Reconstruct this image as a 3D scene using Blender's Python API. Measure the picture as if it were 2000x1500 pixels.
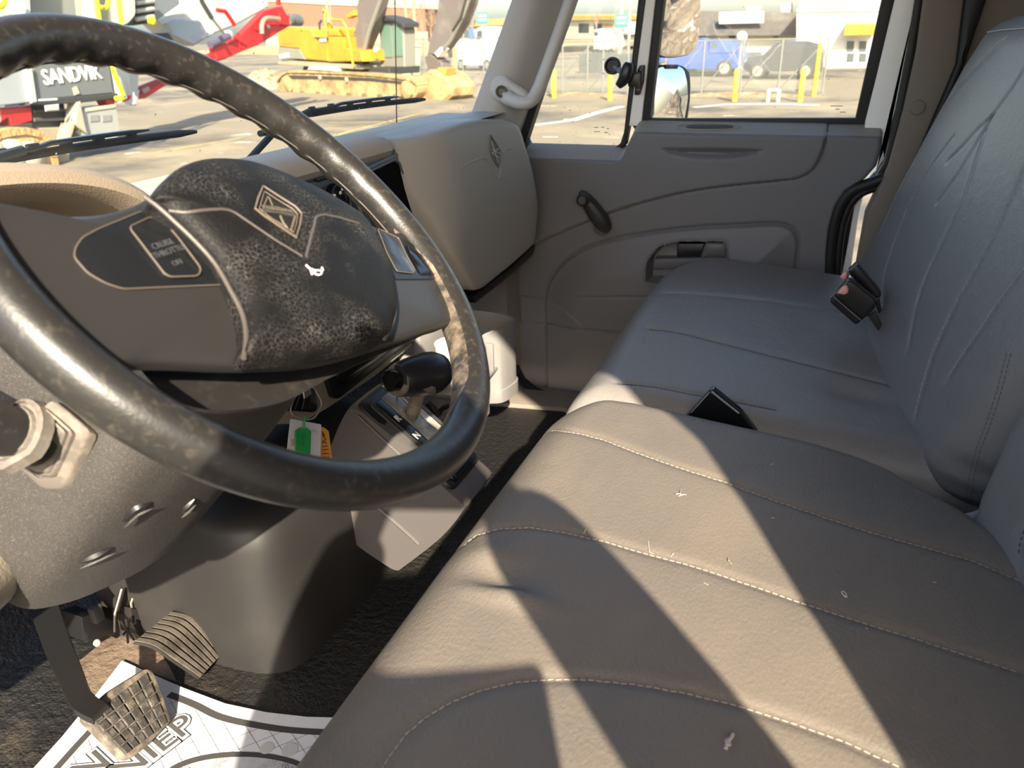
import bpy, bmesh, math, random
import numpy as np
from mathutils import Vector, Matrix
from mathutils.bvhtree import BVHTree
random.seed(7)
for o in list(bpy.data.objects): bpy.data.objects.remove(o, do_unlink=True)
SC = bpy.context.scene; COL = SC.collection
# ------------------------------------------------------------------ camera
# metres; +X towards the back of the truck, +Y across the cab to the passenger door, +Z up, cab floor at z = 0
FPX = 1510.0
VPY = (1655.0, 42.0)            # where lines that run across the cab meet in the photograph
ROLL = math.radians(1.5)
CAM = np.array([0.0, 0.0, 0.95])
def _cam():
    dx, dy = VPY[0]-1000, 750-VPY[1]
    c, s = math.cos(-ROLL), math.sin(-ROLL)
    x, y = c*dx-s*dy, s*dx+c*dy
    p = math.atan2(y, FPX); a = math.atan2(x, FPX/math.cos(p))
    h = np.array([-math.sin(a), math.cos(a), 0]); rt = np.array([math.cos(a), math.sin(a), 0]); up = np.array([0, 0, 1.])
    d = math.cos(p)*h-math.sin(p)*up; u = math.sin(p)*h+math.cos(p)*up
    c, s = math.cos(ROLL), math.sin(ROLL)
    return c*rt-s*u, s*rt+c*u, d
RT, UP, FW = _cam()
def ray(px, py): return (px-1000)/FPX*RT+(750-py)/FPX*UP+FW
def onP(px, py, n, k):
    n = np.asarray(n, float); r = ray(px, py); t = (k-n@CAM)/(n@r); return CAM+t*r
def onX(px, py, X): return onP(px, py, (1, 0, 0), X)
def onY(px, py, Y): return onP(px, py, (0, 1, 0), Y)
def onZ(px, py, Z): return onP(px, py, (0, 0, 1), Z)
cd = bpy.data.cameras.new('camera'); cam = bpy.data.objects.new('camera', cd); COL.objects.link(cam)
m = Matrix.Identity(4)
for i in range(3):
    m[i][0], m[i][1], m[i][2], m[i][3] = RT[i], UP[i], -FW[i], CAM[i]
cam.matrix_world = m
cd.sensor_width = 36; cd.lens = FPX/2000*36; cd.clip_start = 0.02; cd.clip_end = 1500
cd.dof.use_dof = True; cd.dof.focus_distance = 1.1; cd.dof.aperture_fstop = 9
SC.camera = cam
# ------------------------------------------------------------------ light
SUN = np.array([-0.72, 1.40, -1.0]); SUN /= np.linalg.norm(SUN)   # way the sunlight travels
w = bpy.data.worlds.new('world'); SC.world = w; w.use_nodes = True
nt = w.node_tree; bg = nt.nodes['Background']
sky = nt.nodes.new('ShaderNodeTexSky'); sky.sky_type = 'NISHITA'; sky.sun_disc = False
sky.sun_elevation = math.asin(-SUN[2]); sky.sun_rotation = math.atan2(-SUN[0], -SUN[1])
sky.air_density = 1.0; sky.dust_density = 2.5; sky.ozone_density = 1.0
nt.links.new(sky.outputs[0], bg.inputs[0]); bg.inputs[1].default_value = 0.46
sl = bpy.data.lights.new('sun', 'SUN'); sl.energy = 17.0; sl.angle = math.radians(0.6); sl.color = (1.0, 0.875, 0.68)
so = bpy.data.objects.new('sun', sl); COL.objects.link(so)
so.rotation_euler = Vector(SUN).to_track_quat('-Z', 'Y').to_euler(); so.location = (8, -15, 12)
SC.view_settings.view_transform = 'Standard'; SC.view_settings.look = 'None'
SC.view_settings.gamma = 1; SC.view_settings.use_curve_mapping = False
SC.view_settings.exposure = 0.0
# ------------------------------------------------------------------ materials
def L(r, g, b):
    f = lambda c: (c/255/12.92) if c/255 <= .04045 else ((c/255+.055)/1.055)**2.4
    return (f(r), f(g), f(b), 1)
MATS = {}
TONE = 1.0                     # outdoor surfaces are a shade darker than their picked colours
def mat(name, col, rough=.5, metal=0, spec=.5, bump=None, var=None, coat=0, vor=None, stretch=None):
    """bump=(scale,strength,detail)  var=(colour,scale,low,high[,detail])  vor=(scale,colour,width,amount,bump)"""
    if name in MATS: return MATS[name]
    tn = lambda c: (c[0]*TONE, c[1]*TONE, c[2]*TONE, 1)
    col = tn(col)
    if var: var = [(tn(v[0]),)+tuple(v[1:]) for v in (var if isinstance(var, list) else [var])]
    M_ = bpy.data.materials.new(name); M_.use_nodes = True; MATS[name] = M_
    n = M_.node_tree.nodes; l = M_.node_tree.links; b = n['Principled BSDF']
    b.inputs['Base Color'].default_value = col; b.inputs['Roughness'].default_value = rough
    b.inputs['Metallic'].default_value = metal; b.inputs['Specular IOR Level'].default_value = spec
    b.inputs['Coat Weight'].default_value = coat
    tc = n.new('ShaderNodeTexCoord'); src = tc.outputs['Object']
    if stretch:
        mp = n.new('ShaderNodeMapping'); mp.inputs['Scale'].default_value = stretch
        l.new(src, mp.inputs[0]); src = mp.outputs[0]
    cur = None; hgt = None
    def noise(s, d):
        q = n.new('ShaderNodeTexNoise'); q.inputs['Scale'].default_value = s; q.inputs['Detail'].default_value = d
        q.inputs['Roughness'].default_value = .6
        l.new(src, q.inputs['Vector']); return q.outputs['Fac']
    def mix(fac, a, c2):
        x = n.new('ShaderNodeMix'); x.data_type = 'RGBA'; l.new(fac, x.inputs[0])
        if a is None: x.inputs[6].default_value = col
        else: l.new(a, x.inputs[6])
        x.inputs[7].default_value = c2; return x.outputs[2]
    if var:
        for v in (var if isinstance(var, list) else [var]):
            r = n.new('ShaderNodeMapRange'); r.inputs[1].default_value = v[2]; r.inputs[2].default_value = v[3]; r.clamp = True
            l.new(noise(v[1], v[4] if len(v) > 4 else 5), r.inputs[0]); cur = mix(r.outputs[0], cur, v[0])
    if vor:
        q0 = n.new('ShaderNodeTexNoise'); q0.inputs['Scale'].default_value = vor[0]*.6; q0.inputs['Detail'].default_value = 3; l.new(src, q0.inputs['Vector'])
        ad = n.new('ShaderNodeVectorMath'); ad.operation = 'MULTIPLY_ADD'; l.new(q0.outputs['Color'], ad.inputs[0])
        ad.inputs[1].default_value = (1.2/vor[0],)*3; l.new(src, ad.inputs[2])
        q = n.new('ShaderNodeTexVoronoi'); q.feature = 'DISTANCE_TO_EDGE'; q.inputs['Scale'].default_value = vor[0]; l.new(ad.outputs[0], q.inputs['Vector'])
        r = n.new('ShaderNodeMapRange'); r.inputs[1].default_value = 0; r.inputs[2].default_value = vor[2]; r.inputs[3].default_value = 1; r.inputs[4].default_value = 0
        l.new(q.outputs['Distance'], r.inputs[0])
        k = n.new('ShaderNodeMapRange'); k.inputs[1].default_value = .42; k.inputs[2].default_value = .62; k.inputs[4].default_value = vor[3]; l.new(noise(vor[0]*.05, 2), k.inputs[0])
        mu = n.new('ShaderNodeMath'); mu.operation = 'MULTIPLY'; l.new(r.outputs[0], mu.inputs[0]); l.new(k.outputs[0], mu.inputs[1])
        cur = mix(mu.outputs[0], cur, vor[1]); hgt = (r.outputs[0], -vor[4])
    if cur is not None: l.new(cur, b.inputs['Base Color'])
    prev = None
    def addb(h, st, dist):
        nonlocal prev
        bp = n.new('ShaderNodeBump'); bp.inputs['Strength'].default_value = abs(st); bp.inputs['Distance'].default_value = dist
        bp.invert = st < 0; l.new(h, bp.inputs['Height'])
        if prev is not None: l.new(prev, bp.inputs['Normal'])
        prev = bp.outputs[0]
    if bump:
        for v in (bump if isinstance(bump, list) else [bump]):
            addb(noise(v[0], v[2] if len(v) > 2 else 3), v[1], v[3] if len(v) > 3 else .5/v[0])
    if hgt: addb(hgt[0], hgt[1], .001)
    if prev is not None: l.new(prev, b.inputs['Normal'])
    return M_
def glassmat(name, tint, refl=.06, haze=0.0, hazecol=(1, 1, 1, 1)):
    M_ = bpy.data.materials.new(name); M_.use_nodes = True; MATS[name] = M_
    n = M_.node_tree.nodes; l = M_.node_tree.links; n.remove(n['Principled BSDF']); out = n['Material Output']
    t = n.new('ShaderNodeBsdfTransparent'); t.inputs[0].default_value = tint
    g = n.new('ShaderNodeBsdfGlossy'); g.inputs['Roughness'].default_value = .02
    lw = n.new('ShaderNodeLayerWeight'); lw.inputs[0].default_value = .5
    pw = n.new('ShaderNodeMath'); pw.operation = 'POWER'; pw.inputs[1].default_value = 5; l.new(lw.outputs['Facing'], pw.inputs[0])
    fr = n.new('ShaderNodeMath'); fr.operation = 'MULTIPLY_ADD'; fr.inputs[1].default_value = .6; fr.inputs[2].default_value = refl*.6; l.new(pw.outputs[0], fr.inputs[0])
    a = n.new('ShaderNodeMixShader'); l.new(fr.outputs[0], a.inputs[0]); l.new(t.outputs[0], a.inputs[1]); l.new(g.outputs[0], a.inputs[2])
    s = a.outputs[0]
    if haze:
        d = n.new('ShaderNodeBsdfTranslucent'); d.inputs[0].default_value = hazecol
        d2 = n.new('ShaderNodeBsdfDiffuse'); d2.inputs[0].default_value = hazecol
        dm = n.new('ShaderNodeMixShader'); dm.inputs[0].default_value = .5; l.new(d.outputs[0], dm.inputs[1]); l.new(d2.outputs[0], dm.inputs[2])
        tc = n.new('ShaderNodeTexCoord'); q = n.new('ShaderNodeTexNoise'); q.inputs['Scale'].default_value = 9; q.inputs['Detail'].default_value = 8; l.new(tc.outputs['Object'], q.inputs['Vector'])
        r = n.new('ShaderNodeMapRange'); r.inputs[1].default_value = .35; r.inputs[2].default_value = .75; r.inputs[3].default_value = haze*.6; r.inputs[4].default_value = haze*1.5; l.new(q.outputs['Fac'], r.inputs[0])
        x = n.new('ShaderNodeMixShader'); l.new(r.outputs[0], x.inputs[0]); l.new(s, x.inputs[1]); l.new(dm.outputs[0], x.inputs[2]); s = x.outputs[0]
    l.new(s, out.inputs['Surface']); return M_
# ------------------------------------------------------------------ mesh builder
def V3(p): return np.asarray(p, float)
def frame(o, x, y):
    x = V3(x)/np.linalg.norm(x); y = V3(y); y = y-x*(x@y); y /= np.linalg.norm(y); return V3(o), x, y, np.cross(x, y)
def spline(pts, n=8, closed=True):
    P = [V3(p) for p in pts]; N = len(P); out = []
    for i in range(N if closed else N-1):
        if closed: a, b, c, d = P[i-1], P[i], P[(i+1) % N], P[(i+2) % N]
        else: a, b, c, d = P[max(i-1, 0)], P[i], P[i+1], P[min(i+2, N-1)]
        for k in range(n):
            t = k/n
            out.append(.5*((2*b)+(c-a)*t+(2*a-5*b+4*c-d)*t*t+(3*b-a-3*c+d)*t**3))
    if not closed: out.append(P[-1])
    return out
def rounded(pts, r, n=4):
    """polygon with each corner rounded by radius r (any dimension)"""
    P = [V3(p) for p in pts]; N = len(P); out = []
    for i in range(N):
        a, b, c = P[i-1], P[i], P[(i+1) % N]
        rr = r[i] if isinstance(r, (list, tuple)) else r
        u = a-b; lu = np.linalg.norm(u); v = c-b; lv = np.linalg.norm(v)
        k = min(rr, lu*.45, lv*.45)
        if k < 1e-6: out.append(b); continue
        p, q = b+u/lu*k, b+v/lv*k
        for j in range(n+1):
            t = j/n; out.append((1-t)**2*p+2*t*(1-t)*b+t*t*q)
    return out
def resample(pts, step):
    P = [V3(p) for p in pts]; out = [P[0]]; acc = 0
    for a, b in zip(P[:-1], P[1:]):
        d = np.linalg.norm(b-a); s = step-acc
        while s <= d and d > 0: out.append(a+(b-a)*s/d); s += step
        acc = (acc+d) % step if d > 0 else acc
    return out
class MB:
    def __init__(s): s.v = []; s.f = []
    def add(s, V, F):
        k = len(s.v); s.v += [tuple(map(float, p)) for p in V]; s.f += [tuple(i+k for i in f) for f in F]; return s
    def bm(s, b):
        b.verts.index_update(); s.add([v.co for v in b.verts], [[v.index for v in f.verts] for f in b.faces]); b.free(); return s
    def box(s, c, size, bev=0, R=None, seg=2):
        b = bmesh.new(); bmesh.ops.create_cube(b, size=1)
        for v in b.verts: v.co = Vector((v.co.x*size[0], v.co.y*size[1], v.co.z*size[2]))
        if bev: bmesh.ops.bevel(b, geom=list(b.edges), offset=bev, segments=seg, profile=.5, affect='EDGES')
        for v in b.verts:
            p = V3(v.co)
            if R is not None: p = R[0]*p[0]+R[1]*p[1]+R[2]*p[2]
            v.co = Vector(p+V3(c))
        return s.bm(b)
    def prism(s, poly, d, bev=0, seg=2, both=False):
        """polygon (3-D points) pushed along vector d; bev rounds the front rim"""
        b = bmesh.new(); P = [V3(p) for p in poly]; d = V3(d); N = len(P)
        nrm = sum(np.cross(P[i], P[(i+1) % N]) for i in range(N))
        if nrm@d > 0: P = P[::-1]
        A = [b.verts.new(p) for p in P]; B = [b.verts.new(p+d) for p in P]
        f = b.faces.new(A); g = b.faces.new(B[::-1])
        for i in range(N): b.faces.new((A[(i+1) % N], A[i], B[i], B[(i+1) % N]))
        b.normal_update()
        if bev:
            e = list(f.edges)+(list(g.edges) if both else [])
            bmesh.ops.bevel(b, geom=e, offset=bev, segments=seg, profile=.5, affect='EDGES', clamp_overlap=True)
        bmesh.ops.triangulate(b, faces=[x for x in b.faces if len(x.verts) > 4])
        return s.bm(b)
    def tube(s, pts, r, seg=10, closed=False, cap=True, flat=None, upv=None):
        P = [V3(p) for p in pts]; N = len(P); R = r if hasattr(r, '__len__') else [r]*N
        T = []
        for i in range(N):
            t = (P[(i+1) % N]-P[i-1]) if closed else (P[min(i+1, N-1)]-P[max(i-1, 0)])
            T.append(t/(np.linalg.norm(t)+1e-12))
        u = V3(upv) if upv is not None else (np.array([0, 0, 1.]) if abs(T[0][2]) < .9 else np.array([1., 0, 0]))
        V = []; F = []
        for i in range(N):
            u = u-T[i]*(u@T[i]); u /= np.linalg.norm(u)+1e-12; w_ = np.cross(T[i], u)
            for k in range(seg):
                a = 2*math.pi*k/seg
                V.append(P[i]+R[i]*(math.cos(a)*u*(flat if flat else 1)+math.sin(a)*w_))
        for i in range(N if closed else N-1):
            j = (i+1) % N
            for k in range(seg):
                q = (k+1) % seg; F.append((i*seg+k, i*seg+q, j*seg+q, j*seg+k))
        if cap and not closed:
            F.append(tuple(range(seg))[::-1]); F.append(tuple((N-1)*seg+k for k in range(seg)))
        return s.add(V, F)
    def grid(s, rows, cu=False, cv=False, cap=False):
        n, m_ = len(rows), len(rows[0]); V = [p for r in rows for p in r]; F = []
        for i in range(n if cv else n-1):
            for k in range(m_ if cu else m_-1):
                a, b = i, (i+1) % n; c, d = k, (k+1) % m_
                F.append((a*m_+c, a*m_+d, b*m_+d, b*m_+c))
        if cap: F.append(tuple(range(m_))[::-1]); F.append(tuple((n-1)*m_+k for k in range(m_)))
        return s.add(V, F)
    def pillow(s, poly, nrm, thick, crown, edge=.25, rings=6, cen=None):
        """closed outline with a domed top: rings shrink to the centre, rim rounded, skirt pushed back by thick"""
        P = [V3(p) for p in poly]; c = V3(cen) if cen is not None else sum(P)/len(P); n_ = V3(nrm)/np.linalg.norm(nrm)
        rows = [[p-n_*thick for p in P]]
        for i in range(rings):
            t = i/rings; sc = 1-t; h = crown*(1-(1-t)**2)+thick*0
            e = min(1, t/edge); hh = crown*(.55*math.sqrt(1-(1-e)**2)+.45*(1-sc*sc))
            rows.append([c+(p-c)*sc+n_*hh for p in P])
        k = len(s.v); s.grid(rows, cu=True)
        N = len(P); s.v.append(tuple(c+n_*crown)); ci = len(s.v)-1; base = k+rings*N
        for i in range(N): s.f.append((base+i, base+(i+1) % N, ci))
        return s
    def lathe(s, o, ax, prof, seg=20, cap=True):
        o = V3(o); ax = V3(ax)/np.linalg.norm(ax); u = np.cross(ax, (0, 0, 1.) if abs(ax[2]) < .9 else (1., 0, 0)); u /= np.linalg.norm(u); w_ = np.cross(ax, u)
        rows = [[o+ax*h+r*(math.cos(2*math.pi*k/seg)*u+math.sin(2*math.pi*k/seg)*w_) for k in range(seg)] for r, h in prof]
        return s.grid(rows, cu=True, cap=cap)
    def obj(s, name, m_, parent=None, label=None, cat=None, group=None, kind=None, smooth=True, ang=38, local=False):
        me = bpy.data.meshes.new(name); me.from_pydata(s.v, [], s.f); me.validate()
        b = bmesh.new(); b.from_mesh(me); bmesh.ops.recalc_face_normals(b, faces=b.faces); b.to_mesh(me); b.free()
        if smooth:
            me.polygons.foreach_set('use_smooth', [True]*len(me.polygons)); me.set_sharp_from_angle(angle=math.radians(ang))
        if m_: me.materials.append(m_)
        o = bpy.data.objects.new(name, me); COL.objects.link(o)
        return tag(o, parent, label, cat, group, kind, local)
    def bvh(s): return BVHTree.FromPolygons([Vector(v) for v in s.v], s.f)
def tag(o, parent=None, label=None, cat=None, group=None, kind=None, local=False):
    if parent:
        o.parent = parent
        if not local: o.matrix_parent_inverse = WM(parent).inverted()
    if label: o['label'] = label
    if cat: o['category'] = cat
    if group: o['group'] = group
    if kind: o['kind'] = kind
    return o
def WM(o):
    M_ = Matrix.Translation(o.location) @ o.rotation_euler.to_matrix().to_4x4()
    if o.parent: M_ = WM(o.parent) @ o.matrix_parent_inverse @ M_
    return M_
def thing(name, label, cat, loc=(0, 0, 0), group=None, kind=None, rz=0):
    o = bpy.data.objects.new(name, None); COL.objects.link(o); o.empty_display_size = .05
    o.location = tuple(map(float, loc)); o.rotation_euler = (0, 0, rz)
    return tag(o, None, label, cat, group, kind)
def dup(root, loc, label=None, rz=None):
    r = root.copy(); COL.objects.link(r); r.location = tuple(map(float, loc))
    if rz is not None: r.rotation_euler = (0, 0, rz)
    if label: r['label'] = label
    for ch in list(root.children):
        c = ch.copy(); COL.objects.link(c); c.parent = r
        for g in list(ch.children):
            d = g.copy(); COL.objects.link(d); d.parent = c
    return r
def text(name, body, fr, size, m_, parent=None, ext=.0006, shear=0, align='CENTER', bold=0, sx=1.0):
    cu = bpy.data.curves.new(name, 'FONT'); cu.body = body; cu.size = size; cu.extrude = ext; cu.align_x = align; cu.align_y = 'CENTER'
    cu.shear = shear; cu.offset = bold; cu.resolution_u = 3
    ob = bpy.data.objects.new(name+'_curve', cu); COL.objects.link(ob)
    bpy.context.view_layer.update()
    me = bpy.data.meshes.new_from_object(ob.evaluated_get(bpy.context.evaluated_depsgraph_get()))
    bpy.data.objects.remove(ob, do_unlink=True); bpy.data.curves.remove(cu)
    o_, x, y, z = fr
    for v in me.vertices:
        p = o_+x*v.co.x*sx+y*v.co.y+z*v.co.z; v.co = Vector(p)
    me.materials.clear(); me.materials.append(m_); me.name = name
    ob = bpy.data.objects.new(name, me); COL.objects.link(ob)
    return tag(ob, parent)
def hit(tree, px, py, lift=0):
    h = tree.ray_cast(Vector(CAM), Vector(ray(px, py)).normalized())
    if h[0] is None: return None, None
    n_ = V3(h[1]);  n_ = n_ if n_@ray(px, py) < 0 else -n_
    return V3(h[0])+n_*lift, n_
def hits(tree, pts, lift=0, step=12):
    """project a photo polyline on a surface"""
    out = []
    for a, b in zip(pts[:-1], pts[1:]):
        n_ = max(1, int(math.hypot(b[0]-a[0], b[1]-a[1])/step))
        for k in range(n_):
            p, _ = hit(tree, a[0]+(b[0]-a[0])*k/n_, a[1]+(b[1]-a[1])*k/n_, lift)
            if p is not None: out.append(p)
    p, _ = hit(tree, *pts[-1], lift)
    if p is not None: out.append(p)
    return out
def stitches(path, dash=.0055, gap=.003, r=.0007, jit=0):
    mb = MB(); P = resample(path, .001); n_ = int(dash*1000); g_ = int((dash+gap)*1000)
    for i in range(0, len(P)-n_, g_):
        a, b = P[i], P[i+n_]; mid = P[i+n_//2]
        mb.tube([a, mid, b], [r*.7, r, r*.7], seg=5)
    return mb
def sstep(a, b, x):
    t = np.clip((np.asarray(x, float)-a)/(b-a), 0, 1); return t*t*(3-2*t)
def pdist(poly, U, V, closed=False):
    """distance of grid points to a polyline, and inside test when closed"""
    P = [V3(p)[:2] for p in poly]; N = len(P); D = np.full(U.shape, 1e9); ins = np.zeros(U.shape, bool)
    for i in range(N if closed else N-1):
        a, b = P[i], P[(i+1) % N]; d = b-a; q = d@d+1e-15
        t = np.clip(((U-a[0])*d[0]+(V-a[1])*d[1])/q, 0, 1)
        D = np.minimum(D, np.hypot(U-a[0]-t*d[0], V-a[1]-t*d[1]))
        if closed:
            c = ((a[1] > V) != (b[1] > V)) & (U < (b[0]-a[0])*(V-a[1])/(b[1]-a[1]+1e-15)+a[0]); ins ^= c
    return (np.where(ins, -D, D) if closed else D)
# ------------------------------------------------------------------ palette
BLK = mat('black_plastic', L(22, 22, 23), .38, bump=(900, .12, 2))
GLOSSBLK = mat('gloss_black_plastic', L(14, 15, 17), .16)
SWITCHBLK = mat('switch_black', L(24, 26, 29), .3)
DKGREY = mat('dark_grey_plastic', L(94, 94, 97), .5, spec=.4, bump=(700, .16, 2))
MIDGREY = mat('mid_grey_plastic', L(122, 116, 112), .5, spec=.4, bump=(600, .15, 2))
TAUPE = mat('taupe_plastic', L(152, 142, 128), .55, spec=.4, bump=(520, .2, 3))
DASHTOP = mat('beige_dash_skin', L(168, 159, 145), .6, spec=.3, bump=(420, .3, 3))
HOOD = mat('tan_grained_skin', L(142, 129, 113), .6, spec=.3, bump=(450, .4, 2))
BACKTRIM = mat('brown_grey_trim', L(124, 114, 104), .7, spec=.3, bump=(500, .2, 3))
PALEPL = mat('pale_grey_plastic', L(122, 120, 119), .45, bump=(300, .06, 2))
RUBBER = mat('black_rubber', L(26, 26, 27), .6, bump=(250, .15, 3))
SEAL = mat('black_weatherstrip', L(20, 20, 21), .55)
FLOORRUB = mat('black_pebbled_rubber', L(30, 29, 28), .5, bump=[(75, 1.0, 2, .006), (300, .4, 2)], var=(L(84, 75, 64), 3, .56, .80))
SUNDUSTRUB = mat('dusty_pebbled_rubber', L(112, 97, 82), .8, bump=[(75, .9, 2, .005)], var=(L(80, 66, 54), 14, .4, .7))  # dusty rubber, made paler to carry the sun patch by the pedals
DOGH = mat('smooth_black_cover', L(38, 37, 37), .5, bump=(400, .08, 2), var=(L(50, 48, 46), 4, .45, .7))
WHITEP = mat('white_paint', L(244, 243, 240), .35)
SEATM = mat('grey_vinyl', L(107, 100, 92), .45, spec=.5, bump=[(38, .28, 7, .003), (330, .9, 6, .0011)], var=(L(117, 108, 97), 7, .4, .7), stretch=(1, .55, 1))
SEATB = mat('grey_blue_vinyl', L(122, 118, 114), .38, spec=.6, bump=[(60, .3, 5, .004), (420, .6, 5, .001)])
THREAD = mat('pale_thread', L(160, 150, 138), .8)
THREADD = mat('dark_thread', L(48, 46, 45), .8)
WLEATH = mat('wheel_leather', L(38, 37, 36), .34, spec=.5, bump=(500, .22, 4), var=[(L(66, 61, 55), 160, .54, .72, 8)])
WWORN = mat('worn_wheel_leather', L(46, 43, 41), .5, bump=(420, .45, 4), var=[(L(128, 114, 98), 75, .40, .70, 10)], stretch=(1, 1, 1))
HUBM = mat('crazed_hub_skin', L(19, 19, 20), .55, spec=.2, bump=(260, .25, 4), vor=(300, L(98, 94, 90), .06, .9, .3), var=(L(30, 29, 28), 12, .5, .7))
SPOKE = mat('spoke_plastic', L(42, 41, 41), .42, spec=.4, bump=(600, .12, 3))
EDGE = mat('worn_pale_edge', L(74, 69, 65), .5, bump=(500, .3, 3))
DULLGOLD = mat('worn_emblem_edge', L(92, 83, 73), .5)
COLM = mat('dusty_column_plastic', L(54, 52, 51), .55, bump=(600, .45, 3), var=[(L(62, 59, 57), 9, .5, .7), (L(96, 91, 86), 1000, .56, .68, 2)])
BOOT = mat('dusty_rubber_boot', L(98, 92, 86), .75, bump=(300, .2, 3), var=(L(122, 114, 104), 60, .5, .65))
CHROME = mat('dull_metal', L(190, 186, 178), .3, metal=.9)
STEEL = mat('dark_steel', L(58, 56, 54), .45, metal=.6)
SILVERP = mat('silver_plate', L(178, 168, 152), .42, metal=.35, var=(L(120, 116, 112), 28, .45, .65))
KNOBM = mat('knob_black', L(34, 34, 36), .32)
KNOBW = mat('knob_worn', L(92, 85, 78), .5, var=(L(126, 117, 106), 40, .45, .65), bump=(200, .2, 3))
WHITEPR = mat('white_print', L(235, 232, 226), .6)
GREYPR = mat('grey_print', L(70, 72, 76), .6)
PAPER = mat('white_paper', L(200, 200, 202), .8, var=(L(184, 184, 187), 5, .5, .7), bump=(18, .1, 3, .004))
INK = mat('black_ink', L(58, 56, 54), .8)
INKL = mat('grey_ink', L(120, 116, 116), .8)
GREENT = mat('green_plastic', L(40, 160, 80), .4)
ORANGET = mat('orange_card', L(232, 160, 66), .7)
PINK = mat('faded_red_button', L(228, 164, 150), .5)
BUCKLE = mat('buckle_black', L(20, 21, 23), .33)
PALEEDGE = mat('pale_mould_line', L(120, 122, 124), .4)
MIRROR = mat('mirror_glass', L(235, 238, 240), .01, metal=1.0)
WINDOW = glassmat('side_glass', (.97, .985, .97, 1))
SHIELD = glassmat('windshield_glass', (.94, .97, .95, 1), haze=.014, hazecol=(.9, .87, .8, 1))
WEBB = mat('grey_webbing', L(120, 126, 132), .5, bump=(900, .3, 2))
# ------------------------------------------------------------------ cab shell (setting)
def S(mb, name, m_, **k): return mb.obj(name, m_, kind='structure', **k)
# floor with toe board
S(MB().box((-.10, .915, -.03), (2.0, 1.95, .06)), 'floor', FLOORRUB)
rows = []
for y in np.linspace(-.02, 2.06, 30):
    rows.append([(x, y, z) for x, z in [(-.98, .001), (-1.10, .004), (-1.14, .015), (-1.18, .04), (-1.23, .11), (-1.30, .24), (-1.34, .36), (-1.36, .46), (-1.36, .60)]])
S(MB().grid(rows), 'wall_front', FLOORRUB)
S(MB().box((.86, 1.03, .75), (.05, 2.12, 1.6)), 'wall_back', BACKTRIM)
S(MB().box((.0, 1.03, 1.50), (1.76, 2.14, .06), .02), 'ceiling', BACKTRIM)
# driver's side body around the open doorway, and the windshield header
mb = MB()
mb.box((.63, -.02, .7), (.46, .10, 1.55), .02); mb.prism([(.44, -.07, 1.05), (.44, -.07, 1.46), (.12, -.07, 1.46), (.24, -.07, 1.40), (.345, -.07, 1.29), (.405, -.07, 1.17)], (0, .10, 0))                          # pillar behind the doorway
mb.box((-.2, -.02, 1.47), (1.3, .10, .06), .01)
mb.box((-.4, -.02, -.06), (1.7, .10, .12), .02)
mb.prism([(-1.30, -.06, -.1), (-.95, -.06, -.1), (-.95, -.06, .74), (-.62, -.06, 1.5), (-.72, -.06, 1.5), (-1.05, -.06, .78), (-1.30, -.06, .74)], (0, .10, 0))
S(mb, 'wall_left', WHITEP)
# passenger side body: sill, front kick panel
mb = MB()
mb.box((-.3, 2.10, -.09), (1.9, .14, .06), .01)
mb.prism([(-1.32, 2.06, -.1), (-.80, 2.06, -.1), (-.80, 2.06, .60), (-.93, 2.06, .64), (-1.32, 2.06, .60)], (0, .06, 0))
S(mb, 'wall_right', MIDGREY)
# kick panel under the glove box, a curved moulding that ends at the door
rows = []
for z in np.linspace(-.02, .62, 12):
    q = .02*math.sin(z*4)
    rows.append([(-1.30, 1.93+q, z), (-1.05, 1.94+q, z), (-.92, 1.955+q, z), (-.86, 1.97+q, z), (-.82, 2.0, z), (-.80, 2.05, z)])
S(MB().grid(rows), 'trim_1', mat('kick_panel_plastic', L(104, 98, 94), .55, bump=(500, .15, 2)))
# sill plate and seal at the bottom of the passenger doorway
a, b = onZ(965, 735, .02), onZ(1190, 790, .0)
mb = MB().prism([onZ(955, 752, .012), onZ(1195, 776, .012), onZ(1195, 806, .012), onZ(1120, 806, .012), onZ(1100, 796, .012), onZ(955, 785, .012)], (0, 0, -.02), .003)
S(mb, 'trim_2', mat('grey_sill_plate', L(132, 122, 112), .5, bump=(300, .15, 2)))
mb = MB().tube([onY(992, 722, 2.0), onY(1010, 742, 1.985), onY(1030, 760, 1.96), onY(1058, 774, 1.93)], .011, 8)
mb.tube([onY(1003, 720, 2.0)+[.0, .02, 0], onY(1022, 742, 2.0), onY(1042, 758, 1.985), onY(1068, 772, 1.95)], .009, 8)
S(mb, 'trim_3', SEAL)
# windshield: one curved pane from pillar to pillar
def wsx(y, z): return -1.03+.44*(z-.74)+.155*((y-1.0)/.92)**2
rows = [[(wsx(y, z), y, z) for y in np.linspace(.02, 1.99, 40)] for z in np.linspace(.66, 1.42, 16)]
win1 = S(MB().grid(rows), 'window_1', SHIELD)
mbh = MB().box((-.70, 1.0, 1.43), (.16, 2.0, .06), .02); S(mbh, 'trim_4', BACKTRIM)
# specks of dried dirt on the glass
sp = MB()
for _ in range(70):
    y, z = random.uniform(.6, 1.9), random.uniform(.74, 1.02); r = random.choice([.0008, .001, .0014, .002])
    o_, x_, y_, z_ = frame((wsx(y, z)+.0015, y, z), (0, 1, 0), (.44, 0, 1))
    sp.add([o_+r*(math.cos(t)*x_+random.uniform(.7, 1.2)*math.sin(t)*y_) for t in np.linspace(0, 2*math.pi, 8)[:-1]], [tuple(range(7))])
sp.obj('dirt_specks', mat('pale_dirt', L(232, 228, 214), .8), win1, kind='stuff', smooth=False)
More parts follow.
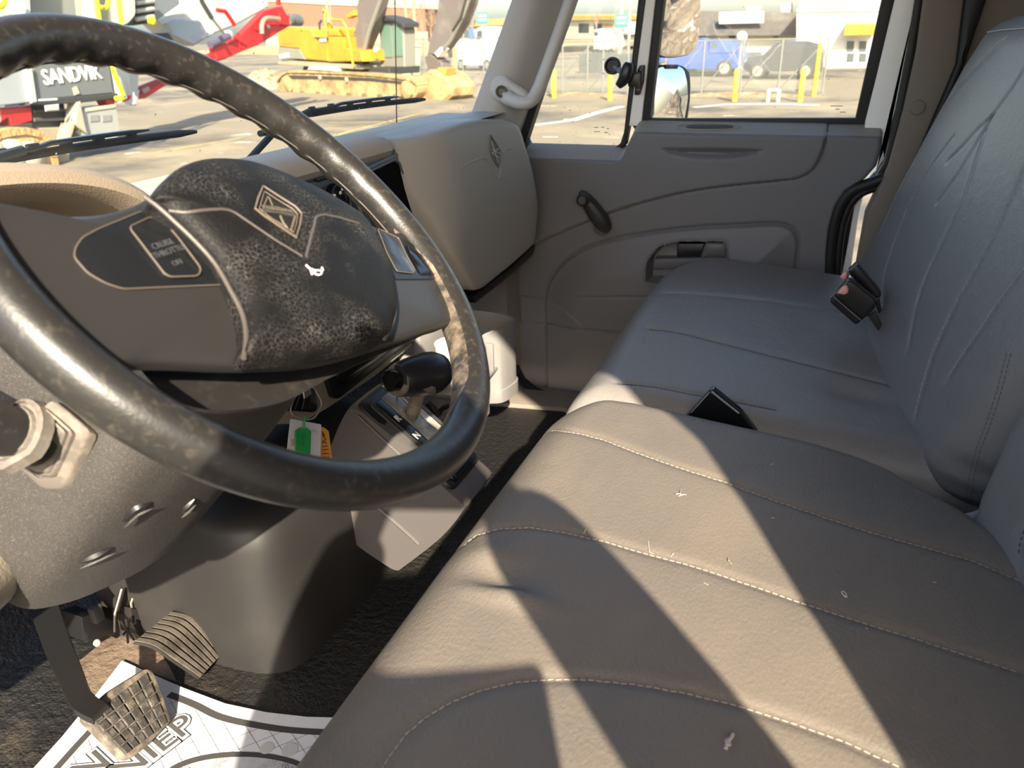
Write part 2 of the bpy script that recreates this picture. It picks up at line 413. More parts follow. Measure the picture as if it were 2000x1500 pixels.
# right windshield pillar cover
def px_pillar(t):                                   # t 0..1 from the dash up; photo edges of the cover at Y ~1.92..2.0
    return onY(915+85*t, 237-237*t, 1.93), onY(1012+85*t, 240-240*t, 2.00)
rows = []
for t in np.linspace(-.25, 1.9, 14):
    a, b = px_pillar(t); mid = (a+b)/2
    v = b-a
    n_ = np.array([.55, -.8, .1]); n_ /= np.linalg.norm(n_)
    rows.append([a+[-.02, .05, 0], a+[-.004, .012, 0], a, a+v*.12+n_*.016, a+v*.35+n_*.028, mid+n_*.032, a+v*.7+n_*.024, a+v*.9+n_*.008, b+[0, .01, 0], b+[0, .05, 0]])
S(MB().grid(rows), 'trim_5', mat('pillar_cover_plastic', L(166, 164, 161), .5, bump=(500, .12, 2)))
# dark gap and rubber behind the pillar cover
mb = MB()
a0, a1 = onY(1022, 300, 2.06), onY(1120, 0, 2.06); d = a1-a0
mb.prism([a0+[-.05, 0, 0], a0+[-.004, 0, 0], a1+d*.9+[-.004, 0, 0], a1+d*.9+[-.06, 0, 0]], (0, .03, 0))
S(mb, 'trim_6', SEAL)
# grab handle bolted to the pillar
gh = thing('grab_handle', 'grey grab handle bolted to the right windshield pillar', 'handle', onY(985, 200, 1.93))
foot = [onY(*p, 1.925) for p in [(965, 152), (985, 148), (1002, 160), (1030, 180), (1036, 200), (1028, 214), (1005, 208), (975, 200), (960, 188), (958, 170)]]
mb = MB(); mb.pillow(spline(foot, 4), (.35, -.93, .1), .03, .012, .4)
mb.obj('mounting_foot', mat('handle_grey', L(172, 170, 167), .45), gh)
mb = MB()
path = spline([onY(p[0], p[1], p[2]) for p in [(990, 190, 1.915), (1012, 200, 1.895), (1035, 198, 1.90), (1050, 178, 1.915), (1066, 138, 1.93), (1090, 72, 1.945), (1118, -8, 1.96), (1158, -130, 1.965), (1208, -290, 1.97)]], 7, False)
mb.tube(path, [.019]*4+[.0165]*(len(path)-4), 14, upv=(0, -1, 0))
mb.obj('grip_bar', MATS['handle_grey'], gh)
c = onY(979, 179, 1.905)
MB().lathe(c, (.35, -.93, .1), [(.0145, -.01), (.0145, .008), (.013, .010), (.009, .008), (.008, .002)], 20).obj('screw_cap', mat('screw_dark', L(84, 78, 72), .45), gh)
# rear door pillar: brown-grey trim with a plug, then the dark strip and back corner panel
BP = 2.04
mb = MB().prism([onY(*p, BP) for p in [(1806, -160), (1896, -160), (1884, 0), (1868, 130), (1840, 240), (1760, 520), (1690, 700), (1640, 700), (1690, 420), (1735, 325), (1765, 215), (1790, 100), (1804, 0)]], (0, .06, 0), .01)
bp = S(mb, 'trim_7', BACKTRIM)
c = onY(1792, 210, BP-.002)
MB().lathe(c, (0.1, -1, .05), [(.016, -.006), (.016, .002), (.0145, .0045), (.008, .0055)], 22).obj('plug_cap', BACKTRIM, bp)
mb = MB().prism([onY(*p, BP-.02) for p in [(1898, -160), (1942, -160), (1926, 0), (1900, 80), (1868, 170), (1800, 330), (1780, 330), (1868, 125), (1884, 0)]], (0, .07, 0), .012)
S(mb, 'trim_8', SEAL)
mb = MB().prism([onY(*p, BP+.01) for p in [(1940, -160), (2500, -160), (2500, 400), (1900, 400), (1868, 170), (1926, 0)]], (0, .06, 0))
S(mb, 'wall_corner', BACKTRIM)
# ------------------------------------------------------------------ passenger door
DY = 2.05
door = bpy.data.objects.new('door_1', None); COL.objects.link(door); door.location = (-.8, 2.08, -.07); door['kind'] = 'structure'
def dxz(px, py): p = onY(px, py, DY); return np.array([p[0], p[2]])
NU, NV = 300, 250
u = np.linspace(0, 1, NU); v = np.linspace(0, 1, NV)
Ug, Vg = np.meshgrid(u, v)
def zt_door(x): return .632+(.705-.632)*sstep(-.512, -.468, x)
xl = -.86
rt_pts = np.array([dxz(*p) for p in [(1620, 560), (1618, 500), (1622, 450), (1634, 405), (1655, 372), (1690, 350), (1712, 325), (1722, 290), (1724, 262)]])
def xr(z): return np.interp(z, rt_pts[:, 1], rt_pts[:, 0])
ztop_right = .705; zbot = -.075
Z0 = zbot+(ztop_right-zbot)*Vg
X = xl+Ug*(xr(Z0)-xl)
Z = zbot+(zt_door(X)-zbot)*Vg
X = xl+Ug*(xr(Z)-xl)
c1 = [dxz(*p) for p in [(1018, 492), (1060, 470), (1130, 440), (1200, 413), (1280, 389), (1350, 373), (1430, 362), (1520, 353), (1560, 347), (1588, 330), (1605, 300), (1615, 262), (1616, 240)]]
c1 = spline(c1, 6, False)
up_poly = [np.array([-.95, c1[0][1]])]+[p for p in c1]+[np.array([c1[-1][0], 1.2]), np.array([-.95, 1.2])]
d1 = pdist(up_poly, X, Z, True)
c2 = spline([dxz(*p) for p in [(1068, 600), (1070, 565), (1085, 535), (1110, 508), (1150, 485), (1210, 468), (1280, 456), (1360, 447), (1440, 443), (1500, 440), (1530, 442), (1548, 452), (1556, 475), (1553, 500), (1548, 560), (1540, 640)]], 6, False)
arm_poly = c2+[np.array([c2[-1][0], -.5]), np.array([c2[0][0], -.5])]
d2 = pdist(arm_poly, X, Z, True)
rec = rounded([dxz(*p) for p in [(1268, 545), (1270, 505), (1290, 480), (1330, 471), (1418, 471), (1421, 512), (1330, 540), (1300, 546)]], .012, 4)
d3 = pdist(rec, X, Z, True)
scoop = [dxz(*p) for p in [(1295, 291), (1350, 289), (1430, 290), (1490, 294), (1440, 308), (1390, 314), (1340, 308)]]
d4 = pdist(spline(scoop, 5), X, Z, True)
d5 = pdist([dxz(*p) for p in [(1018, 577), (1068, 585), (1105, 600), (1130, 617), (1145, 635), (1078, 632), (1018, 632)]], X, Z, True)
d6 = pdist([dxz(*p) for p in [(1018, 628), (1145, 637), (1260, 650), (1400, 668)]], X, Z)
d7 = pdist([dxz(*p) for p in [(1130, 574), (1200, 574), (1290, 573), (1500, 575)]], X, Z)
Yd = np.full(X.shape, DY)
Yd -= .010*(1-sstep(-.004, .004, d1))*1.0                       # upper field stands proud
Yd += .004*np.exp(-(d1/.004)**2)
Yd -= .030*(1-sstep(-.10, .004, d2))*sstep(-.05, .25, Z)+.004*(1-sstep(-.003, .003, d2))
Yd += .005*np.exp(-((d2-.004)/.0045)**2)
Yd += .050*(1-sstep(-.006, .003, d3)); Yd -= .004*np.exp(-((d3-.003)/.004)**2)
zmid = dxz(1390, 296)[1]
Yd += .020*(1-sstep(-.016, .004, d4))*sstep(zmid-.03, zmid+.008, Z)
Yd -= .006*(1-sstep(-.003, .003, d5))
Yd += .006*np.exp(-(d6/.004)**2)+.004*np.exp(-(d7/.003)**2)*sstep(-.65, -.6, X)
Yd += .012*sstep(.02, -.08, Z)
edge = np.maximum(0, 1-(xr(Z)-X)/.012); Yd += .012*(1-np.sqrt(np.maximum(0, 1-edge**2)))
e2 = np.maximum(0, 1-(zt_door(X)-Z)/.008); Yd += .008*(1-np.sqrt(np.maximum(0, 1-e2**2)))
rows = [[(X[i, k], Yd[i, k], Z[i, k]) for k in range(NU)] for i in range(NV)]
mb = MB().grid(rows)
DTREE = mb.bvh()
PANEL = mat('door_panel_plastic', L(108, 107, 109), .5, spec=.4, bump=(620, .14, 2))
mb.obj('door_panel', PANEL, door, ang=30)
# slanted sill on top of the panel
row0 = rows[-1]
led = [row0, [(p[0], p[1]+.012, p[2]+.004) for p in row0], [(p[0], p[1]+.045, p[2]+.018+.0) for p in row0], [(p[0], p[1]+.085, p[2]+.027) for p in row0]]
LEDGE = mat('door_sill_plastic', L(150, 144, 136), .55, spec=.25, bump=(620, .12, 2))
mb = MB().grid(led); mb.obj('sill_trim', LEDGE, door)
LT = mb.bvh()
# joint across the sill, pull slot
p0, n0 = hit(LT, 1616, 243, .0005); p1, _ = hit(LT, 1615, 257, .0005)
if p0 is not None and p1 is not None: MB().tube([p0, p1], .0016, 6).obj('sill_joint', BLK, door)
ring = [hit(LT, 1384+62*math.cos(t)*(1), 248+6*math.sin(t), .001)[0] for t in np.linspace(0, 2*math.pi, 40)[:-1]]
if all(p is not None for p in ring):
    MB().tube(ring, .002, 6, closed=True).obj('slot_rim', LEDGE, door)
    ring2 = [hit(LT, 1386+46*np.sign(math.cos(t))*abs(math.cos(t))**.5, 248+3.4*math.sin(t), .0015)[0] for t in np.linspace(0, 2*math.pi, 40)[:-1]]
    MB().prism(ring2, (0, .004, -.004)).obj('lock_slot', BLK, door)
# recess lining, pull cup and latch paddle
mb = MB().prism([onY(*p, DY+.04) for p in [(1262, 550), (1264, 470), (1428, 466), (1428, 516), (1320, 552)]], (0, .01, 0)); mb.obj('handle_recess', BLK, door)
mb = MB().prism(rounded([onY(*p, DY-.012) for p in [(1276, 506), (1420, 503), (1420, 524), (1276, 526)]], .006), (0, .045, 0), .004); mb.obj('pull_shelf', DKGREY, door)
mb = MB().prism(rounded([onY(*p, DY+.0) for p in [(1322, 476), (1376, 476), (1370, 503), (1322, 504)]], .004), (0, .04, 0), .003); mb.obj('latch_housing', BLK, door)
hnd = MB().pillow(rounded([onY(*p, DY-.008) for p in [(1378, 474), (1419, 474), (1419, 503), (1368, 504)]], .006), (-.2, -1, .1), .02, .006, .3).obj('door_handle', mat('handle_dark_grey', L(96, 94, 94), .4), door)
# window crank
wc = MB(); n_ = np.array([.1, -1, .08]); n_ /= np.linalg.norm(n_)
big, sm = onY(1178, 440, DY-.035), onY(1142, 388, DY-.05)
arm = []
dv = sm-big; dv /= np.linalg.norm(dv); sd = np.cross(n_, dv)
LL = np.linalg.norm(sm-big)
for t in np.linspace(0, 2*math.pi, 40)[:-1]:
    cc, ss = math.cos(t), math.sin(t); k = (cc+1)/2
    arm.append(big+dv*(LL*.5+cc*(LL*.5+.024))+sd*ss*(.026*(1-k)+.016*k)*(1.0))
wc.pillow(arm, n_, .026, .012, .35)
crank = wc.obj('window_crank', mat('crank_black', L(44, 43, 44), .4), door)
MB().lathe(onY(1178, 440, DY-.0), n_, [(.022, -.02), (.022, .03)], 20).obj('crank_hub', MATS['crank_black'], crank)
MB().lathe(onY(1142, 388, DY-.055), n_, [(.013, 0), (.0165, .006), (.0175, .022), (.016, .034), (.010, .04)], 22).obj('crank_knob', MATS['crank_black'], crank)
MB().lathe(onY(1092, 605, DY-.006), (0, -1, 0), [(.006, -.004), (.006, .001), (.004, .002)], 12).obj('trim_screw', DKGREY, door)
# upper frame: bars in photo outline at their own depth, with real thickness
FY = 2.115
def bar(name, pts, m_, y=FY, t=.03, bev=.004): return MB().prism([onY(*p, y) for p in pts], (0, t, 0), bev).obj(name, m_, door)
bar('window_divider', [(1228, 246), (1262, -10), (1275, -110), (1294, -110), (1281, -10), (1252, 246)], WHITEP, FY-.012)
bar('divider_seal', [(1212, 292), (1219, 250), (1247, -10), (1258, -110), (1276, -110), (1263, -10), (1229, 243), (1222, 282)], SEAL, FY-.006)
bar('glass_channel', [(1250, 244), (1280, -10), (1292, -110), (1309, -110), (1298, -10), (1268, 244)], SEAL, FY-.006)
bar('rear_channel', [(1668, 243), (1724, -10), (1746, -110), (1772, -110), (1750, -10), (1690, 243)], SEAL, FY-.006)
bar('lower_seal', [(1262, 243), (1262, 232), (1674, 231), (1676, 243)], SEAL, FY-.004, .02, .002)
bar('vent_lower_seal', [(1020, 300), (1020, 289), (1210, 290), (1212, 300)], SEAL, FY+.005, .02, .002)
bar('vent_front_seal', [(1012, 262), (1026, 296), (1036, 290), (1026, 268), (1032, 232), (1110, -10), (1140, -110), (1122, -110), (1092, -10)], SEAL, FY, .03, .004)
bar('vent_corner_seal', [(1196, 293), (1216, 293), (1222, 262), (1217, 262), (1212, 279)], SEAL, FY+.004, .02, .001)
bar('rear_frame', [(1688, 262), (1690, 238), (1712, 150), (1750, -10), (1770, -110), (1812, -110), (1792, -10), (1772, 110), (1748, 215), (1724, 300), (1712, 330), (1676, 375), (1655, 520), (1640, 560), (1668, 560), (1690, 400), (1735, 300)][:12]+[(1726, 310), (1722, 266)], WHITEP, FY-.02)
bar('lower_frame', [(1724, 262), (1742, 240), (1740, 310), (1716, 350), (1690, 365), (1676, 430), (1660, 540), (1640, 560), (1652, 500), (1666, 420), (1676, 366), (1712, 335)], WHITEP, FY-.012)
bar('frame_seal', [(1788, -10), (1806, -10), (1826, -110), (1808, -110)][:0]+[(1806, -110), (1824, -110), (1805, -10), (1788, 100), (1766, 215), (1738, 322), (1720, 360), (1706, 350), (1726, 318), (1750, 214), (1772, 100), (1789, -10)], SEAL, FY-.05, .05, .006)
# black seal that sweeps round the latch corner
for k, (r, off) in enumerate([(.014, 0), (.011, .028)]):
    path = spline([onY(p[0]+off*560, p[1]+off*200, 2.06+.01*k) for p in [(1618, 540), (1621, 490), (1628, 440), (1642, 398), (1665, 372), (1700, 358), (1735, 345)]], 6, False)
    MB().tube(path, r, 10).obj('corner_seal', SEAL, door)
bar('latch_face', [(1640, 392), (1676, 366), (1666, 420), (1652, 500), (1640, 560), (1612, 560), (1618, 470)], BLK, FY+.0, .02)
bar('header', [(1100, -110), (1850, -110), (1880, -190), (1080, -190)], WHITEP, FY-.02, .05)
gy = FY+.02
MB().prism([onY(*p, gy) for p in [(1020, 296), (1110, -20), (1140, -120), (1262, -120), (1212, 296)]], (0, .004, 0)).obj('vent_glass', WINDOW, door, smooth=False)
MB().prism([onY(*p, gy) for p in [(1258, 240), (1290, -20), (1300, -120), (1760, -120), (1735, -20), (1678, 240)]], (0, .004, 0)).obj('main_glass', WINDOW, door, smooth=False)
# droplets on the vent pane and the sill
sp = MB()
for _ in range(60):
    px, py = random.uniform(1060, 1225), random.uniform(20, 285); r = random.choice([.0008, .001, .0014, .002])
    if px < 1030+(290-py)*.36+6: continue
    p = onY(px, py, gy-.0008); sp.add([p+r*np.array([math.cos(t), 0, math.sin(t)]) for t in np.linspace(0, 2*math.pi, 9)[:-1]], [tuple(range(8))])
for _ in range(36):
    px, py = random.uniform(1290, 1680), random.uniform(10, 225); r = random.choice([.0007, .001, .0014])
    p = onY(px, py, gy-.0008); sp.add([p+r*np.array([math.cos(t), 0, math.sin(t)]) for t in np.linspace(0, 2*math.pi, 9)[:-1]], [tuple(range(8))])
sp.obj('dirt_specks', MATS['pale_dirt'], door, kind='stuff', smooth=False)
for px, py in [(1045, 303), (1045, 309), (1081, 302), (1082, 308), (1092, 304), (1108, 297), (1192, 306)]:
    p, n0 = hit(LT, px, py, .0003)
    if p is not None: MB().lathe(p, n0, [(.0026, 0), (.0022, .0012), (.001, .0018)], 10).obj('water_drop', mat('water_drop', L(150, 156, 165), .08), door)
# etched glass marks (illegible in the photograph) as short dark strokes
mk_ = MB()
for k, (px, py, w_) in enumerate([(1160, 249, 9), (1174, 249, 6), (1185, 251, 5), (1160, 257, 12), (1180, 259, 8), (1622, 207, 24), (1632, 213, 8), (1640, 219, 12)]):
    a, b = onY(px, py, gy-.001), onY(px+w_, py, gy-.001); mk_.tube([a, b], .0008, 4)
mk_.obj('glass_marking', mat('glass_mark', L(120, 110, 90), .7), door)
# vent latch: knob, curved lever, bracket
vl = bpy.data.objects.new('vent_latch', None); COL.objects.link(vl); vl.location = tuple(onY(1225, 140, 2.08)); tag(vl, door)
LB = mat('latch_black', L(30, 30, 33), .35)
MB().prism(rounded([onY(*p, 2.088) for p in [(1248, 128), (1258, 127), (1256, 160), (1248, 186), (1238, 186), (1241, 160)]], .004), (0, .02, 0), .003).obj('bracket', LB, vl)
MB().box(onY(1240, 155, 2.075), (.030, .03, .034), .004).obj('pivot_block', LB, vl)
MB().tube(spline([onY(p[0], p[1], 2.05) for p in [(1229, 122), (1224, 140), (1218, 155), (1207, 168)]], 6, False), [.009+.008*math.sin(math.pi*(k/18)**.8) for k in range(19)], 14).obj('lever', LB, vl)
MB().lathe(onY(1199, 129, 2.10), (-.15, -1, .1), [(.019, 0), (.0215, .004), (.0215, .014), (.019, .018), (.016, .018), (.014, .013)], 26).obj('knob', LB, vl)
MB().tube([onY(1199, 130, 2.095), onY(1222, 145, 2.07)], .008, 8).obj('link', mat('latch_grey', L(120, 128, 140), .4), vl)
for (px, py) in [(1250, 137), (1246, 177)]: MB().lathe(onY(px, py, 2.086), (0, -1, 0), [(.006, 0), (.006, .003), (.003, .004)], 10).obj('screw', LB, vl)
# ------------------------------------------------------------------ dashboard
dash = thing('dashboard', 'beige and grey truck dashboard spanning the cab under the windshield', 'dashboard', (-.9, 1.0, .3))
SX = -.775                                             # face of the centre stack
def sx(px, py, off=0): return onX(px, py, SX+off)
# long top pad: profile swept across the cab
prof = [(-1.06, .712), (-1.0, .735), (-.93, .762), (-.86, .777), (-.80, .779), (-.775, .774), (-.762, .764), (-.758, .752), (-.764, .742), (-.78, .738), (-.81, .738)]
rows = []
for y in np.linspace(.70, 1.335, 26):
    e = max(0, 1-(1.335-y)/.03); q = .02*(1-math.sqrt(max(0, 1-e*e)))
    rows.append([(x-(q if x > -.9 else 0), y, z-q*.6) for x, z in prof])
rows.append([(x, 1.34, z-.04) for x, z in prof])
mb = MB().grid(rows); mb.obj('top_pad', DASHTOP, dash)
rows = []
for y in np.linspace(-.02, .70, 10): rows.append([(x-.045, y, z+.012) for x, z in prof])
MB().grid(rows).obj('driver_top_pad', DASHTOP, dash)
rows = []
for y in np.linspace(1.30, 2.02, 16): rows.append([(x-.0, y, z-.012) for x, z in [(-1.06, .72), (-.98, .748), (-.90, .768), (-.84, .775), (-.79, .77)]])
MB().grid(rows).obj('passenger_top_pad', mat('grey_dash_skin', L(158, 156, 150), .6, bump=(420, .25, 3)), dash)
# body behind the panels
MB().box((-.90, .45, .58), (.20, 1.0, .30), .01).obj('driver_body', BLK, dash)
MB().box((-.905, 1.14, .56), (.20, .46, .38), .01).obj('centre_body', BLK, dash)
MB().box((-.92, 1.66, .60), (.20, .72, .30), .02).obj('passenger_body', TAUPE, dash)
# centre stack surround in grey
outer = [sx(*p) for p in [(400, 392), (470, 372), (600, 334), (700, 302), (792, 276), (842, 440), (905, 600), (838, 650), (735, 735), (640, 800), (590, 828), (500, 832), (440, 830), (400, 700)]]
MB().prism(outer, (-.06, 0, 0), .006).obj('stack_surround', TAUPE, dash)
def panel(pts, off, r, m_, name, t=.012, bev=.003, parent=dash):
    P = rounded([onX(*p, SX+off) for p in pts], r); return MB().prism(P, (-t, 0, 0), bev).obj(name, m_, parent)
FRAMEM = mat('charcoal_stack_frame', L(58, 60, 62), .42, bump=(600, .1, 2))
panel([(415, 400), (566, 352), (780, 288), (800, 322), (838, 450), (800, 520), (700, 545), (560, 560), (430, 560)], .010, .008, FRAMEM, 'upper_frame')
hv = panel([(440, 415), (570, 368), (668, 338), (718, 500), (700, 545), (560, 560), (450, 560)], .016, .006, mat('hvac_plate', L(62, 66, 70), .4), 'control_plate')
panel([(618, 350), (664, 336), (668, 342), (622, 356)], .019, .001, BLK, 'dark_slot', .006, .001)
MB().tube([onX(*p, SX+.017) for p in [(664, 337), (680, 385), (690, 440), (704, 500)]], .0032, 8).obj('trim_strip', mat('satin_strip', L(150, 138, 126), .4, metal=.3), dash)
MB().tube([onX(*p, SX+.017) for p in [(690, 366), (700, 400), (716, 450), (732, 510)]], .0032, 8).obj('trim_strip', MATS['satin_strip'], dash)
# open bin on the right of the stack
panel([(694, 336), (776, 298), (790, 306), (828, 428), (820, 480), (740, 470), (716, 440)], .014, .006, mat('bin_lip', L(78, 82, 86), .4), 'bin_frame', .01, .003)
bin_p = rounded([onX(*p, SX+.0155) for p in [(704, 342), (768, 312), (778, 318), (814, 424), (806, 468), (742, 458), (728, 430)]], .005)
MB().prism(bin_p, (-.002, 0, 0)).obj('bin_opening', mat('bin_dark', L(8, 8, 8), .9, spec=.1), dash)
MB().tube([p+[.002, 0, 0] for p in bin_p], .0026, 6, closed=True).obj('bin_inner_lip', MATS['bin_lip'], dash)
# heater knob with white marks
kc = onX(652, 384, SX+.018); kn = thing('control_knob', 'glossy black heater control knob with white marks beside steering wheel', 'knob', kc)
MB().lathe(kc, (1, 0, 0), [(.022, -.004), (.022, .010), (.0205, .016), (.016, .020), (.006, .022)], 32).obj('dial', GLOSSBLK, kn)
MB().box(kc+[.024, 0, -.004], (.010, .009, .030), .003).obj('grip', GLOSSBLK, kn)
for k, a in enumerate([40, 75, 105, 135, 165]):
    a = math.radians(a); p = kc+np.array([.0205, -.0145*math.cos(math.pi-a)*-1, .0145*math.sin(a)])
    MB().lathe(p, (1, 0, 0), [(.0028-.0004*(k % 2), 0), (.0028-.0004*(k % 2), .0012), (.0012, .0014)], 10).obj('mark', WHITEPR, kn)
# lower bin with black frame, vent
panel([(636, 728), (810, 620), (870, 586), (878, 610), (838, 646), (735, 722), (664, 780), (652, 778)], .010, .008, SWITCHBLK, 'lower_bin_frame', .014, .004)
panel([(660, 730), (800, 645), (850, 612), (838, 632), (735, 706), (672, 752), (664, 750)], .0165, .005, GLOSSBLK, 'lower_bin_door', .006, .002)
panel([(578, 758), (614, 748), (622, 796), (616, 806), (552, 802), (546, 796)], .008, .006, SWITCHBLK, 'vent_grille', .012, .003)
for q in range(4):
    MB().tube([onX(562+q*14, 800, SX+.010), onX(576+q*10, 770, SX+.010)], .002, 6).obj('vent_slat', SWITCHBLK, dash)
# gauge hood in tan skin: arched lip with inner face
HC = (-.70, .43)
def arch(x, hw, zt, zb, n=40):
    return [(x, HC[1]+hw*math.sin(a)*1.0, zb+(zt-zb)*max(0, math.cos(a))**.62) for a in np.linspace(-math.pi/2, math.pi/2, n)]
rows = [arch(-.92, .262, .822, .68), arch(-.80, .265, .846, .68), arch(-.72, .265, .855, .68), arch(-.695, .263, .855, .68), arch(-.684, .257, .849, .68), arch(-.680, .249, .838, .68), arch(-.690, .243, .824, .68), arch(-.72, .238, .812, .68), arch(-.80, .228, .790, .68)]
MB().grid(rows).obj('gauge_hood', HOOD, dash)
pts = arch(-.80, .245, .785, .60)
MB().prism(pts, (-.02, 0, 0)).obj('gauge_face', mat('gauge_face', L(62, 50, 50), .3, spec=.5), dash)
gz = .70
for y in (.25, .37, .49, .61):
    MB().lathe((-.797, y, gz), (1, 0, 0), [(.052, 0), (.052, .006), (.047, .007), (.046, .003)], 28).obj('gauge_bezel', GLOSSBLK, dash)
# glove box: bulged door
GX = -.72
gout = [onX(*p, GX) for p in [(803, 285), (838, 266), (870, 250), (905, 238), (945, 233), (985, 236), (1002, 246), (1010, 280), (1022, 330), (1034, 390), (1044, 440), (1046, 462), (1036, 478), (1000, 512), (960, 545), (932, 566), (915, 560), (885, 520), (862, 480), (840, 420), (820, 350)]]
def gx(y, z):                                       # bulge: near side turns away towards the driver
    t = np.clip((y-1.30)/.16, 0, 1); s_ = np.clip((1.97-y)/.05, 0, 1)
    return -.795+.085*np.sin(t*math.pi/2)-.02*(1-s_)**2+.018*math.sin(math.pi*np.clip((z-.40)/.4, 0, 1))-.012*sstep(.74, .80, z)
poly2 = spline([(p[1], p[2]) for p in gout], 3)
cen = sum(V3(p) for p in poly2)/len(poly2)
rows = []
for k, sc in enumerate([1.0, 1.0, .985, .96, .9, .8, .66, .5, .34, .18, .06]):
    r_ = []
    for p in poly2:
        q = cen+(V3(p)-cen)*sc; dx = [-.06, -.014, -.004, 0, 0, 0, 0, 0, 0, 0, 0][k]
        r_.append((gx(q[0], q[1])+dx, q[0], q[1]))
    rows.append(r_)
GLOVE = mat('glove_box_plastic', L(156, 152, 144), .5, spec=.4, bump=(430, .22, 3))
gl = MB().grid(rows, cu=True); gl.f.append(tuple(range(len(gl.v)-len(poly2), len(gl.v)))); GT = gl.bvh()
glove = gl.obj('glove_box_door', GLOVE, dash)
# end cheek right of the door with dark slots
mb = MB().prism([onX(*p, GX-.035) for p in [(985, 232), (1000, 236), (1012, 250), (1030, 340), (1058, 462), (1052, 474), (1036, 480), (1020, 400), (1000, 300)]], (-.06, 0, 0), .006); mb.obj('end_cheek', TAUPE, dash)
for a, b in [((997, 254), (1001, 264)), ((1012, 312), (1016, 328)), ((1018, 340), (1031, 392))]:
    p = onX(*a, GX-.012); q = onX(*b, GX-.012); MB().tube([p, q], .0035, 6).obj('cheek_slot', BLK, dash)
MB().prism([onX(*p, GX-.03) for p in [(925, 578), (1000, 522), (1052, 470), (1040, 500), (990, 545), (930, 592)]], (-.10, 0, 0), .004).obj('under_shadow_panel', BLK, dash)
# emblem on the glove box: recessed lozenge with raised badge, and the chevron crease
def gl_line(pts, r, m_, name, closed=False, lift=.0005, par=glove):
    P = [hit(GT, *p, lift)[0] for p in pts]; P = [p for p in P if p is not None]
    return MB().tube(P, r, 8, closed=closed).obj(name, m_, par)
SHADOWL = mat('glove_crease', L(118, 113, 104), .5)
loz = [(956, 263), (966, 278), (975, 293), (975, 312), (972, 327), (962, 310), (956, 294)]
P = [hit(GT, *p, .0012)[0] for p in loz]
MB().prism(P, (-.002, 0, 0)).obj('emblem_plate', mat('emblem_grey', L(96, 94, 90), .4), glove)
gl_line(loz, .0014, SHADOWL, 'emblem_rim', True, .002)
for a, b in [((958, 276), (972, 318)), ((973, 290), (958, 300)), ((959, 292), (974, 300)), ((960, 300), (973, 308))]: gl_line([a, b], .0011, mat('emblem_light', L(190, 188, 182), .4), 'emblem_bar', lift=.0022)
gl_line([(902, 327), (920, 316), (942, 308), (950, 310), (962, 330), (974, 350)], .0026, GLOVE, 'crease', lift=-.0004)
gl_line([(974, 350), (979, 330), (980, 300)][:2], .002, GLOVE, 'crease', lift=-.0004)
gl_line([(981, 299), (988, 291), (1000, 289)], .0022, GLOVE, 'crease', lift=-.0004)
# knee panel at the far left of the frame
MB().pillow(spline([onY(*p, .30) for p in [(-220, 1010), (-80, 1102), (-46, 1130), (-22, 1168), (-17, 1194), (-28, 1214), (-54, 1232), (-220, 1302)]], 4), (.45, -.85, .2), .20, .010, .2).obj('knee_panel', mat('cream_panel', L(164, 155, 140), .6, bump=(260, .4, 3)), dash)
# ------------------------------------------------------------------ steering wheel
WC = np.array([-.398, .4752, .801])
t_, y_ = math.radians(44.5), math.radians(7.6)
WN = np.array([math.cos(t_)*math.cos(y_), math.cos(t_)*math.sin(y_), math.sin(t_)])
WR = np.cross([0, 0, 1.], WN); WR /= np.linalg.norm(WR); WU = np.cross(WN, WR)
def wp(x, y, o=0): return WC+WR*x+WU*y+WN*o
def wpx(px, py, off=0): return onP(px, py, WN, WN@WC+off)
wheel = thing('steering_wheel', 'worn black two-spoke steering wheel with padded hub in front of dashboard', 'steering wheel', WC)
RM, RR = .2125, .0165
NS, NT = 240, 24
rows = []
for i in range(NS):
    a = 2*math.pi*i/NS; rad = WR*math.cos(a)+WU*math.sin(a)
    row = []
    for k in range(NT):
        b = 2*math.pi*k/NT; ro = math.cos(b); no = math.sin(b)
        wob = 1.0
        if ro < -.2 or no < -.3:                     # finger bumps on the inner underside
            wq = max(0, (-ro*.6-no*.5)); wob += .11*wq*math.sin(a*38)*max(0, min(1, math.sin(a+.2)*3))
        row.append(WC+rad*(RM+RR*ro*wob)+WN*(RR*1.08*no*wob))
    rows.append(row)
rim = MB().grid(rows, cu=True, cv=True); RIMT = rim.bvh(); rimo = rim.obj('rim', WLEATH, wheel, ang=60)
# leather seam on the inner side of the rim
for bdeg, m_, nm in [(205, EDGE, 'rim_seam')]:
    b = math.radians(bdeg)
    P = []
    for a in np.radians(np.linspace(-20, 175, 120)):
        rad = WR*math.cos(a)+WU*math.sin(a); P.append(WC+rad*(RM+RR*1.01*math.cos(b))+WN*(RR*1.09*math.sin(b)))
    MB().tube(P, .0008, 6).obj(nm, m_, wheel)
# worn patch of bare leather: a thin sleeve over the right lower part of the rim
rows = []
for a in np.radians(np.linspace(-86, -12, 70)):
    rad = WR*math.cos(a)+WU*math.sin(a); e = math.degrees(a); fade = min(1, (e+86)/16, (-12-e)/16)
    row = []
    for b in np.radians(np.linspace(175-34*fade, 175+60*fade+5*math.sin(e*.9), 12)):
        row.append(WC+rad*(RM+RR*1.012*math.cos(b))+WN*(RR*1.09*math.sin(b)))
    rows.append(row)
MB().grid(rows).obj('worn_leather', WWORN, wheel)
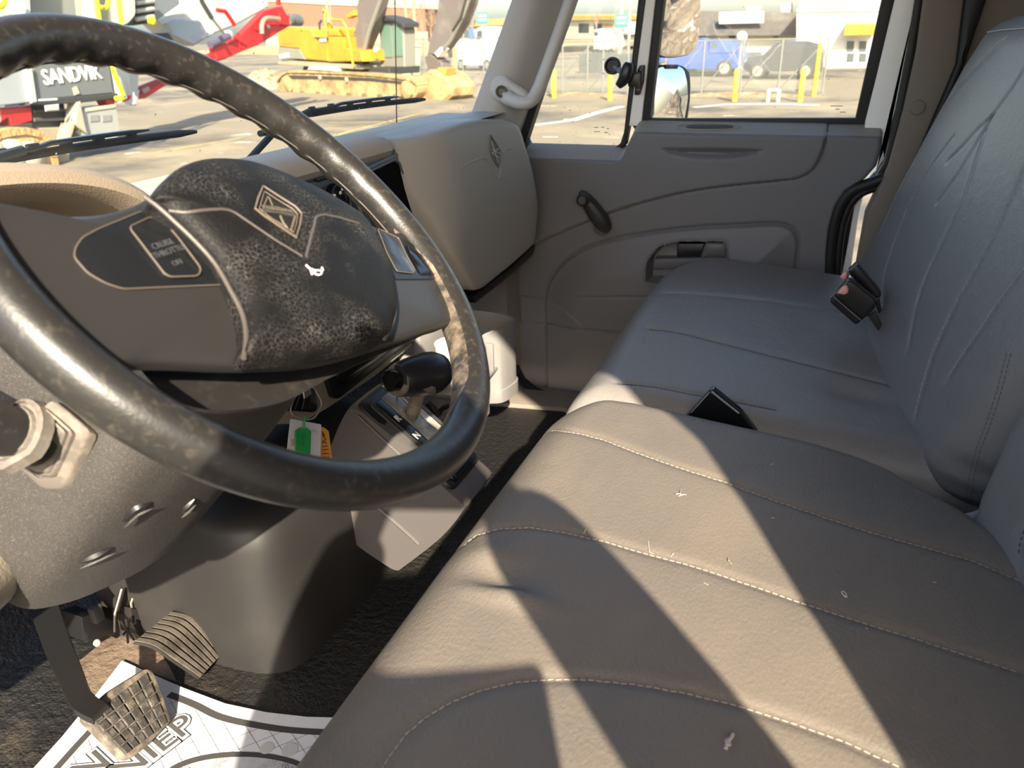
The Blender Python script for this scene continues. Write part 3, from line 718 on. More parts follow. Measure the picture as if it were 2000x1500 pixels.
# spokes and hub shell
def wout(pts, off): return [wpx(*p, off) for p in pts]
HO = .004
shell = [wp(-.206, .095), wp(-.172, .100), wp(-.150, .084), wp(-.121, .0715), wp(-.093, .0672), wp(-.0564, .069), wp(0, .084), wp(.06, .076), wp(.106, .05), wp(.159, -.0175), wp(.183, -.0400), wp(.205, -.049), wp(.213, -.060), wp(.2045, -.095), wp(.182, -.128), wp(.150, -.142), wp(.126, -.140), wp(.094, -.1315), wp(.033, -.116), wp(-.05, -.092), wp(-.109, -.064), wp(-.155, -.036), wp(-.173, -.0265), wp(-.190, -.0215), wp(-.204, -.014), wp(-.213, .002), wp(-.215, .03)]
shp = spline(shell, 4)
cc = wp(-.02, -.02)
shp = [p-WR*.008-WU*.0027 for p in shp]
rows = [[cc+(p-cc)*.99-WN*.006 for p in shp], [p+WN*.001 for p in shp], [cc+(p-cc)*.985+WN*.004 for p in shp]]
for sc, h in [(.94, .0055), (.85, .007), (.7, .0085), (.5, .011), (.3, .013), (.1, .014)]: rows.append([cc+(p-cc)*sc+WN*h for p in shp])
mb = MB().grid(rows, cu=True, cap=True); ST = mb.bvh(); mb.obj('spoke_shell', SPOKE, wheel, ang=50)
# rear of the hub under the pad
back = spline(wout([(262, 700), (300, 694), (480, 690), (640, 672), (760, 648), (862, 628), (840, 648), (740, 692), (640, 740), (560, 782), (470, 800), (380, 796), (310, 760)], -.030), 4)
c0 = sum(back)/len(back)
c0 = c0+WR*.03+WU*.02
rows = [back, [c0+(p-c0)*.93-WN*.012 for p in back], [c0+(p-c0)*.8-WN*.026 for p in back], [c0+(p-c0)*.5-WN*.04 for p in back]]
MB().grid(rows, cu=True, cap=True).obj('hub_back', mat('hub_back_plastic', L(36, 34, 33), .5, bump=(500, .2, 3), var=(L(54, 50, 46), 60, .5, .7)), wheel)
# crash pad
PO = .020
padpx = [(290, 390), (318, 352), (352, 328), (392, 317), (440, 316), (490, 324), (560, 350), (640, 388), (708, 432), (735, 476), (757, 520), (768, 560), (772, 600), (765, 634), (752, 661), (690, 676), (600, 692), (530, 698), (476, 698), (481, 660), (474, 615), (452, 570), (420, 515), (380, 470), (340, 432), (310, 405)]
pad_out = spline(wout(padpx, PO), 4)
pc = sum(pad_out)/len(pad_out)
rows = [[p-WN*.012 for p in pad_out], [p-WN*.002 for p in pad_out]]
for sc, h in [(.99, .003), (.97, .0065), (.94, .009), (.88, .0115), (.8, .0135), (.7, .015), (.6, .016), (.5, .017), (.4, .0175), (.3, .018), (.2, .018), (.1, .018), (.03, .018)]: rows.append([pc+(p-pc)*sc+WN*h for p in pad_out])
mb = MB().grid(rows, cu=True, cap=True); PT = mb.bvh(); pad = mb.obj('crash_pad', HUBM, wheel, ang=60)
# worn welts at both ends of the pad
for nm, pts in [('pad_welt', [(282, 384), (310, 405), (340, 432), (380, 470), (420, 515), (452, 570), (474, 615), (481, 660), (476, 700)]), ('pad_welt', [(706, 430), (735, 476), (757, 520), (768, 560), (772, 600), (765, 634), (750, 662)])]:
    MB().tube(spline(wout(pts, PO+.001), 5, False), .0017, 8).obj(nm, EDGE, wheel)
# chevron creases
for pts in [[(330, 412), (360, 415), (400, 410), (440, 408), (456, 413), (490, 436), (540, 470), (590, 500)], [(598, 502), (606, 470), (618, 424), (626, 418), (660, 424), (700, 436)]]:
    P = hits(PT, pts, -.0006, 6); MB().tube(spline(P[::2]+[P[-1]], 3, False), .0014, 8).obj('chevron_crease', EDGE, pad)
# emblem: double rim lozenge, two triangles below, one above, banner with the word
def padline(pts, r, m_, name, closed=False, lift=.0012):
    P = [hit(PT, *p, lift)[0] for p in pts]; P = [p for p in P if p is not None]
    return MB().tube(P, r, 6, closed=closed).obj(name, m_, pad)
padline([(513, 366), (540, 383), (575, 405), (588, 419), (585, 440), (577, 466), (550, 448), (515, 424), (497, 410), (503, 388)], .0009, DULLGOLD, 'emblem_outer_rim', True)
padline([(515, 376), (540, 392), (570, 410), (580, 421), (577, 440), (572, 456), (550, 443), (520, 422), (505, 410), (510, 392)], .0005, DULLGOLD, 'emblem_inner_rim', True)
def padpoly(pts, m_, name, lift=.0012):
    P = [hit(PT, *p, lift)[0] for p in pts]; return MB().prism(P, -WN*.0015).obj(name, m_, pad)
EMB = mat('emblem_black', L(28, 27, 26), .5)
padpoly([(515, 378), (540, 394), (570, 412), (579, 422), (576, 440), (571, 455), (550, 442), (520, 421), (506, 410), (510, 392)], EMB, 'emblem_field', .0004)
padline([(524, 388), (531, 404)], .0006, DULLGOLD, 'emblem_bar'); padline([(522, 386), (513, 407)], .0006, DULLGOLD, 'emblem_bar')
padline([(546, 424), (552, 438), (560, 448)], .0009, DULLGOLD, 'emblem_bar'); padline([(520, 424), (550, 441)], .0006, DULLGOLD, 'emblem_bar'); padline([(575, 425), (567, 452)], .001, DULLGOLD, 'emblem_bar')
ban = [(509, 410), (522, 405), (538, 405), (556, 411), (573, 420), (577, 426), (560, 423), (540, 419), (526, 418), (513, 418)]
padpoly(ban, mat('banner_grey', L(66, 64, 62), .45), 'emblem_banner', .0016)
p0, _ = hit(PT, 513, 413.5, .0022); p1, _ = hit(PT, 572, 421.5, .0022); pm, nm_ = hit(PT, 540, 412.5, .0024)
pu, _ = hit(PT, 543, 403, .0022)
text('emblem_word', 'INTERNATIONAL', frame(pm, p1-p0, pu-pm), .0052, DULLGOLD, pad, .0002, sx=np.linalg.norm(p1-p0)/.0395)
# horn symbol
for pts in [[(597, 518), (603, 524), (612, 528), (618, 529)], [(606, 527), (609, 537)], [(628, 523), (630, 529)]]: padline(pts, .0007, WHITEPR, 'horn_mark', lift=.0004)
padline([(618+7*math.cos(a)+3, 533+4.5*math.sin(a)) for a in np.linspace(0, 2*math.pi, 16)[:-1]], .0007, WHITEPR, 'horn_mark', True, .0004)
# left switch panel with rocker
def stp(pts, lift): return [hit(ST, *p, lift)[0] for p in pts]
def wheelplate(pts, off, m_, name, r=.006, t=.006, par=None, bev=.001):
    Q = [hit(ST, *p, .0012+(off-LO)+.004*(off < LO))[0] for p in pts]; Q = [q for q in Q if q is not None]
    P = rounded(Q, r); return MB().prism(P, -WN*t, bev).obj(name, m_, par or wheel), P
butL = [(143, 505), (146, 486), (160, 466), (190, 450), (305, 403), (345, 440), (385, 490), (415, 530), (438, 558), (300, 564), (240, 567), (205, 556), (170, 536)]
LO = .0165
swl, P = wheelplate(butL, LO, SWITCHBLK, 'left_switch_panel', .003)
MB().tube(P, .0005, 6, closed=True).obj('worn_edge', DULLGOLD, swl)
rk, P = wheelplate([(249, 450), (290, 430), (312, 432), (345, 470), (390, 530), (384, 544), (330, 546), (318, 540), (280, 490)], LO+.0015, SWITCHBLK, 'rocker', .004, .004, swl)
MB().tube(P, .0006, 6, closed=True).obj('worn_edge', DULLGOLD, swl)
fx, fy = wpx(352, 476, LO)-wpx(300, 496, LO), wpx(300, 470, LO)-wpx(320, 515, LO)
text('switch_lettering', 'CRUISE\nTHROTTLE', frame(hit(ST, 321, 490, .0032)[0], wpx(343, 481, LO)-wpx(297, 496, LO), wpx(313, 470, LO)-wpx(330, 510, LO)), .0062, GREYPR, swl, .0001)
text('switch_lettering', 'OFF', frame(hit(ST, 343, 519, .0032)[0], wpx(355, 515, LO)-wpx(330, 522, LO), wpx(335, 500, LO)-wpx(352, 540, LO)), .0056, GREYPR, swl, .0001)
# right switch panel
butR = [(718, 436), (735, 446), (765, 458), (800, 474), (838, 503), (856, 528), (861, 545), (840, 547), (770, 547), (752, 500), (735, 465)]
swr, P = wheelplate(butR, LO, SWITCHBLK, 'right_switch_panel', .003)
rk, P = wheelplate([(735, 450), (745, 454), (776, 468), (790, 500), (808, 532), (803, 537), (772, 533), (752, 495)], LO+.0012, mat('rocker_blue_black', L(40, 44, 50), .22), 'rocker', .003, .004, swr)
MB().tube(P[:], .0005, 6, closed=True).obj('worn_edge', DULLGOLD, swr)
wheelplate([(790, 478), (832, 506), (850, 530), (852, 540), (818, 540), (800, 506)], LO+.0008, GLOSSBLK, 'thumb_pad', .004, .003, swr)
# ------------------------------------------------------------------ steering column
colr = thing('steering_column', 'dusty dark grey steering column cover under the wheel', 'column', wp(0, 0, -.35))
rows = []
CSEC = [(-.112, .128), (-.113, .03), (-.113, -.052), (-.07, -.078), (.03, -.110), (.112, -.07), (.113, .128)]
csh = rounded([(x, y, 0) for x, y in CSEC], [.03, .0, .022, .02, .05, .03, .03], 5)
for s_, k, du in [(.050, .50, -.004), (.066, .70, -.004), (.085, .84, -.002), (.12, .95, 0), (.18, 1.0, 0), (.25, 1.02, -.003), (.31, 1.02, -.006), (.355, 1.0, -.008), (.385, .94, -.010), (.395, .7, -.012)]:
    rows.append([WC-WN*s_+WR*p[0]*k+WU*(p[1]*k+du) for p in csh])
mb = MB().grid(rows, cu=True, cap=True); CT = mb.bvh(); shroud = mb.obj('column_cover', COLM, colr, ang=42)
# stalk and bellows boot on the left of the column
LN = -WR                                              # column's left face looks this way
BY = .375
def onCol(px, py, off=0):                             # plane of the column's left face
    k = (WC-WR*.112)@WR; return onP(px, py, WR, k-off)
levr = thing('turn_signal_lever', 'thick black lever with stepped rubber boot left of column', 'lever', onCol(60, 860))
bo = [(118, 786), (150, 812), (191, 849), (166, 905), (138, 960), (95, 958), (60, 925), (24, 882), (60, 850), (90, 815)]
bc = (96, 872)
rows = []
steps = [(1.0, 0), (1.0, .010), (.97, .013), (.80, .016), (.80, .013), (.76, .013), (.76, .019), (.72, .021), (.72, .017), (.68, .017), (.68, .023), (.64, .025), (.62, .024), (.60, .026), (.50, .030)]
tipd = np.array([-6, -4])
for sc, h in steps:
    h = h*.5
    r_ = []
    for p in rounded([(q[0], q[1], 0) for q in bo], 10, 2):
        q = np.array(bc)+(p[:2]-np.array(bc))*sc+tipd*(1-sc)*.6
        r_.append(onCol(q[0], q[1])+LN*h+np.array([0, 0, h*.95]))
    rows.append(r_)
cb = sum(onCol(*q) for q in bo)/len(bo)
dl = LN+np.array([-.15, 0, .95]); dl /= np.linalg.norm(dl); c_ = sum(rows[14])/len(rows[14])
ringdir = [(lambda d: d/np.linalg.norm(d))(p-c_) for p in rows[14]]
c_ = c_+dl*.002
for rr, k in [(.0275, .004), (.0265, .010), (.0265, .013), (.0235, .015), (.0235, .012), (.0205, .013), (.0195, .016)]:
    rows.append([c_+dl*k+rr*(lambda d: d/np.linalg.norm(d))(d-dl*(d@dl)) for d in ringdir])
MB().grid(rows, cu=True, cap=True).obj('boot', BOOT, levr, ang=30)
MB().tube([c_-dl*.01, c_+dl*.05, c_+dl*.12, c_+dl*.22], [.0185, .018, .0172, .016], 20).obj('lever_arm', mat('lever_black', L(40, 39, 39), .45, var=(L(66, 63, 61), 90, .55, .7)), levr)
# slots in the cover
for a, b, c in [((240, 1018), (268, 992), (296, 980)), ((154, 1098), (190, 1082), (222, 1068)), ((352, 1000), (366, 988), (380, 974))]:
    P = hits(CT, [a, b, c], .0003, 6)
    if len(P) > 3:
        n_ = len(P); r = [.0008+.0042*math.sin(math.pi*k/(n_-1)) for k in range(n_)]
        MB().tube(P, r, 8).obj('cover_slot', BLK, shroud)
        MB().tube([p+np.array([0.002, -.002, -.0045]) for p in P], [x*.3 for x in r], 8).obj('slot_lip', COLM, shroud)
# ignition barrel hanging out of the column on its right, key and ring
kp = onX(597, 752, -.60)
key = thing('ignition_key', 'metal key in the ignition with a thin wire ring', 'key', kp)
MB().lathe(kp+[0, 0, .012], (0, .1, -1), [(.012, -.03), (.012, 0), (.009, .004), (.006, .008)], 18).obj('barrel', CHROME, key)
MB().box(kp+[0, 0, -.006], (.004, .016, .022), .002).obj('key_head', CHROME, key)
ringp = [(603, 756), (588, 762), (575, 778), (568, 797), (570, 808), (580, 816), (596, 820), (612, 817), (622, 804), (628, 788), (622, 772), (613, 758)]
MB().tube(spline([onX(*p, -.60) for p in ringp], 5), .0011, 8, closed=True).obj('wire_ring', mat('ring_steel', L(170, 165, 158), .35, metal=.7), key)
TX = -.597
tagw = thing('white_key_tag', 'white paper tag hanging from the key ring', 'tag', onX(600, 860, TX))
def card(pts, x, r, m_, name, par, t=.001): return MB().prism(rounded([onX(*p, x) for p in pts], r), (-t, 0, 0)).obj(name, m_, par)
card([(568, 818), (628, 829), (625, 905), (560, 893)], TX, .003, mat('tag_white', L(214, 211, 216), .7, var=(L(190, 184, 190), 60, .62, .7)), 'card', tagw)
card([(568, 858), (576, 858), (577, 870), (570, 872)], TX+.0006, .002, mat('tag_stain', L(190, 165, 150), .8), 'stain', tagw, .0002)
tagg = thing('green_seal_tag', 'green plastic seal in front of white tag on the key ring', 'tag', onX(593, 870, TX+.003))
card([(578, 842), (587, 836), (600, 836), (608, 842), (606, 890), (604, 905), (580, 905), (578, 892)], TX+.003, .002, GREENT, 'body', tagg, .002)
MB().tube([onX(594, 838, TX+.0025), onX(594, 822, TX+.002), onX(597, 814, TX+.001)], .0016, 8).obj('loop', GREENT, tagg)
card([(588, 846), (596, 846), (595, 872), (588, 872)], TX+.0036, .001, mat('green_dark', L(34, 140, 72), .4), 'raised_rib', tagg, .0006)
tago = thing('orange_key_tag', 'orange paper tag with black handwriting behind the white tag', 'tag', onX(638, 870, TX-.008))
card([(622, 836), (632, 834), (642, 842), (650, 905), (624, 905)], TX-.006, .002, ORANGET, 'card', tago)
for k, pts in enumerate([[(628, 842), (634, 850), (630, 852)], [(630, 848), (636, 858), (629, 866)], [(630, 862), (638, 866)], [(630, 872), (640, 871)], [(630, 879), (641, 878)], [(630, 886), (642, 886)], [(631, 893), (643, 893)]]):
    MB().tube([onX(*p, TX-.0055) for p in pts], .0006, 5).obj('handwriting', BLK, tago)
# ------------------------------------------------------------------ engine cover hump, shifter, cup tray
hump = thing('engine_cover', 'smooth black plastic engine cover hump between pedals and seat', 'cover', (-.95, .95, 0))
fp = [(-1.07, .715), (-.86, .722), (-.775, .727), (-.735, .738), (-.71, .758), (-.697, .80), (-.692, .90), (-.690, 1.04), (-.70, 1.16), (-.74, 1.20), (-.90, 1.23), (-1.07, 1.25)]
fp = spline(fp, 3, False)
rows = []
for z, sc in [(-.005, 1.0), (.10, .995), (.20, .985), (.235, .98), (.26, .965), (.275, .94), (.283, .88), (.285, .75)]:
    r_ = []
    for p in fp:
        q = np.array([-1.07, .97])+(np.array(p)[:2]-np.array([-1.07, .97]))*sc; r_.append((q[0], q[1], z))
    rows.append(r_)
MB().grid(rows, cap=True).obj('shell', DOGH, hump, ang=60)
shf = thing('gear_selector', 'grey gear selector console with black T handle and letter plate', 'gear selector', (-.60, 1.0, .30))
CON = mat('console_grey', L(82, 78, 77), .5, bump=(520, .18, 2))
Y0 = .95
def sy(px, py, y=Y0): return onY(px, py, y)
left = [sy(*p) for p in [(640, 880), (668, 815), (690, 795), (740, 830), (800, 880), (860, 945), (905, 985), (905, 1000), (862, 1052), (790, 1108), (775, 1116), (752, 1105), (690, 1062), (600, 992), (598, 975)]]
W = .118
rows = []
cL = sum(left)/len(left)
for t, sc, in [(-.000, .955), (-.0, .985), (.008, 1.0), (.03, 1.004), (.06, 1.006), (.09, 1.0), (.112, .99), (.118, .96)]:
    rows.append([cL+(p-cL)*sc+np.array([0, t, 0]) for p in spline(left, 3)])
rows = [[cL+(p-cL)*.6 for p in rows[0]]]+rows+[[cL+np.array([0, .118, 0])+(p-cL)*.6 for p in spline(left, 3)]]
mb = MB().grid(rows, cu=True, cap=True); mb.obj('console_body', CON, shf, ang=45)
MB().tube([sy(*p, Y0-.001) for p in [(706, 960), (735, 988), (775, 1022), (806, 1050), (818, 1062)]], .004, 8).obj('body_ridge', CON, shf)
MB().tube([sy(*p, Y0-.001) for p in [(700, 812), (740, 850), (800, 905), (850, 950)]], .003, 8).obj('body_ridge', CON, shf)
# top plate: bezel, gate, letter strip (plane through the console top)
a, b = sy(690, 797), sy(880, 966); ax = b-a; LP = np.linalg.norm(ax); ax /= LP; ayv = np.array([0, 1., 0]); nz = np.cross(ax, ayv); nz = nz if nz[2] > 0 else -nz
TO = a+nz*.000
def tp(u_, v_, h=0): return TO+ax*u_*LP+ayv*v_*W+nz*h
def tppx(px, py, h=0): return onP(px, py, nz, nz@TO+h)
def plate(pts, h, r, m_, name, t=.004, bev=.001): return MB().prism(rounded([tp(*p, h) for p in pts], r), -nz*t, bev).obj(name, m_, shf)
plate([(.0, .03), (.0, .97), (1.0, .97), (1.0, .03)], .010, .016, mat('bezel_black', L(30, 31, 33), .3), 'bezel', .014, .005)
plate([(.06, .16), (.06, .88), (.80, .88), (.80, .16)], .0135, .008, mat('gate_frame', L(52, 52, 53), .4), 'gate_frame', .005, .0015)
plate([(.09, .42), (.09, .70), (.78, .70), (.78, .42)], .0150, .003, SILVERP, 'gate_plate', .002)
plate([(.09, .72), (.09, .84), (.78, .84), (.78, .72)], .0150, .002, mat('pale_gate_strip', L(206, 196, 178), .45), 'gate_strip', .002)
plate([(.09, .22), (.09, .40), (.78, .40), (.78, .22)], .0150, .003, SWITCHBLK, 'letter_strip', .002)
plate([(.84, .14), (.84, .88), (.97, .88), (.97, .14)], .0165, .010, GLOSSBLK, 'rear_cap', .008, .003)
for u_, ch in [(.30, 'R'), (.50, 'N')]:
    text('gear_letter', ch, frame(tp(u_, .31, .0155), ayv*-.35+ax*1.0, nz*0+ayv*1.0+ax*.35) if False else frame(tp(u_, .31, .0155), ayv, -ax), .017, WHITEPR, shf, .0003, bold=.0006)
rg = [tp(.70, .31, .0153)+(.0085*math.cos(t)*ayv+.0085*math.sin(t)*ax) for t in np.linspace(0, 2*math.pi, 25)[:-1]]
MB().prism(rg, -nz*.0006).obj('gear_letter_disc', WHITEPR, shf)
text('gear_letter', 'D', frame(tp(.70, .31, .0158), ayv, -ax), .012, SWITCHBLK, shf, .0002, bold=.0003)
# lever and T handle
lv = onY(793, 848, 1.02); kt = onY(822, 752, 1.015)
MB().tube([lv-nz*.01, lv+(kt-lv)*.5, kt], [.0105, .0115, .013], 16).obj('lever_rod', KNOBW, shf)
MB().lathe(lv, kt-lv, [(.020, -.006), (.018, .0), (.014, .006), (.012, .012)], 18).obj('rod_collar', CHROME, shf)
k0, k1 = onY(776, 742, .972), onY(872, 722, 1.07)
kax = (k1-k0)/np.linalg.norm(k1-k0)
MB().tube(spline([kt-(kt-lv)*.1, kt+(kt-lv)*.10, kt+(kt-lv)*.2+kax*.006, (k0+k1)/2+kax*.0-np.array([0, .012, .014])], 5, False), np.linspace(.0135, .030, 16), 18).obj('handle_neck', KNOBW, shf)
prof = [(.012, -.003), (.024, .0), (.028, .006), (.031, .02), (.034, .04), (.036, .06), (.035, .078), (.029, .094), (.018, .104), (.004, .108)]
MB().lathe(k0, kax, prof, 30).obj('t_handle', KNOBM, shf)
b0 = k0-kax*.002; bd = (onY(757, 744, .952)-b0); bd /= np.linalg.norm(bd)
MB().lathe(b0, bd, [(.0175, -.015), (.0175, .016), (.0165, .018), (.0165, .0175), (.013, .016)], 24).obj('release_button', GLOSSBLK, shf)
MB().lathe(b0, bd, [(.0255, -.006), (.0265, -.003), (.0255, .0), (.0185, .001)], 26).obj('button_collar', KNOBW, shf)
MB().tube(spline([onY(*p, 1.03) for p in [(776, 772), (790, 775), (803, 788), (808, 800)]], 5, False), .0022, 8).obj('handle_seam', DULLGOLD, shf)
# cables behind the selector
cab = thing('shift_cable', 'black cables running down behind the gear selector', 'cable', onY(850, 830, 1.16))
MB().tube(spline([onY(*p, 1.16) for p in [(836, 786), (850, 805), (862, 850), (866, 900)]]+[np.array([-.66, 1.16, .0])], 6, False), .007, 10).obj('sheath', RUBBER, cab)
MB().tube(spline([onY(*p, 1.20) for p in [(905, 780), (885, 790), (862, 800), (846, 830)]]+[np.array([-.80, 1.22, .0])], 6, False), .005, 10).obj('sheath', RUBBER, cab)
# cup tray on the floor riser under the glove box
tray = thing('cup_tray', 'pale grey plastic cup tray below the glove box', 'tray', (-.66, 1.45, .2))
def tz(px, py, y): return onY(px, py, y)
tA, tB, tC = tz(838, 652, 1.33), tz(955, 655, 1.37), tz(1003, 618, 1.52)
x0, x1 = -.78, -.615
wallpts = [(x-.018, y) for x, y in [(-.78, 1.32), (-.70, 1.325), (-.645, 1.345), (-.622, 1.39), (-.618, 1.43), (-.640, 1.455), (-.640, 1.47), (-.612, 1.485), (-.600, 1.52), (-.603, 1.57), (-.66, 1.60), (-.78, 1.60)]]
wp_ = spline(wallpts, 4, False)
top = [.325 if p[1] < 1.46 else .325+.02*min(1, (p[1]-1.46)/.02) for p in wp_]
c_ = np.array([-.72, 1.47])
def ins(p, k): q = np.array(p)[:2]; d = c_-q; return q+d*k
rows = [[(p[0], p[1], .165) for p in wp_], [(p[0], p[1], .195) for p in wp_], [(*ins(p, .03), .197) for p in wp_], [(*ins(p, .03), t-.004) for p, t in zip(wp_, top)], [(*ins(p, .04), t) for p, t in zip(wp_, top)], [(*ins(p, .09), t) for p, t in zip(wp_, top)], [(*ins(p, .10), t-.004) for p, t in zip(wp_, top)], [(*ins(p, .12), .26) for p in wp_], [(*ins(p, .6), .255) for p in wp_]]
MB().grid(rows, cap=True).obj('tray_wall', PALEPL, tray, ang=40)
MB().box((-.72, 1.46, .252), (.17, .30, .01), .003).obj('tray_floor', PALEPL, tray)
MB().box((-.70, 1.462, .285), (.13, .008, .07), .003).obj('divider', PALEPL, tray)
MB().lathe((-.695, 1.395, .255), (0, 0, 1), [(.040, 0), (.043, .05), (.046, .085), (.042, .085), (.036, .01)], 26, cap=False).obj('cup_ring', mat('clear_grey_plastic', L(214, 210, 204), .2), tray)
MB().box((-.765, 1.47, .33), (.02, .24, .08), .006).obj('back_wall', PALEPL, tray)
# ------------------------------------------------------------------ pedals
ped = thing('brake_pedal', 'square brake pedal with a grid rubber pad on long arm', 'pedal', onX(250, 1395, -.83))
PX = np.array([.80, .12, .58]); PX /= np.linalg.norm(PX)
pk = PX@onX(250, 1395, -.83)
def pp(px, py, h=0): return onP(px, py, PX, pk+h)
padp = [(286, 1304), (300, 1310), (320, 1356), (336, 1408), (322, 1422), (288, 1458), (256, 1482), (240, 1476), (204, 1440), (166, 1402), (172, 1388), (220, 1345)]
MB().prism(rounded([pp(*p) for p in padp], .006), -PX*.016, .004).obj('pad', mat('pad_rubber', L(78, 72, 66), .7, bump=(240, .5, 3), var=(L(128, 116, 102), 40, .45, .65)), ped)
A, B, C_, D_ = [np.array(q, float) for q in [(288, 1312), (330, 1412), (248, 1474), (174, 1400)]]
def bil(s_, t): return (A*(1-s_)+D_*s_)*(1-t)+(B*(1-s_)+C_*s_)*t
BLKM = mat('pad_block', L(52, 49, 46), .7, bump=(220, .5, 4), var=(L(96, 89, 81), 70, .48, .68))
NI, NJ = 6, 5
for i in range(NI):
    for j in range(NJ):
        g = .06; q = [bil((i+g)/NI, (j+g)/NJ), bil((i+1-g)/NI, (j+g)/NJ), bil((i+1-g)/NI, (j+1-g)/NJ), bil((i+g)/NI, (j+1-g)/NJ)]
        MB().prism([pp(q_[0], q_[1], .003+.0012*math.sin(i*2.1+j)) for q_ in q], -PX*.004, .0012, 1).obj('tread_block', BLKM, ped)
arm = spline([onX(92, 1180, -.98), onX(115, 1250, -.93), onX(140, 1310, -.885), onX(165, 1365, -.855), onX(200, 1390, -.84)], 5, False)
mb = MB(); 
rows = []
for i, p in enumerate(arm):
    w_ = .026-.010*i/len(arm); rows.append([p+[0, -w_, .004], p+[0, w_*.6, .004], p+[0, w_*.7, -.006], p+[-.0, -w_, -.008]])
mb.grid(rows, cu=True, cap=True); mb.obj('arm', mat('pedal_arm_paint', L(24, 23, 23), .4), ped)
acc = thing('accelerator_pedal', 'ribbed accelerator treadle beside the engine cover', 'pedal', onX(350, 1260, -.90))
qa = [onX(*p, -.925) for p in [(265, 1254), (338, 1196)]]; 
def acc_pt(s_, t, h=0):
    # s across (0 near driver .. 1 at cover), t from heel to toe following a curve
    near = spline([onX(262, 1254, -.875), onX(298, 1262, -.855), onX(343, 1292, -.835), onX(390, 1324, -.820)], 8, False)
    far = spline([onX(336, 1194, -.905), onX(372, 1204, -.875), onX(406, 1238, -.850), onX(434, 1276, -.835)], 8, False)
    f = t*(len(near)-1); i = min(int(f), len(near)-2); g = f-i
    a = near[i]*(1-g)+near[i+1]*g; b = far[i]*(1-g)+far[i+1]*g
    return a*(1-s_)+b*s_+np.array([.6, -.2, .7])*h
TRD = mat('treadle_plastic', L(104, 97, 88), .6, bump=(300, .3, 3), var=(L(70, 64, 58), 30, .45, .65))
rows = [[acc_pt(s_, t, .0) for s_ in np.linspace(0, 1, 8)] for t in np.linspace(0, 1, 16)]
rows2 = [[acc_pt(s_, t, -.014) for s_ in np.linspace(0, 1, 8)] for t in np.linspace(0, 1, 16)]
mb = MB().grid([r+r2[::-1] for r, r2 in zip(rows, rows2)], cu=True, cap=True); mb.obj('treadle', mat('treadle_groove', L(40, 37, 34), .6), acc)
for i in range(7):
    s0, s1 = (i+.10)/7, (i+.86)/7
    r1 = [[acc_pt(s_, t, h) for s_, h in ((s0, -.002), (s0+.01, .0045), (s1-.01, .0045), (s1, -.002))] for t in np.linspace(0, 1, 14)]
    MB().grid(r1, cap=False).obj('rib', TRD, acc)
brk = thing('pedal_bracket', 'bent black steel pedal bracket under the column', 'bracket', onX(220, 1190, -1.0))
bw = lambda pts, x: [onX(*p, x) for p in pts]
MB().prism(bw([(238, 1155), (262, 1118), (274, 1120), (273, 1134), (255, 1180), (258, 1196), (240, 1200), (225, 1200), (226, 1170)], -1.0), (-.006, 0, 0), .001).obj('plate', STEEL, brk)
MB().tube(bw([(238, 1150), (224, 1200), (224, 1234)], -.99), .0022, 6).obj('plate_edge', mat('bare_edge', L(120, 112, 102), .5, metal=.4), brk)
MB().tube(bw([(264, 1118), (274, 1124), (270, 1138), (256, 1178), (258, 1192)], -.99), .0022, 6).obj('plate_edge', MATS['bare_edge'], brk)
MB().prism(bw([(160, 1205), (190, 1196), (222, 1210), (226, 1240), (200, 1255), (165, 1252)], -1.03), (-.05, 0, 0), .003).obj('switch_block', BLK, brk)
MB().box(onX(188, 1198, -1.0), (.014, .018, .030), .003).obj('connector', mat('connector_grey', L(60, 58, 56), .5), brk)
MB().lathe(onX(188, 1256, -1.02), (.8, -.2, .5), [(.005, 0), (.006, .004), (.004, .006)], 14).obj('bolt', mat('pale_bolt', L(170, 160, 138), .5), brk)
MB().prism(bw([(255, 1188), (300, 1190), (318, 1215), (278, 1245), (262, 1238)], -.985), (-.03, 0, 0), .003).obj('pivot_arm', STEEL, brk)
for a, b in [((236, 1214), (262, 1250)), ((246, 1208), (250, 1256)), ((262, 1218), (240, 1240)), ((256, 1216), (268, 1238))]: MB().tube(bw([a, b], -.975), .0018, 6).obj('lattice_web', STEEL, brk)
# dusty patch beside the pedals; a sun patch painted into its colour and outline
S(MB().prism([onZ(*p, .003) for p in [(168, 1222), (215, 1205), (262, 1212), (292, 1240), (330, 1300), (345, 1330), (300, 1316), (240, 1288), (190, 1358), (150, 1330), (140, 1270)]], (0, 0, -.003)), 'floor_worn_patch', SUNDUSTRUB)
# ------------------------------------------------------------------ paper floor mat
pm = thing('paper_floor_mat', 'white printed paper floor mat lying under the brake pedal', 'mat', onZ(400, 1440, .004))
def pz(px, py, h=0): return onZ(px, py, .010+h)
pout = [(238, 1290), (252, 1296), (300, 1318), (360, 1344), (440, 1374), (520, 1391), (600, 1400), (690, 1402), (900, 1400), (900, 1640), (-60, 1640), (40, 1528), (120, 1440), (180, 1366)]
MB().prism([pz(*p) for p in pout], (0, 0, -.0015)).obj('sheet', PAPER, pm, smooth=False)
def strip(path, hw, m_, name, par, h=.0004):
    P = [pz(*p, h) for p in path]; mb = MB(); V = []
    for i, p in enumerate(P):
        t = P[min(i+1, len(P)-1)]-P[max(i-1, 0)]; t /= np.linalg.norm(t); n_ = np.cross(t, [0, 0, 1]); V.append([p+n_*hw, p-n_*hw])
    return mb.grid(V).obj(name, m_, par, smooth=False)
bord = [(p[0], p[1]) for p in spline([(330, 1356, 0), (380, 1376, 0), (430, 1400, 0), (500, 1416, 0), (580, 1427, 0), (690, 1431, 0), (900, 1431, 0)], 5, False)]
strip(bord, .0055, INK, 'border', pm)
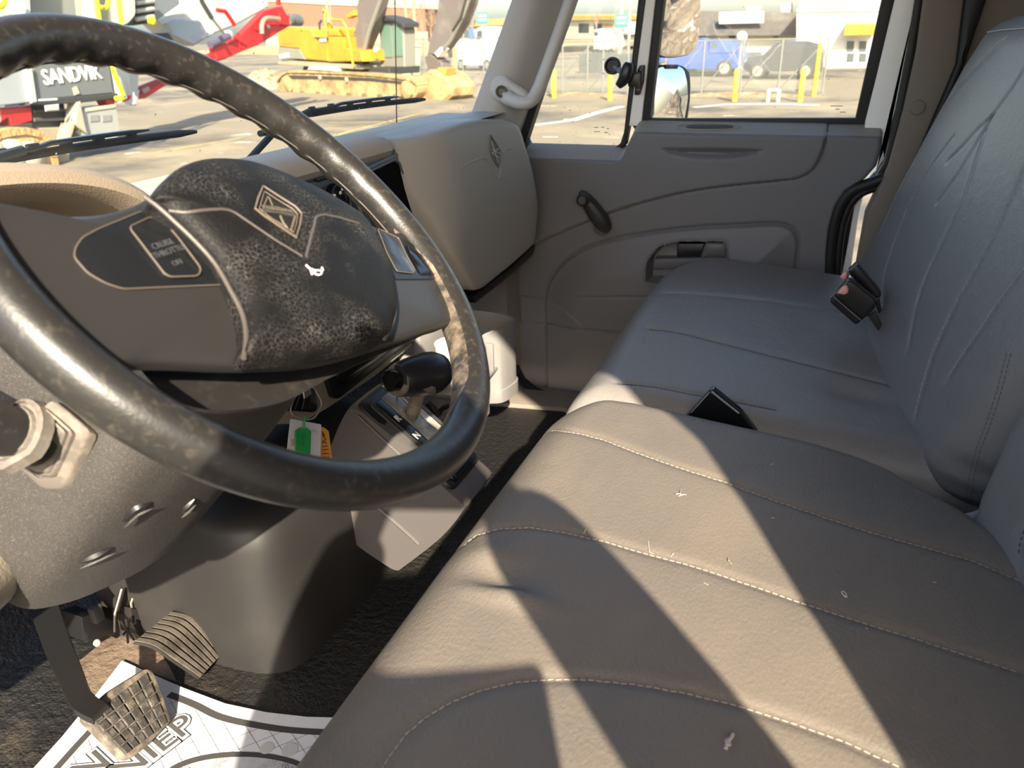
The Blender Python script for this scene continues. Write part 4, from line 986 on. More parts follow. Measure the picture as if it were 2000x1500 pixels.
strip([(185, 1418), (150, 1456), (100, 1512), (20, 1600)], .0055, INK, 'border', pm)
gm = MB()
# grid of thin lines, clipped to the inside of the border
u1, v1 = pz(400, 1390), pz(700, 1440)
gx_ = pz(446, 1425)-pz(386, 1440); gy_ = pz(372, 1400)-pz(392, 1500)
ins_poly = [pz(*p)[:2] for p in [(330, 1362), (430, 1406), (500, 1422), (580, 1433), (690, 1437), (900, 1437), (900, 1640), (0, 1640), (100, 1520), (190, 1424), (300, 1430)]]
def clip_line(p, d):
    ts = np.linspace(-.6, .6, 400); q = p[None, :2]+ts[:, None]*d[None, :2]; s_ = pdist(ins_poly, q[:, 0], q[:, 1], True) < 0
    runs = []; st = None
    for k, f in enumerate(s_):
        if f and st is None: st = k
        if (not f or k == len(s_)-1) and st is not None:
            if k-st > 3: runs.append((ts[st], ts[k]))
            st = None
    return runs
o_ = pz(500, 1450)
d1 = pz(620, 1418)-pz(420, 1500); d1 /= np.linalg.norm(d1); d2 = pz(640, 1500)-pz(590, 1430); d2 /= np.linalg.norm(d2)
n1 = np.cross(d1, [0, 0, 1]); n2 = np.cross(d2, [0, 0, 1])
for d, n_ in ((d1, n1), (d2, n2)):
    for k in range(-18, 18):
        p = o_+n_*k*.0235
        for a, b in clip_line(p, d):
            A_, B_ = p+d*a+[0, 0, .0003], p+d*b+[0, 0, .0003]; h = n_*.00045; gm.add([A_+h, B_+h, B_-h, A_-h], [(0, 1, 2, 3)])
gm.obj('grid_lines', INKL, pm, kind='stuff', smooth=False)
ov = [pz(470+160*math.cos(t), 1530+62*math.sin(t)+0*t, .0006) for t in np.linspace(0, 2*math.pi, 50)[:-1]]
MB().prism(ov, (0, 0, -.0004)).obj('footprint_border', INK, pm, smooth=False)
ovp = mat('footprint_print', L(176, 176, 178), .8, vor=(330, L(50, 50, 52), .18, 1.0, .0))
MB().prism([pz(470+148*math.cos(t), 1532+54*math.sin(t), .0012) for t in np.linspace(0, 2*math.pi, 50)[:-1]], (0, 0, -.0004)).obj('footprint', ovp, pm, smooth=False)
bx = pz(300, 1470)-pz(200, 1545); by = pz(190, 1470)-pz(230, 1530)
for body, px, py, sz in [('IN', 165, 1508, .062), ('NIEP', 300, 1462, .060)]:
    fr_ = frame(pz(px, py, .0010), bx, by)
    text('mat_lettering', body, (fr_[0], fr_[1], fr_[2], np.array([0, 0, 1.])), sz, WHITEPR, pm, .0002, bold=.004)
    fr2 = (fr_[0]+[0, 0, .0014], fr_[1], fr_[2], np.array([0, 0, 1.]))
    text('mat_lettering_core', body, fr2, sz, mat('letter_core', L(72, 70, 68), .8), pm, .0002, bold=.0)
    fr0 = (fr_[0]-[0, 0, .0005], fr_[1], fr_[2], np.array([0, 0, 1.]))
    text('mat_lettering_outline', body, fr0, sz, INK, pm, .0002, bold=.0058)
for px, py, r in [(521, 1461, .010), (566, 1464, .012)]:
    MB().prism([pz(px, py, .0010)+r*np.array([math.cos(t), math.sin(t), 0]) for t in np.linspace(0, 2*math.pi, 21)[:-1]], (0, 0, -.0003)).obj('damp_stain', mat('damp_stain', L(176, 174, 172), .8), pm)
# ------------------------------------------------------------------ seats
def cushion(name, y0, y1, x0f, x1f, zt, seams, m_, parent, rf=.075, rs=.06, dents=(), nx=120, ny=210, drop=.14):
    """upholstered seat pad: rounded height field over the plan, with side walls; seams pressed in"""
    ys = y0+(y1-y0)*np.linspace(0, 1, ny)
    def build(sd):
        rows = []
        for y in ys:
            a, b = x0f(y), x1f(y); xs = a+(b-a)*np.linspace(0, 1, nx)
            Y = np.full(xs.shape, y); z = zt(xs, Y)
            dr = lambda d, r: r-np.sqrt(np.maximum(0, r*r-np.maximum(0, r-d)**2))
            fx = dr(xs-a, rf); fb = dr(b-xs, rs*.7); fy = dr(np.minimum(y-y0, y1-y), rs)+0*xs
            z = z-np.sqrt(fx**2+fy**2+fb**2)
            for cx, cy, sx_, sy_, h in dents: z = z+h*np.exp(-((xs-cx)/sx_)**2-((Y-cy)/sy_)**2)
            if sd is not None:
                for path in sd:
                    d = pdist(path, xs, Y); z = z-.0035*np.exp(-(d/.005)**2)-.0012*np.exp(-(d/.016)**2)
            rows.append(list(zip(xs, Y, z)))
        return rows
    base = MB().grid(build(None)); tr = base.bvh()
    paths = [hits(tr, s_, 0, 8) for s_ in seams]
    rows = build([[(p[0], p[1]) for p in s_] for s_ in paths])
    mb = MB().grid(rows)
    # skirt
    ring = rows[0]+[r[-1] for r in rows[1:]]+rows[-1][::-1][1:]+[r[0] for r in rows[::-1]][1:-1]
    R = [ring]
    c = np.array([(x0f((y0+y1)/2)+x1f((y0+y1)/2))/2, (y0+y1)/2])
    for k, (sc, dz) in enumerate([(1.004, -.03), (1.0, -.08), (.97, -drop)]):
        R.append([(c[0]+(p[0]-c[0])*sc, c[1]+(p[1]-c[1])*sc, p[2]+dz) for p in ring])
    mb.grid(R, cu=True)
    o = mb.obj(name, m_, parent, ang=70)
    return o, mb.bvh(), paths
dseat = thing('driver_seat', 'dark grey vinyl driver seat with sunlit scuffed cushion', 'seat', (0, .5, 0))
def c_x0(y):
    t = np.clip((y-.93)/.125, 0, 1); return -.343+.105*(1-math.sqrt(1-t*t*.999))
def c_x1(y): return float(np.interp(y, [-.1, .60, .78, .86, .94, 1.0, 1.06], [.33, .33, .30, .275, .235, .165, .03]))
def d_zt(x, y): return .448-.085*np.maximum(0, x+.22)-.022*sstep(.84, 1.05, y)*sstep(-.0, .24, x)+.006*np.sin((y-.05)*math.pi)
seams = [[(1052, 842), (1085, 836), (1130, 842), (1180, 855), (1250, 882), (1330, 910), (1420, 938), (1500, 968), (1580, 995), (1660, 1022), (1740, 1045), (1820, 1068), (1900, 1090), (2000, 1132)],
         [(905, 1062), (930, 1040), (975, 1028), (1040, 1025), (1100, 1035), (1180, 1052), (1268, 1078), (1340, 1096), (1420, 1122), (1520, 1156), (1620, 1190), (1700, 1215), (1800, 1245), (1900, 1278), (2000, 1310)],
         [(742, 1500), (760, 1470), (790, 1430), (830, 1396), (880, 1366), (940, 1342), (1010, 1326), (1080, 1321), (1150, 1322), (1250, 1332), (1350, 1350), (1450, 1375), (1550, 1406), (1650, 1442), (1750, 1488), (1800, 1510)]]
dents = [(-.245, .575, .035, .030, -.010), (-.23, .545, .04, .014, .010), (-.27, .60, .03, .02, .006), (.06, .45, .05, .035, -.006), (-.02, .80, .16, .10, .006), (-.05, .60, .18, .08, .005), (.0, .36, .2, .1, .012)]
cush, CU, paths = cushion('cushion', -.03, 1.055, c_x0, c_x1, d_zt, seams, SEATM, dseat, dents=dents, nx=130, ny=240)
for p in paths:
    p2 = [q+np.array([0, .0, .0008]) for q in p]
    q2 = hits(CU, seams[paths.index(p)] if False else [(0, 0)], 0) if False else None
    P = []
    for q in p:
        h = CU.ray_cast(Vector((q[0], q[1], q[2]+.1)), Vector((0, 0, -1)));  P.append(V3(h[0])+[0, 0, .0006] if h[0] is not None else q)
    st = stitches(P, .0052, .0026, .0006); st.obj('seam_stitching', THREAD, cush)
# loose threads and small tears in the vinyl
def lint(px, py, pts, m_=THREAD, r=.0006, name='loose_thread'):
    P = [hit(CU, px+a, py+b, .0008+.0015*(k > 0))[0] for k, (a, b) in enumerate(pts)]
    P = [p for p in P if p is not None]
    if len(P) > 1: MB().tube(P, r, 5).obj(name, m_, cush)
for px, py, rays in [(1328, 967, [[(-8, -1), (0, 0)], [(2, -10), (0, 0)], [(0, 0), (12, 2)], [(-3, 3), (6, 2)]]), (1268, 1078, [[(-2, -20), (0, 0)], [(0, 0), (8, 6)]]), (1423, 1098, [[(-2, -8), (0, 0)], [(0, 0), (5, 6)]]), (1506, 1012, [[(0, 0), (6, 3)]]), (1822, 1138, [[(0, 0), (5, 3)]]), (1378, 1142, [[(-4, -3), (4, 4)]]), (1310, 1088, [[(0, 0), (5, -5)]]), (1140, 1043, [[(0, 0), (4, -7)]]), (1505, 909, [[(0, 0), (5, -1)]]), (1690, 1228, [[(0, 0), (4, 4)]])]:
    for r_ in rays: lint(px, py, r_)
def tear(px, py, w_, h_, m_edge, ang=0):
    c, n_ = hit(CU, px, py, .0004)
    if c is None: return
    a = (hit(CU, px+6, py, .0004)[0]-c); a /= np.linalg.norm(a); b = np.cross(n_, a)
    ring = [c+a*(w_*math.cos(t)*(1+.2*math.sin(3*t)))+b*(h_*math.sin(t)) for t in np.linspace(0, 2*math.pi, 15)[:-1]]
    MB().prism(ring, -n_*.002).obj('tear_hole', BLK, cush); MB().tube(ring, .0009, 6, closed=True).obj('torn_lip', m_edge, cush)
tear(1649, 1161, .0016, .004, mat('torn_vinyl', L(168, 160, 152), .7))
tear(1422, 1450, .0018, .003, MATS['torn_vinyl'])
lint(1420, 1452, [(-3, 12), (0, 0), (8, -8), (10, -14)], MATS['torn_vinyl'], .0016, 'torn_flap'); lint(1424, 1448, [(0, 0), (-6, 4), (-4, 12)], MATS['torn_vinyl'], .0012, 'torn_flap')
MB().box((.0, .50, .16), (.46, .92, .30), .03).obj('seat_base', RUBBER, dseat)
# driver backrest (only its far edge shows at the right of the frame)
def backrest(name, y0f, y1f, z0, z1, xs, seams, m_, parent, r=.07, rt_=.05, nz_=130, ny=150, thick=.16, creases=(), bul=.02, dents=()):
    thick = min(thick, .13)
    zs = np.linspace(z0, z1, nz_)
    def build(sd, sc):
        rows = []
        for z in zs:
            a, b = y0f(z), y1f(z); Y = a+(b-a)*np.linspace(0, 1, ny); Z = np.full(Y.shape, z)
            x = xs(Y, Z)-bul*np.sin(np.pi*(Y-a)/(b-a))
            dr = lambda d, q: q-np.sqrt(np.maximum(0, q*q-np.maximum(0, q-d)**2))
            x = x+np.sqrt(dr(np.minimum(Y-a, b-Y), r)**2+dr(np.minimum(z1-Z, 9), rt_)**2+dr(Z-z0, r*.9)**2)
            for cy, cz, sy_, sz_, h in dents: x = x+h*np.exp(-((Y-cy)/sy_)**2-((Z-cz)/sz_)**2)
            for path in (sd or []): dd_ = pdist(path, Y, Z); x = x+.0025*np.exp(-(dd_/.004)**2)+.0012*np.exp(-(dd_/.012)**2)
            for path in (sc or []): x = x+.0035*np.exp(-(pdist(path, Y, Z)/.005)**2)
            rows.append(list(zip(x, Y, Z)))
        return rows
    tr = MB().grid(build(None, None)).bvh()
    pa = [hits(tr, s_, 0, 8) for s_ in seams]; pc_ = [hits(tr, s_, 0, 8) for s_ in creases]
    rows = build([[(p[1], p[2]) for p in s_] for s_ in pa if len(s_) > 1], [[(p[1], p[2]) for p in s_] for s_ in pc_ if len(s_) > 1])
    ring = rows[0]+[q[-1] for q in rows[1:]]+rows[-1][::-1][1:]+[q[0] for q in rows[::-1]][1:-1]
    mb = MB().grid(rows); mb.grid([ring, [(p[0]+.04, p[1], p[2]) for p in ring], [(p[0]+thick, p[1], p[2]) for p in ring]], cu=True)
    return mb.obj(name, m_, parent, ang=70), MB().grid(rows).bvh(), pa
E_ = lambda v: (lambda z: v)
def dback_y1(z): return float(np.interp(z, [.30, .36, .42, .5, .6, .7, .8, 1.0], [.90, .945, .975, .99, .995, .99, .97, .93]))
dbk, DBT, dpa = backrest('backrest', lambda z: .06, dback_y1, .32, 1.02, lambda Y, Z: .222+.22*(Z-.42)+.22*(.97-Y), [[(1996, 690), (1980, 740), (1970, 800)], [(2010, 1012), (1994, 1060), (1990, 1090)]], SEATB, dseat, r=.045, ny=90)
for p in dpa:
    if len(p) > 2: stitches([q+np.array([-.001, -.0005, 0]) for q in p], .004, .003, .0007).obj('seam_stitching', THREADD, dbk)
# ------------------------------------------------------------------ passenger bench
bench = thing('passenger_bench', 'dark grey vinyl two-person passenger bench by the far door', 'seat', (0, 1.55, 0))
def b_x0(y):
    t = np.clip((y-1.80)/.19, 0, 1); return -.352+.14*(1-math.sqrt(1-t*t*.999))
def b_x1(y): return .30
def b_zt(x, y): return .425-.075*np.maximum(0, x+.20)+.004*np.sin(y*9)
bs = [[(1276, 572), (1330, 570), (1400, 575), (1500, 585), (1600, 600), (1700, 622)], [(1268, 640), (1320, 645), (1400, 665), (1500, 690), (1600, 715), (1700, 740), (1800, 765)], [(1205, 745), (1280, 752), (1360, 768), (1440, 782), (1520, 798)]]
bcu, BT, bpa = cushion('cushion', 1.075, 1.99, b_x0, b_x1, b_zt, bs, SEATB, bench, dents=[(0, 1.3, .2, .12, .006), (0, 1.66, .2, .14, .006), (.1, 1.25, .06, .03, -.006)], nx=110, ny=190)
for k, p in enumerate(bpa):
    P = []
    for q in p:
        h = BT.ray_cast(Vector((q[0], q[1], q[2]+.1)), Vector((0, 0, -1))); P.append(V3(h[0])+[0, 0, .0004] if h[0] is not None else q)
    if len(P) > 3: stitches(P, .006, .001, .0006).obj('seam_stitching', [THREAD, THREADD, THREADD][k], bcu)
MB().box((.0, 1.53, .15), (.48, .84, .28), .03).obj('seat_base', RUBBER, bench)
P = [hit(BT, *p, .002)[0] for p in [(1251, 612), (1262, 606), (1278, 600)]]
MB().prism(rounded([onY(*p, 1.53) for p in [(1250, 612), (1264, 606), (1280, 600), (1281, 604), (1266, 610), (1252, 616)]], .001), (0, .01, 0)).obj('pull_tab', mat('pale_tab', L(176, 164, 148), .6), bench)
def p_xs(Y, Z): return .105+(2.0-Y)*.115+.30*(Z-.45)+.02*np.exp(-((Z-.40)/.05)**2)*0
bsm = [[(1959, 78), (1920, 118), (1868, 172), (1818, 240), (1782, 327), (1752, 380), (1734, 420), (1716, 460)],
       [(1860, 267), (1820, 320), (1803, 349), (1770, 410), (1743, 483), (1728, 530), (1723, 565), (1722, 600)],
       [(1927, 240), (1905, 310), (1881, 384), (1858, 430), (1834, 483), (1812, 530), (1799, 561), (1785, 610), (1773, 680)],
       [(2002, 322), (1978, 378), (1955, 423), (1938, 460), (1920, 496), (1898, 535), (1873, 579), (1848, 630), (1821, 691), (1800, 760), (1786, 815)],
       [(2004, 520), (1975, 556), (1942, 600), (1910, 650), (1877, 696), (1850, 740)]]
crs = [[(2004, 128), (1975, 175), (1950, 208), (1933, 232)], [(1933, 232), (1905, 256), (1880, 285), (1850, 315)], [(1933, 232), (1900, 290), (1870, 340), (1830, 395)]]
def by0(z): return float(np.interp(z, [.30, .36, .42, .5, .62, .75, .95], [1.10, 1.045, 1.02, 1.005, 1.0, 1.0, 1.02]))
def by1(z): return float(np.interp(z, [.30, .45, .6, .75, .86, .93, .96], [1.95, 2.0, 2.0, 1.99, 1.975, 1.94, 1.90]))
bbk, BBT, bbp = backrest('backrest', by0, by1, .335, .955, p_xs, bsm, SEATB, bench, r=.075, rt_=.05, creases=crs, nz_=170, ny=200, bul=.03, dents=[(1.03, .40, .03, .02, .02), (1.04, .365, .03, .012, .014)])
for k, p in enumerate(bbp):
    P = [q+np.array([.0035, -.0006, .0004]) for q in p]
    if len(p) > 3:
        d_, g_ = [(.006, .001), (.005, .003), (.006, .001), (.006, .0035), (.006, .001)][k]
        stitches([q+np.array([-.0042, 0, 0]) for q in P], d_, g_, .0007).obj('seam_stitching', THREAD if k in (1, 3) else mat('grey_thread', L(150, 152, 154), .8), bbk)
P = hits(BBT, [(1905, 66), (1930, 64), (1960, 60), (2000, 57), (2020, 56)], .002, 6)
if len(P) > 3: MB().tube(P, .0014, 6).obj('top_piping', mat('pale_piping', L(176, 176, 174), .6), bbk)
# double seam on the near end of the bench backrest
for dx_ in (0, 9):
    P = hits(BBT, [(1966+dx_, 690), (1945+dx_, 770), (1925+dx_, 830), (1905+dx_, 880), (1893+dx_, 930), (1884+dx_, 985)], .0008, 8)
    if len(P) > 3: stitches(P, .005, .0025, .0007).obj('seam_stitching', mat('brown_thread', L(120, 112, 104), .8), bbk)
# ------------------------------------------------------------------ buckles and straps
def buckle(name, label, pts_face, depth, y, press, strap, plain=False):
    P = [onY(*p, y) for p in pts_face]; c = sum(P)/len(P); t = thing(name, label, 'seat belt buckle', c, group=None)
    ex = P[1]-P[0]; ex /= np.linalg.norm(ex); ey = P[3]-P[0]; ey /= np.linalg.norm(ey); n_ = np.cross(ex, ey); n_ /= np.linalg.norm(n_)
    if n_[1] > 0: n_ = -n_
    MB().prism(rounded(P, .005), -n_*depth, .0035, 3, both=True).obj('housing', BUCKLE, t)
    return t, P, n_
bk1, P, n_ = buckle('seat_belt_buckle', 'black seat belt buckle in front, with faded red button, at the bench backrest', [(1642, 567), (1700, 612), (1672, 636), (1620, 590)], .030, 1.48, None, None)
def bk_detail(t, face, y, side_pts, but_pts, strap_pts, edge):
    MB().prism(rounded([onY(*p, y) for p in face], .004), (0, .026, 0), .003, 3, both=True).obj('face_plate', BUCKLE, t)
    MB().pillow([onY(*p, y-.003) for p in but_pts], (-.3, -1, .2), .014, .003, .4).obj('release_button', PINK, t)
    MB().tube([onY(*p, y-.002) for p in edge], .0011, 6).obj('mould_edge', PALEEDGE, t)
    MB().prism([onY(*p, y+.014) for p in strap_pts], (0, .006, 0), .002).obj('stalk', RUBBER, t)
bk_detail(bk1, [(1655, 549), (1668, 552), (1712, 588), (1708, 604), (1690, 622), (1678, 620), (1628, 580)], 1.47, None, [(1640, 566), (1646, 559), (1653, 557), (1657, 565), (1655, 573), (1648, 576), (1640, 574), (1634, 574)], [(1695, 618), (1710, 608), (1724, 640), (1722, 656)], [(1621, 582), (1653, 553), (1656, 548)])
MB().tube([onY(*p, 1.464) for p in [(1628, 579), (1655, 603), (1682, 626)]], .0009, 6).obj('mould_edge', PALEEDGE, bk1)
bk2, P, n_ = buckle('seat_belt_buckle', 'black seat belt buckle behind the other, its back leaning on bench backrest', [(1672, 516), (1721, 572), (1712, 584), (1658, 532)], .028, 1.53, None, None)
bk_detail(bk2, [(1656, 531), (1674, 516), (1722, 574), (1719, 582), (1702, 586), (1690, 572)], 1.52, None, [(1640, 541), (1648, 532), (1654, 529), (1655, 536), (1652, 546), (1646, 546)], [(1708, 590), (1718, 584), (1722, 610), (1718, 618)], [(1641, 540), (1656, 530), (1675, 515)])
MB().tube([onY(*p, 1.512) for p in [(1656, 531), (1675, 556), (1698, 583)]], .0009, 6).obj('mould_edge', PALEEDGE, bk2)
bk3 = thing('seat_belt_buckle', 'glossy black buckle poking up between driver seat and bench', 'seat belt buckle', onY(1395, 800, 1.075))
fb = [(1387, 763), (1393, 763), (1446, 806), (1480, 850), (1380, 870), (1330, 825)]
MB().prism(rounded([onY(*p, 1.068) for p in fb], .004), (0, .018, 0), .003, 3, both=True).obj('housing', GLOSSBLK, bk3)
MB().tube([onY(*p, 1.066) for p in [(1350, 806), (1386, 766)]], .0009, 6).obj('mould_edge', PALEEDGE, bk3)
MB().tube([onY(*p, 1.066) for p in [(1390, 765), (1443, 807)]], .0016, 6).obj('mould_edge', PALEEDGE, bk3)
sb = thing('belt_strap', 'grey webbing strap between the two seat backs', 'strap', onY(1890, 1015, .95))
path = spline([onZ(1836, 1032, .375), onZ(1870, 1018, .385), onZ(1905, 1012, .39), onZ(1930, 1000, .40), onZ(1950, 986, .41)], 6, False)
rows = []
for i, p in enumerate(path):
    t = path[min(i+1, len(path)-1)]-path[max(0, i-1)]; t /= np.linalg.norm(t); s_ = np.cross(t, [.2, -.6, .8]); s_ /= np.linalg.norm(s_)
    n_ = np.cross(s_, t); rows.append([p+s_*.008+n_*.001, p-s_*.008+n_*.001, p-s_*.008-n_*.001, p+s_*.008-n_*.001])
MB().grid(rows, cu=True, cap=True).obj('webbing', WEBB, sb)
S(MB().box((.40, 1.04, .13), (.16, .05, .24), .01), 'trim_9', RUBBER)
# ------------------------------------------------------------------ outside
G = -1.40
TONE = .58
def gp(px, py): return onZ(px, py, G)
class VPl:
    """upright plane through two ground points; a = along, n = towards the truck"""
    def __init__(s, a, b):
        s.o = V3(a); s.a = V3(b)-s.o; s.len = np.linalg.norm(s.a); s.a /= s.len; s.n = np.cross(s.a, [0, 0, 1.])
        if s.n@(CAM-s.o) < 0: s.n = -s.n
    def at(s, px, py, d=0): return onP(px, py, s.n, s.n@s.o+d)
    def uv(s, l, h, d=0): return s.o+s.a*l+np.array([0, 0, h])+s.n*d
    def pr(s, mb, pts, d0, th, bev=0): return mb.prism([s.at(*p, d0) for p in pts], -s.n*th, bev, 1)
    def pruv(s, mb, pts, d0, th, bev=0): return mb.prism([s.uv(l, h, d0) for l, h in pts], -s.n*th, bev, 1)
ASPH = mat('pale_dusty_asphalt', L(160, 148, 126), .9, spec=.2, bump=(3, .15, 6), var=[(L(112, 106, 98), .16, .48, .60, 6), (L(184, 167, 136), .35, .52, .68, 6), (L(210, 206, 196), .9, .67, .72, 4)])
rows = [[(x, y, G-.02*(abs(x) > 200)) for x in np.linspace(-260, 260, 40)] for y in np.linspace(-120, 300, 40)]
S(MB().grid(rows), 'ground', ASPH)
YLINE = mat('faded_yellow_paint', L(222, 196, 120), .8, var=(L(150, 139, 118), 2, .5, .62))
SNOW = mat('old_snow', L(240, 240, 236), .8, bump=(6, .4, 4))
def gstrip(pts, w_, m_, name):
    P = [gp(*p)+[0, 0, .006] for p in pts]; V = []
    for i, p in enumerate(P):
        t = P[min(i+1, len(P)-1)]-P[max(i-1, 0)]; t /= np.linalg.norm(t); n_ = np.cross(t, [0, 0, 1]); V.append([p+n_*w_, p-n_*w_])
    return MB().grid(V).obj(name, m_, kind='structure', smooth=False)
for pts in [[(560, 292), (690, 255), (820, 222)], [(640, 240), (760, 238), (900, 236)], [(330, 180), (420, 186), (520, 196)], [(300, 300), (380, 285), (480, 268)]]: gstrip(pts, .06, YLINE, 'ground_marking')
for pts, w_ in [([(1040, 245), (1120, 235), (1160, 222), (1215, 208)], .14), ([(1355, 210), (1420, 204), (1520, 203), (1600, 206)], .16), ([(1060, 268), (1090, 268)], .05)]: gstrip(pts, w_, SNOW, 'ground_snow')
# --- bollards
YEL = mat('yellow_bollard_paint', L(236, 208, 60), .5, var=(L(214, 186, 60), 6, .5, .7))
def bollard(px, py, ht, label, r=.085):
    p = gp(px, py); o = MB().lathe((0, 0, 0), (0, 0, 1), [(r, 0), (r, ht-.04), (r*.8, ht-.01), (r*.35, ht)], 16).obj('bollard', YEL, None, label, 'bollard', 'yellow bollards along the yard fence')
    o.location = tuple(p); return o
bollard(1082, 191, .98, 'yellow steel bollard at the left end of gate, left of vent latch')
bollard(1191, 196, .98, 'yellow steel bollard seen just under the vent window latch')
bollard(1434, 198, 1.02, 'yellow steel bollard in front of the lamp globe pole by blue pickup')
bollard(1562, 199, 1.02, 'short yellow bollard at the front of dark car, leaning slightly right')
bollard(1589, 188, 1.72, 'tall yellow post at the right end of the chain-link fence', .075)
# --- chain link fences
GALV = mat('galvanised_steel', L(150, 152, 146), .5, metal=.3)
def linkmat():
    M_ = bpy.data.materials.new('chain_link'); M_.use_nodes = True; n = M_.node_tree.nodes; l = M_.node_tree.links; b = n['Principled BSDF']
    b.inputs['Base Color'].default_value = L(128, 128, 120); b.inputs['Roughness'].default_value = .6; b.inputs['Metallic'].default_value = .2
    tc = n.new('ShaderNodeTexCoord'); out = n['Material Output']; vals = []
    for sg in (1, -1):
        mp = n.new('ShaderNodeMapping'); mp.inputs['Rotation'].default_value = (0, math.radians(45*sg), 0); l.new(tc.outputs['Object'], mp.inputs[0])
        wv = n.new('ShaderNodeTexWave'); wv.wave_type = 'BANDS'; wv.bands_direction = 'X'; wv.inputs['Scale'].default_value = 5.2; l.new(mp.outputs[0], wv.inputs['Vector'])
        r = n.new('ShaderNodeMath'); r.operation = 'GREATER_THAN'; r.inputs[1].default_value = .945; l.new(wv.outputs['Fac'], r.inputs[0]); vals.append(r.outputs[0])
    mx = n.new('ShaderNodeMath'); mx.operation = 'MAXIMUM'; l.new(vals[0], mx.inputs[0]); l.new(vals[1], mx.inputs[1])
    t = n.new('ShaderNodeBsdfTransparent'); x = n.new('ShaderNodeMixShader'); l.new(mx.outputs[0], x.inputs[0]); l.new(t.outputs[0], x.inputs[1]); l.new(b.outputs[0], x.inputs[2]); l.new(x.outputs[0], out.inputs['Surface'])
    return M_
LINK = linkmat()
def fence(label, y, posts, h, x0, x1, braces, mid=None):
    t = thing('chain_link_fence', label, 'fence', (x0, y, G))
    for px in posts:
        x = px; MB().tube([(x, y, G), (x, y, G+h)], .035, 8).obj('post', GALV, t)
    for hh in ([h-.03, .12]+([mid] if mid else [])): MB().tube([(x0, y, G+hh), (x1, y, G+hh)], .025, 6).obj('rail', GALV, t)
    for a, b in braces: MB().tube([(a[0], y, G+a[1]), (b[0], y, G+b[1])], .028, 6).obj('brace', GALV, t)
    MB().add([(x0, y, G+.05), (x1, y, G+.05), (x1, y, G+h), (x0, y, G+h)], [(0, 1, 2, 3)]).obj('mesh_panel', LINK, t, smooth=False)
    return t
FYR = 31.8
def fx(px, py=120): return float(onY(px, py, FYR)[0])
fence('chain-link fence panel before the blue pickup and dark car', FYR, [fx(1300), fx(1374), fx(1450), fx(1525), fx(1614)], 1.86, fx(1290), fx(1614), [((fx(1378), .2), (fx(1446), 1.7)), ((fx(1455), .2), (fx(1522), 1.7)), ((fx(1530), .2), (fx(1606), 1.7)), ((fx(1310), .2), (fx(1370), 1.7))])
fence('chain-link gate seen through the vent window', FYR-.6, [fx(1086), fx(1108), fx(1156), fx(1186), fx(1235)], 1.92, fx(1084), fx(1236), [((fx(1106), .6), (fx(1160), 1.75)), ((fx(1160), .2), (fx(1228), 1.6))])
fence('chain-link fence behind the excavator bucket', 36.0, [float(onY(p, 150, 36.)[0]) for p in (805, 830, 850, 905, 945, 990)], 2.1, float(onY(800, 150, 36.)[0]), float(onY(1000, 150, 36.)[0]), [])
# --- vehicles
def vehicle(name, label, o, ax, L_, prof, glass, wheels, m_, width=1.8, extra=None, wr=.36, grp=None):
    """side profile (l,h) pushed back by width; o = near front-left ground point, ax = unit direction along the body"""
    t = thing(name, label, 'truck' if 'truck' in label or 'pickup' in label else 'car', o)
    ax = V3(ax); n_ = np.cross(ax, [0, 0, 1.])
    if n_@(CAM-V3(o)) < 0: n_ = -n_
    P = lambda l_, h, d=0: V3(o)+ax*l_+np.array([0, 0, h])+n_*d
    c = sum(np.array(q, float) for q in prof)/len(prof)
    cl = max(q[0] for q in prof)/2; H = max(q[1] for q in prof)
    rows = []
    for d, sc in [(-.10, .90), (0, .985), (.04, 1.0), (width*.5, 1.0), (width-.04, 1.0), (width, .985), (width+.10, .90)]:
        rows.append([P(cl+(q[0]-cl)*(1-(1-sc)*.25), .25+(q[1]-.25)*(sc if q[1] > H*.62 else 1), -d) for q in prof])
    MB().grid(rows, cu=True, cap=True).obj('body', m_, t, ang=30)
    GL = mat('car_glass', L(70, 84, 86), .12)
    for k, g in enumerate(glass): MB().prism([P(q[0], q[1], .06) for q in g], -n_*.10).obj('window', GL, t, smooth=False)
    for wl in wheels:
        for d in (.06, -width+.12):
            w_ = MB().lathe(P(wl, wr, d+.02), n_, [(wr*.6, -.2), (wr, -.18), (wr, -.02), (wr*.94, .02), (wr*.66, .03)], 22).obj('wheel', RUBBER, t)
            if d > 0: MB().lathe(P(wl, wr, d+.02), n_, [(wr*.66, .02), (wr*.62, .035), (wr*.2, .03), (wr*.18, .05)], 18).obj('rim', mat('alloy', L(196, 194, 188), .35, metal=.5), w_)
    if extra: extra(t, P, n_)
    return t
SUVP = [(0, .35), (0, .75), (.25, .98), (1.15, 1.10), (1.75, 1.58), (2.4, 1.68), (3.6, 1.66), (4.35, 1.52), (4.68, 1.1), (4.75, .62), (4.7, .35)]
SUVG = [[(1.45, 1.12), (1.86, 1.5), (2.45, 1.57), (2.45, 1.12)], [(2.53, 1.12), (2.53, 1.57), (3.45, 1.55), (3.5, 1.12)], [(3.58, 1.12), (3.55, 1.54), (4.15, 1.46), (4.42, 1.14)]]
def car_lights(front, rear):
    def f(t, P, n_):
        MB().prism([P(.02, .72, .03), P(.3, .80, .03), (P(.34, .90, .03)), P(.06, .84, .03)], -n_*.1).obj('headlamp', mat('lamp_lens', L(226, 230, 230), .1), t)
        MB().prism([P(rear-.22, .95, .03), P(rear-.02, .92, .03), P(rear-.06, 1.12, .03), P(rear-.2, 1.14, .03)], -n_*.1).obj('tail_lamp', mat('lamp_red', L(196, 40, 44), .3), t)
    return f
a = gp(1450, 155); b = gp(1604, 155); ax = (b-a)/np.linalg.norm(b-a)
k = np.linalg.norm(b-a)/4.75
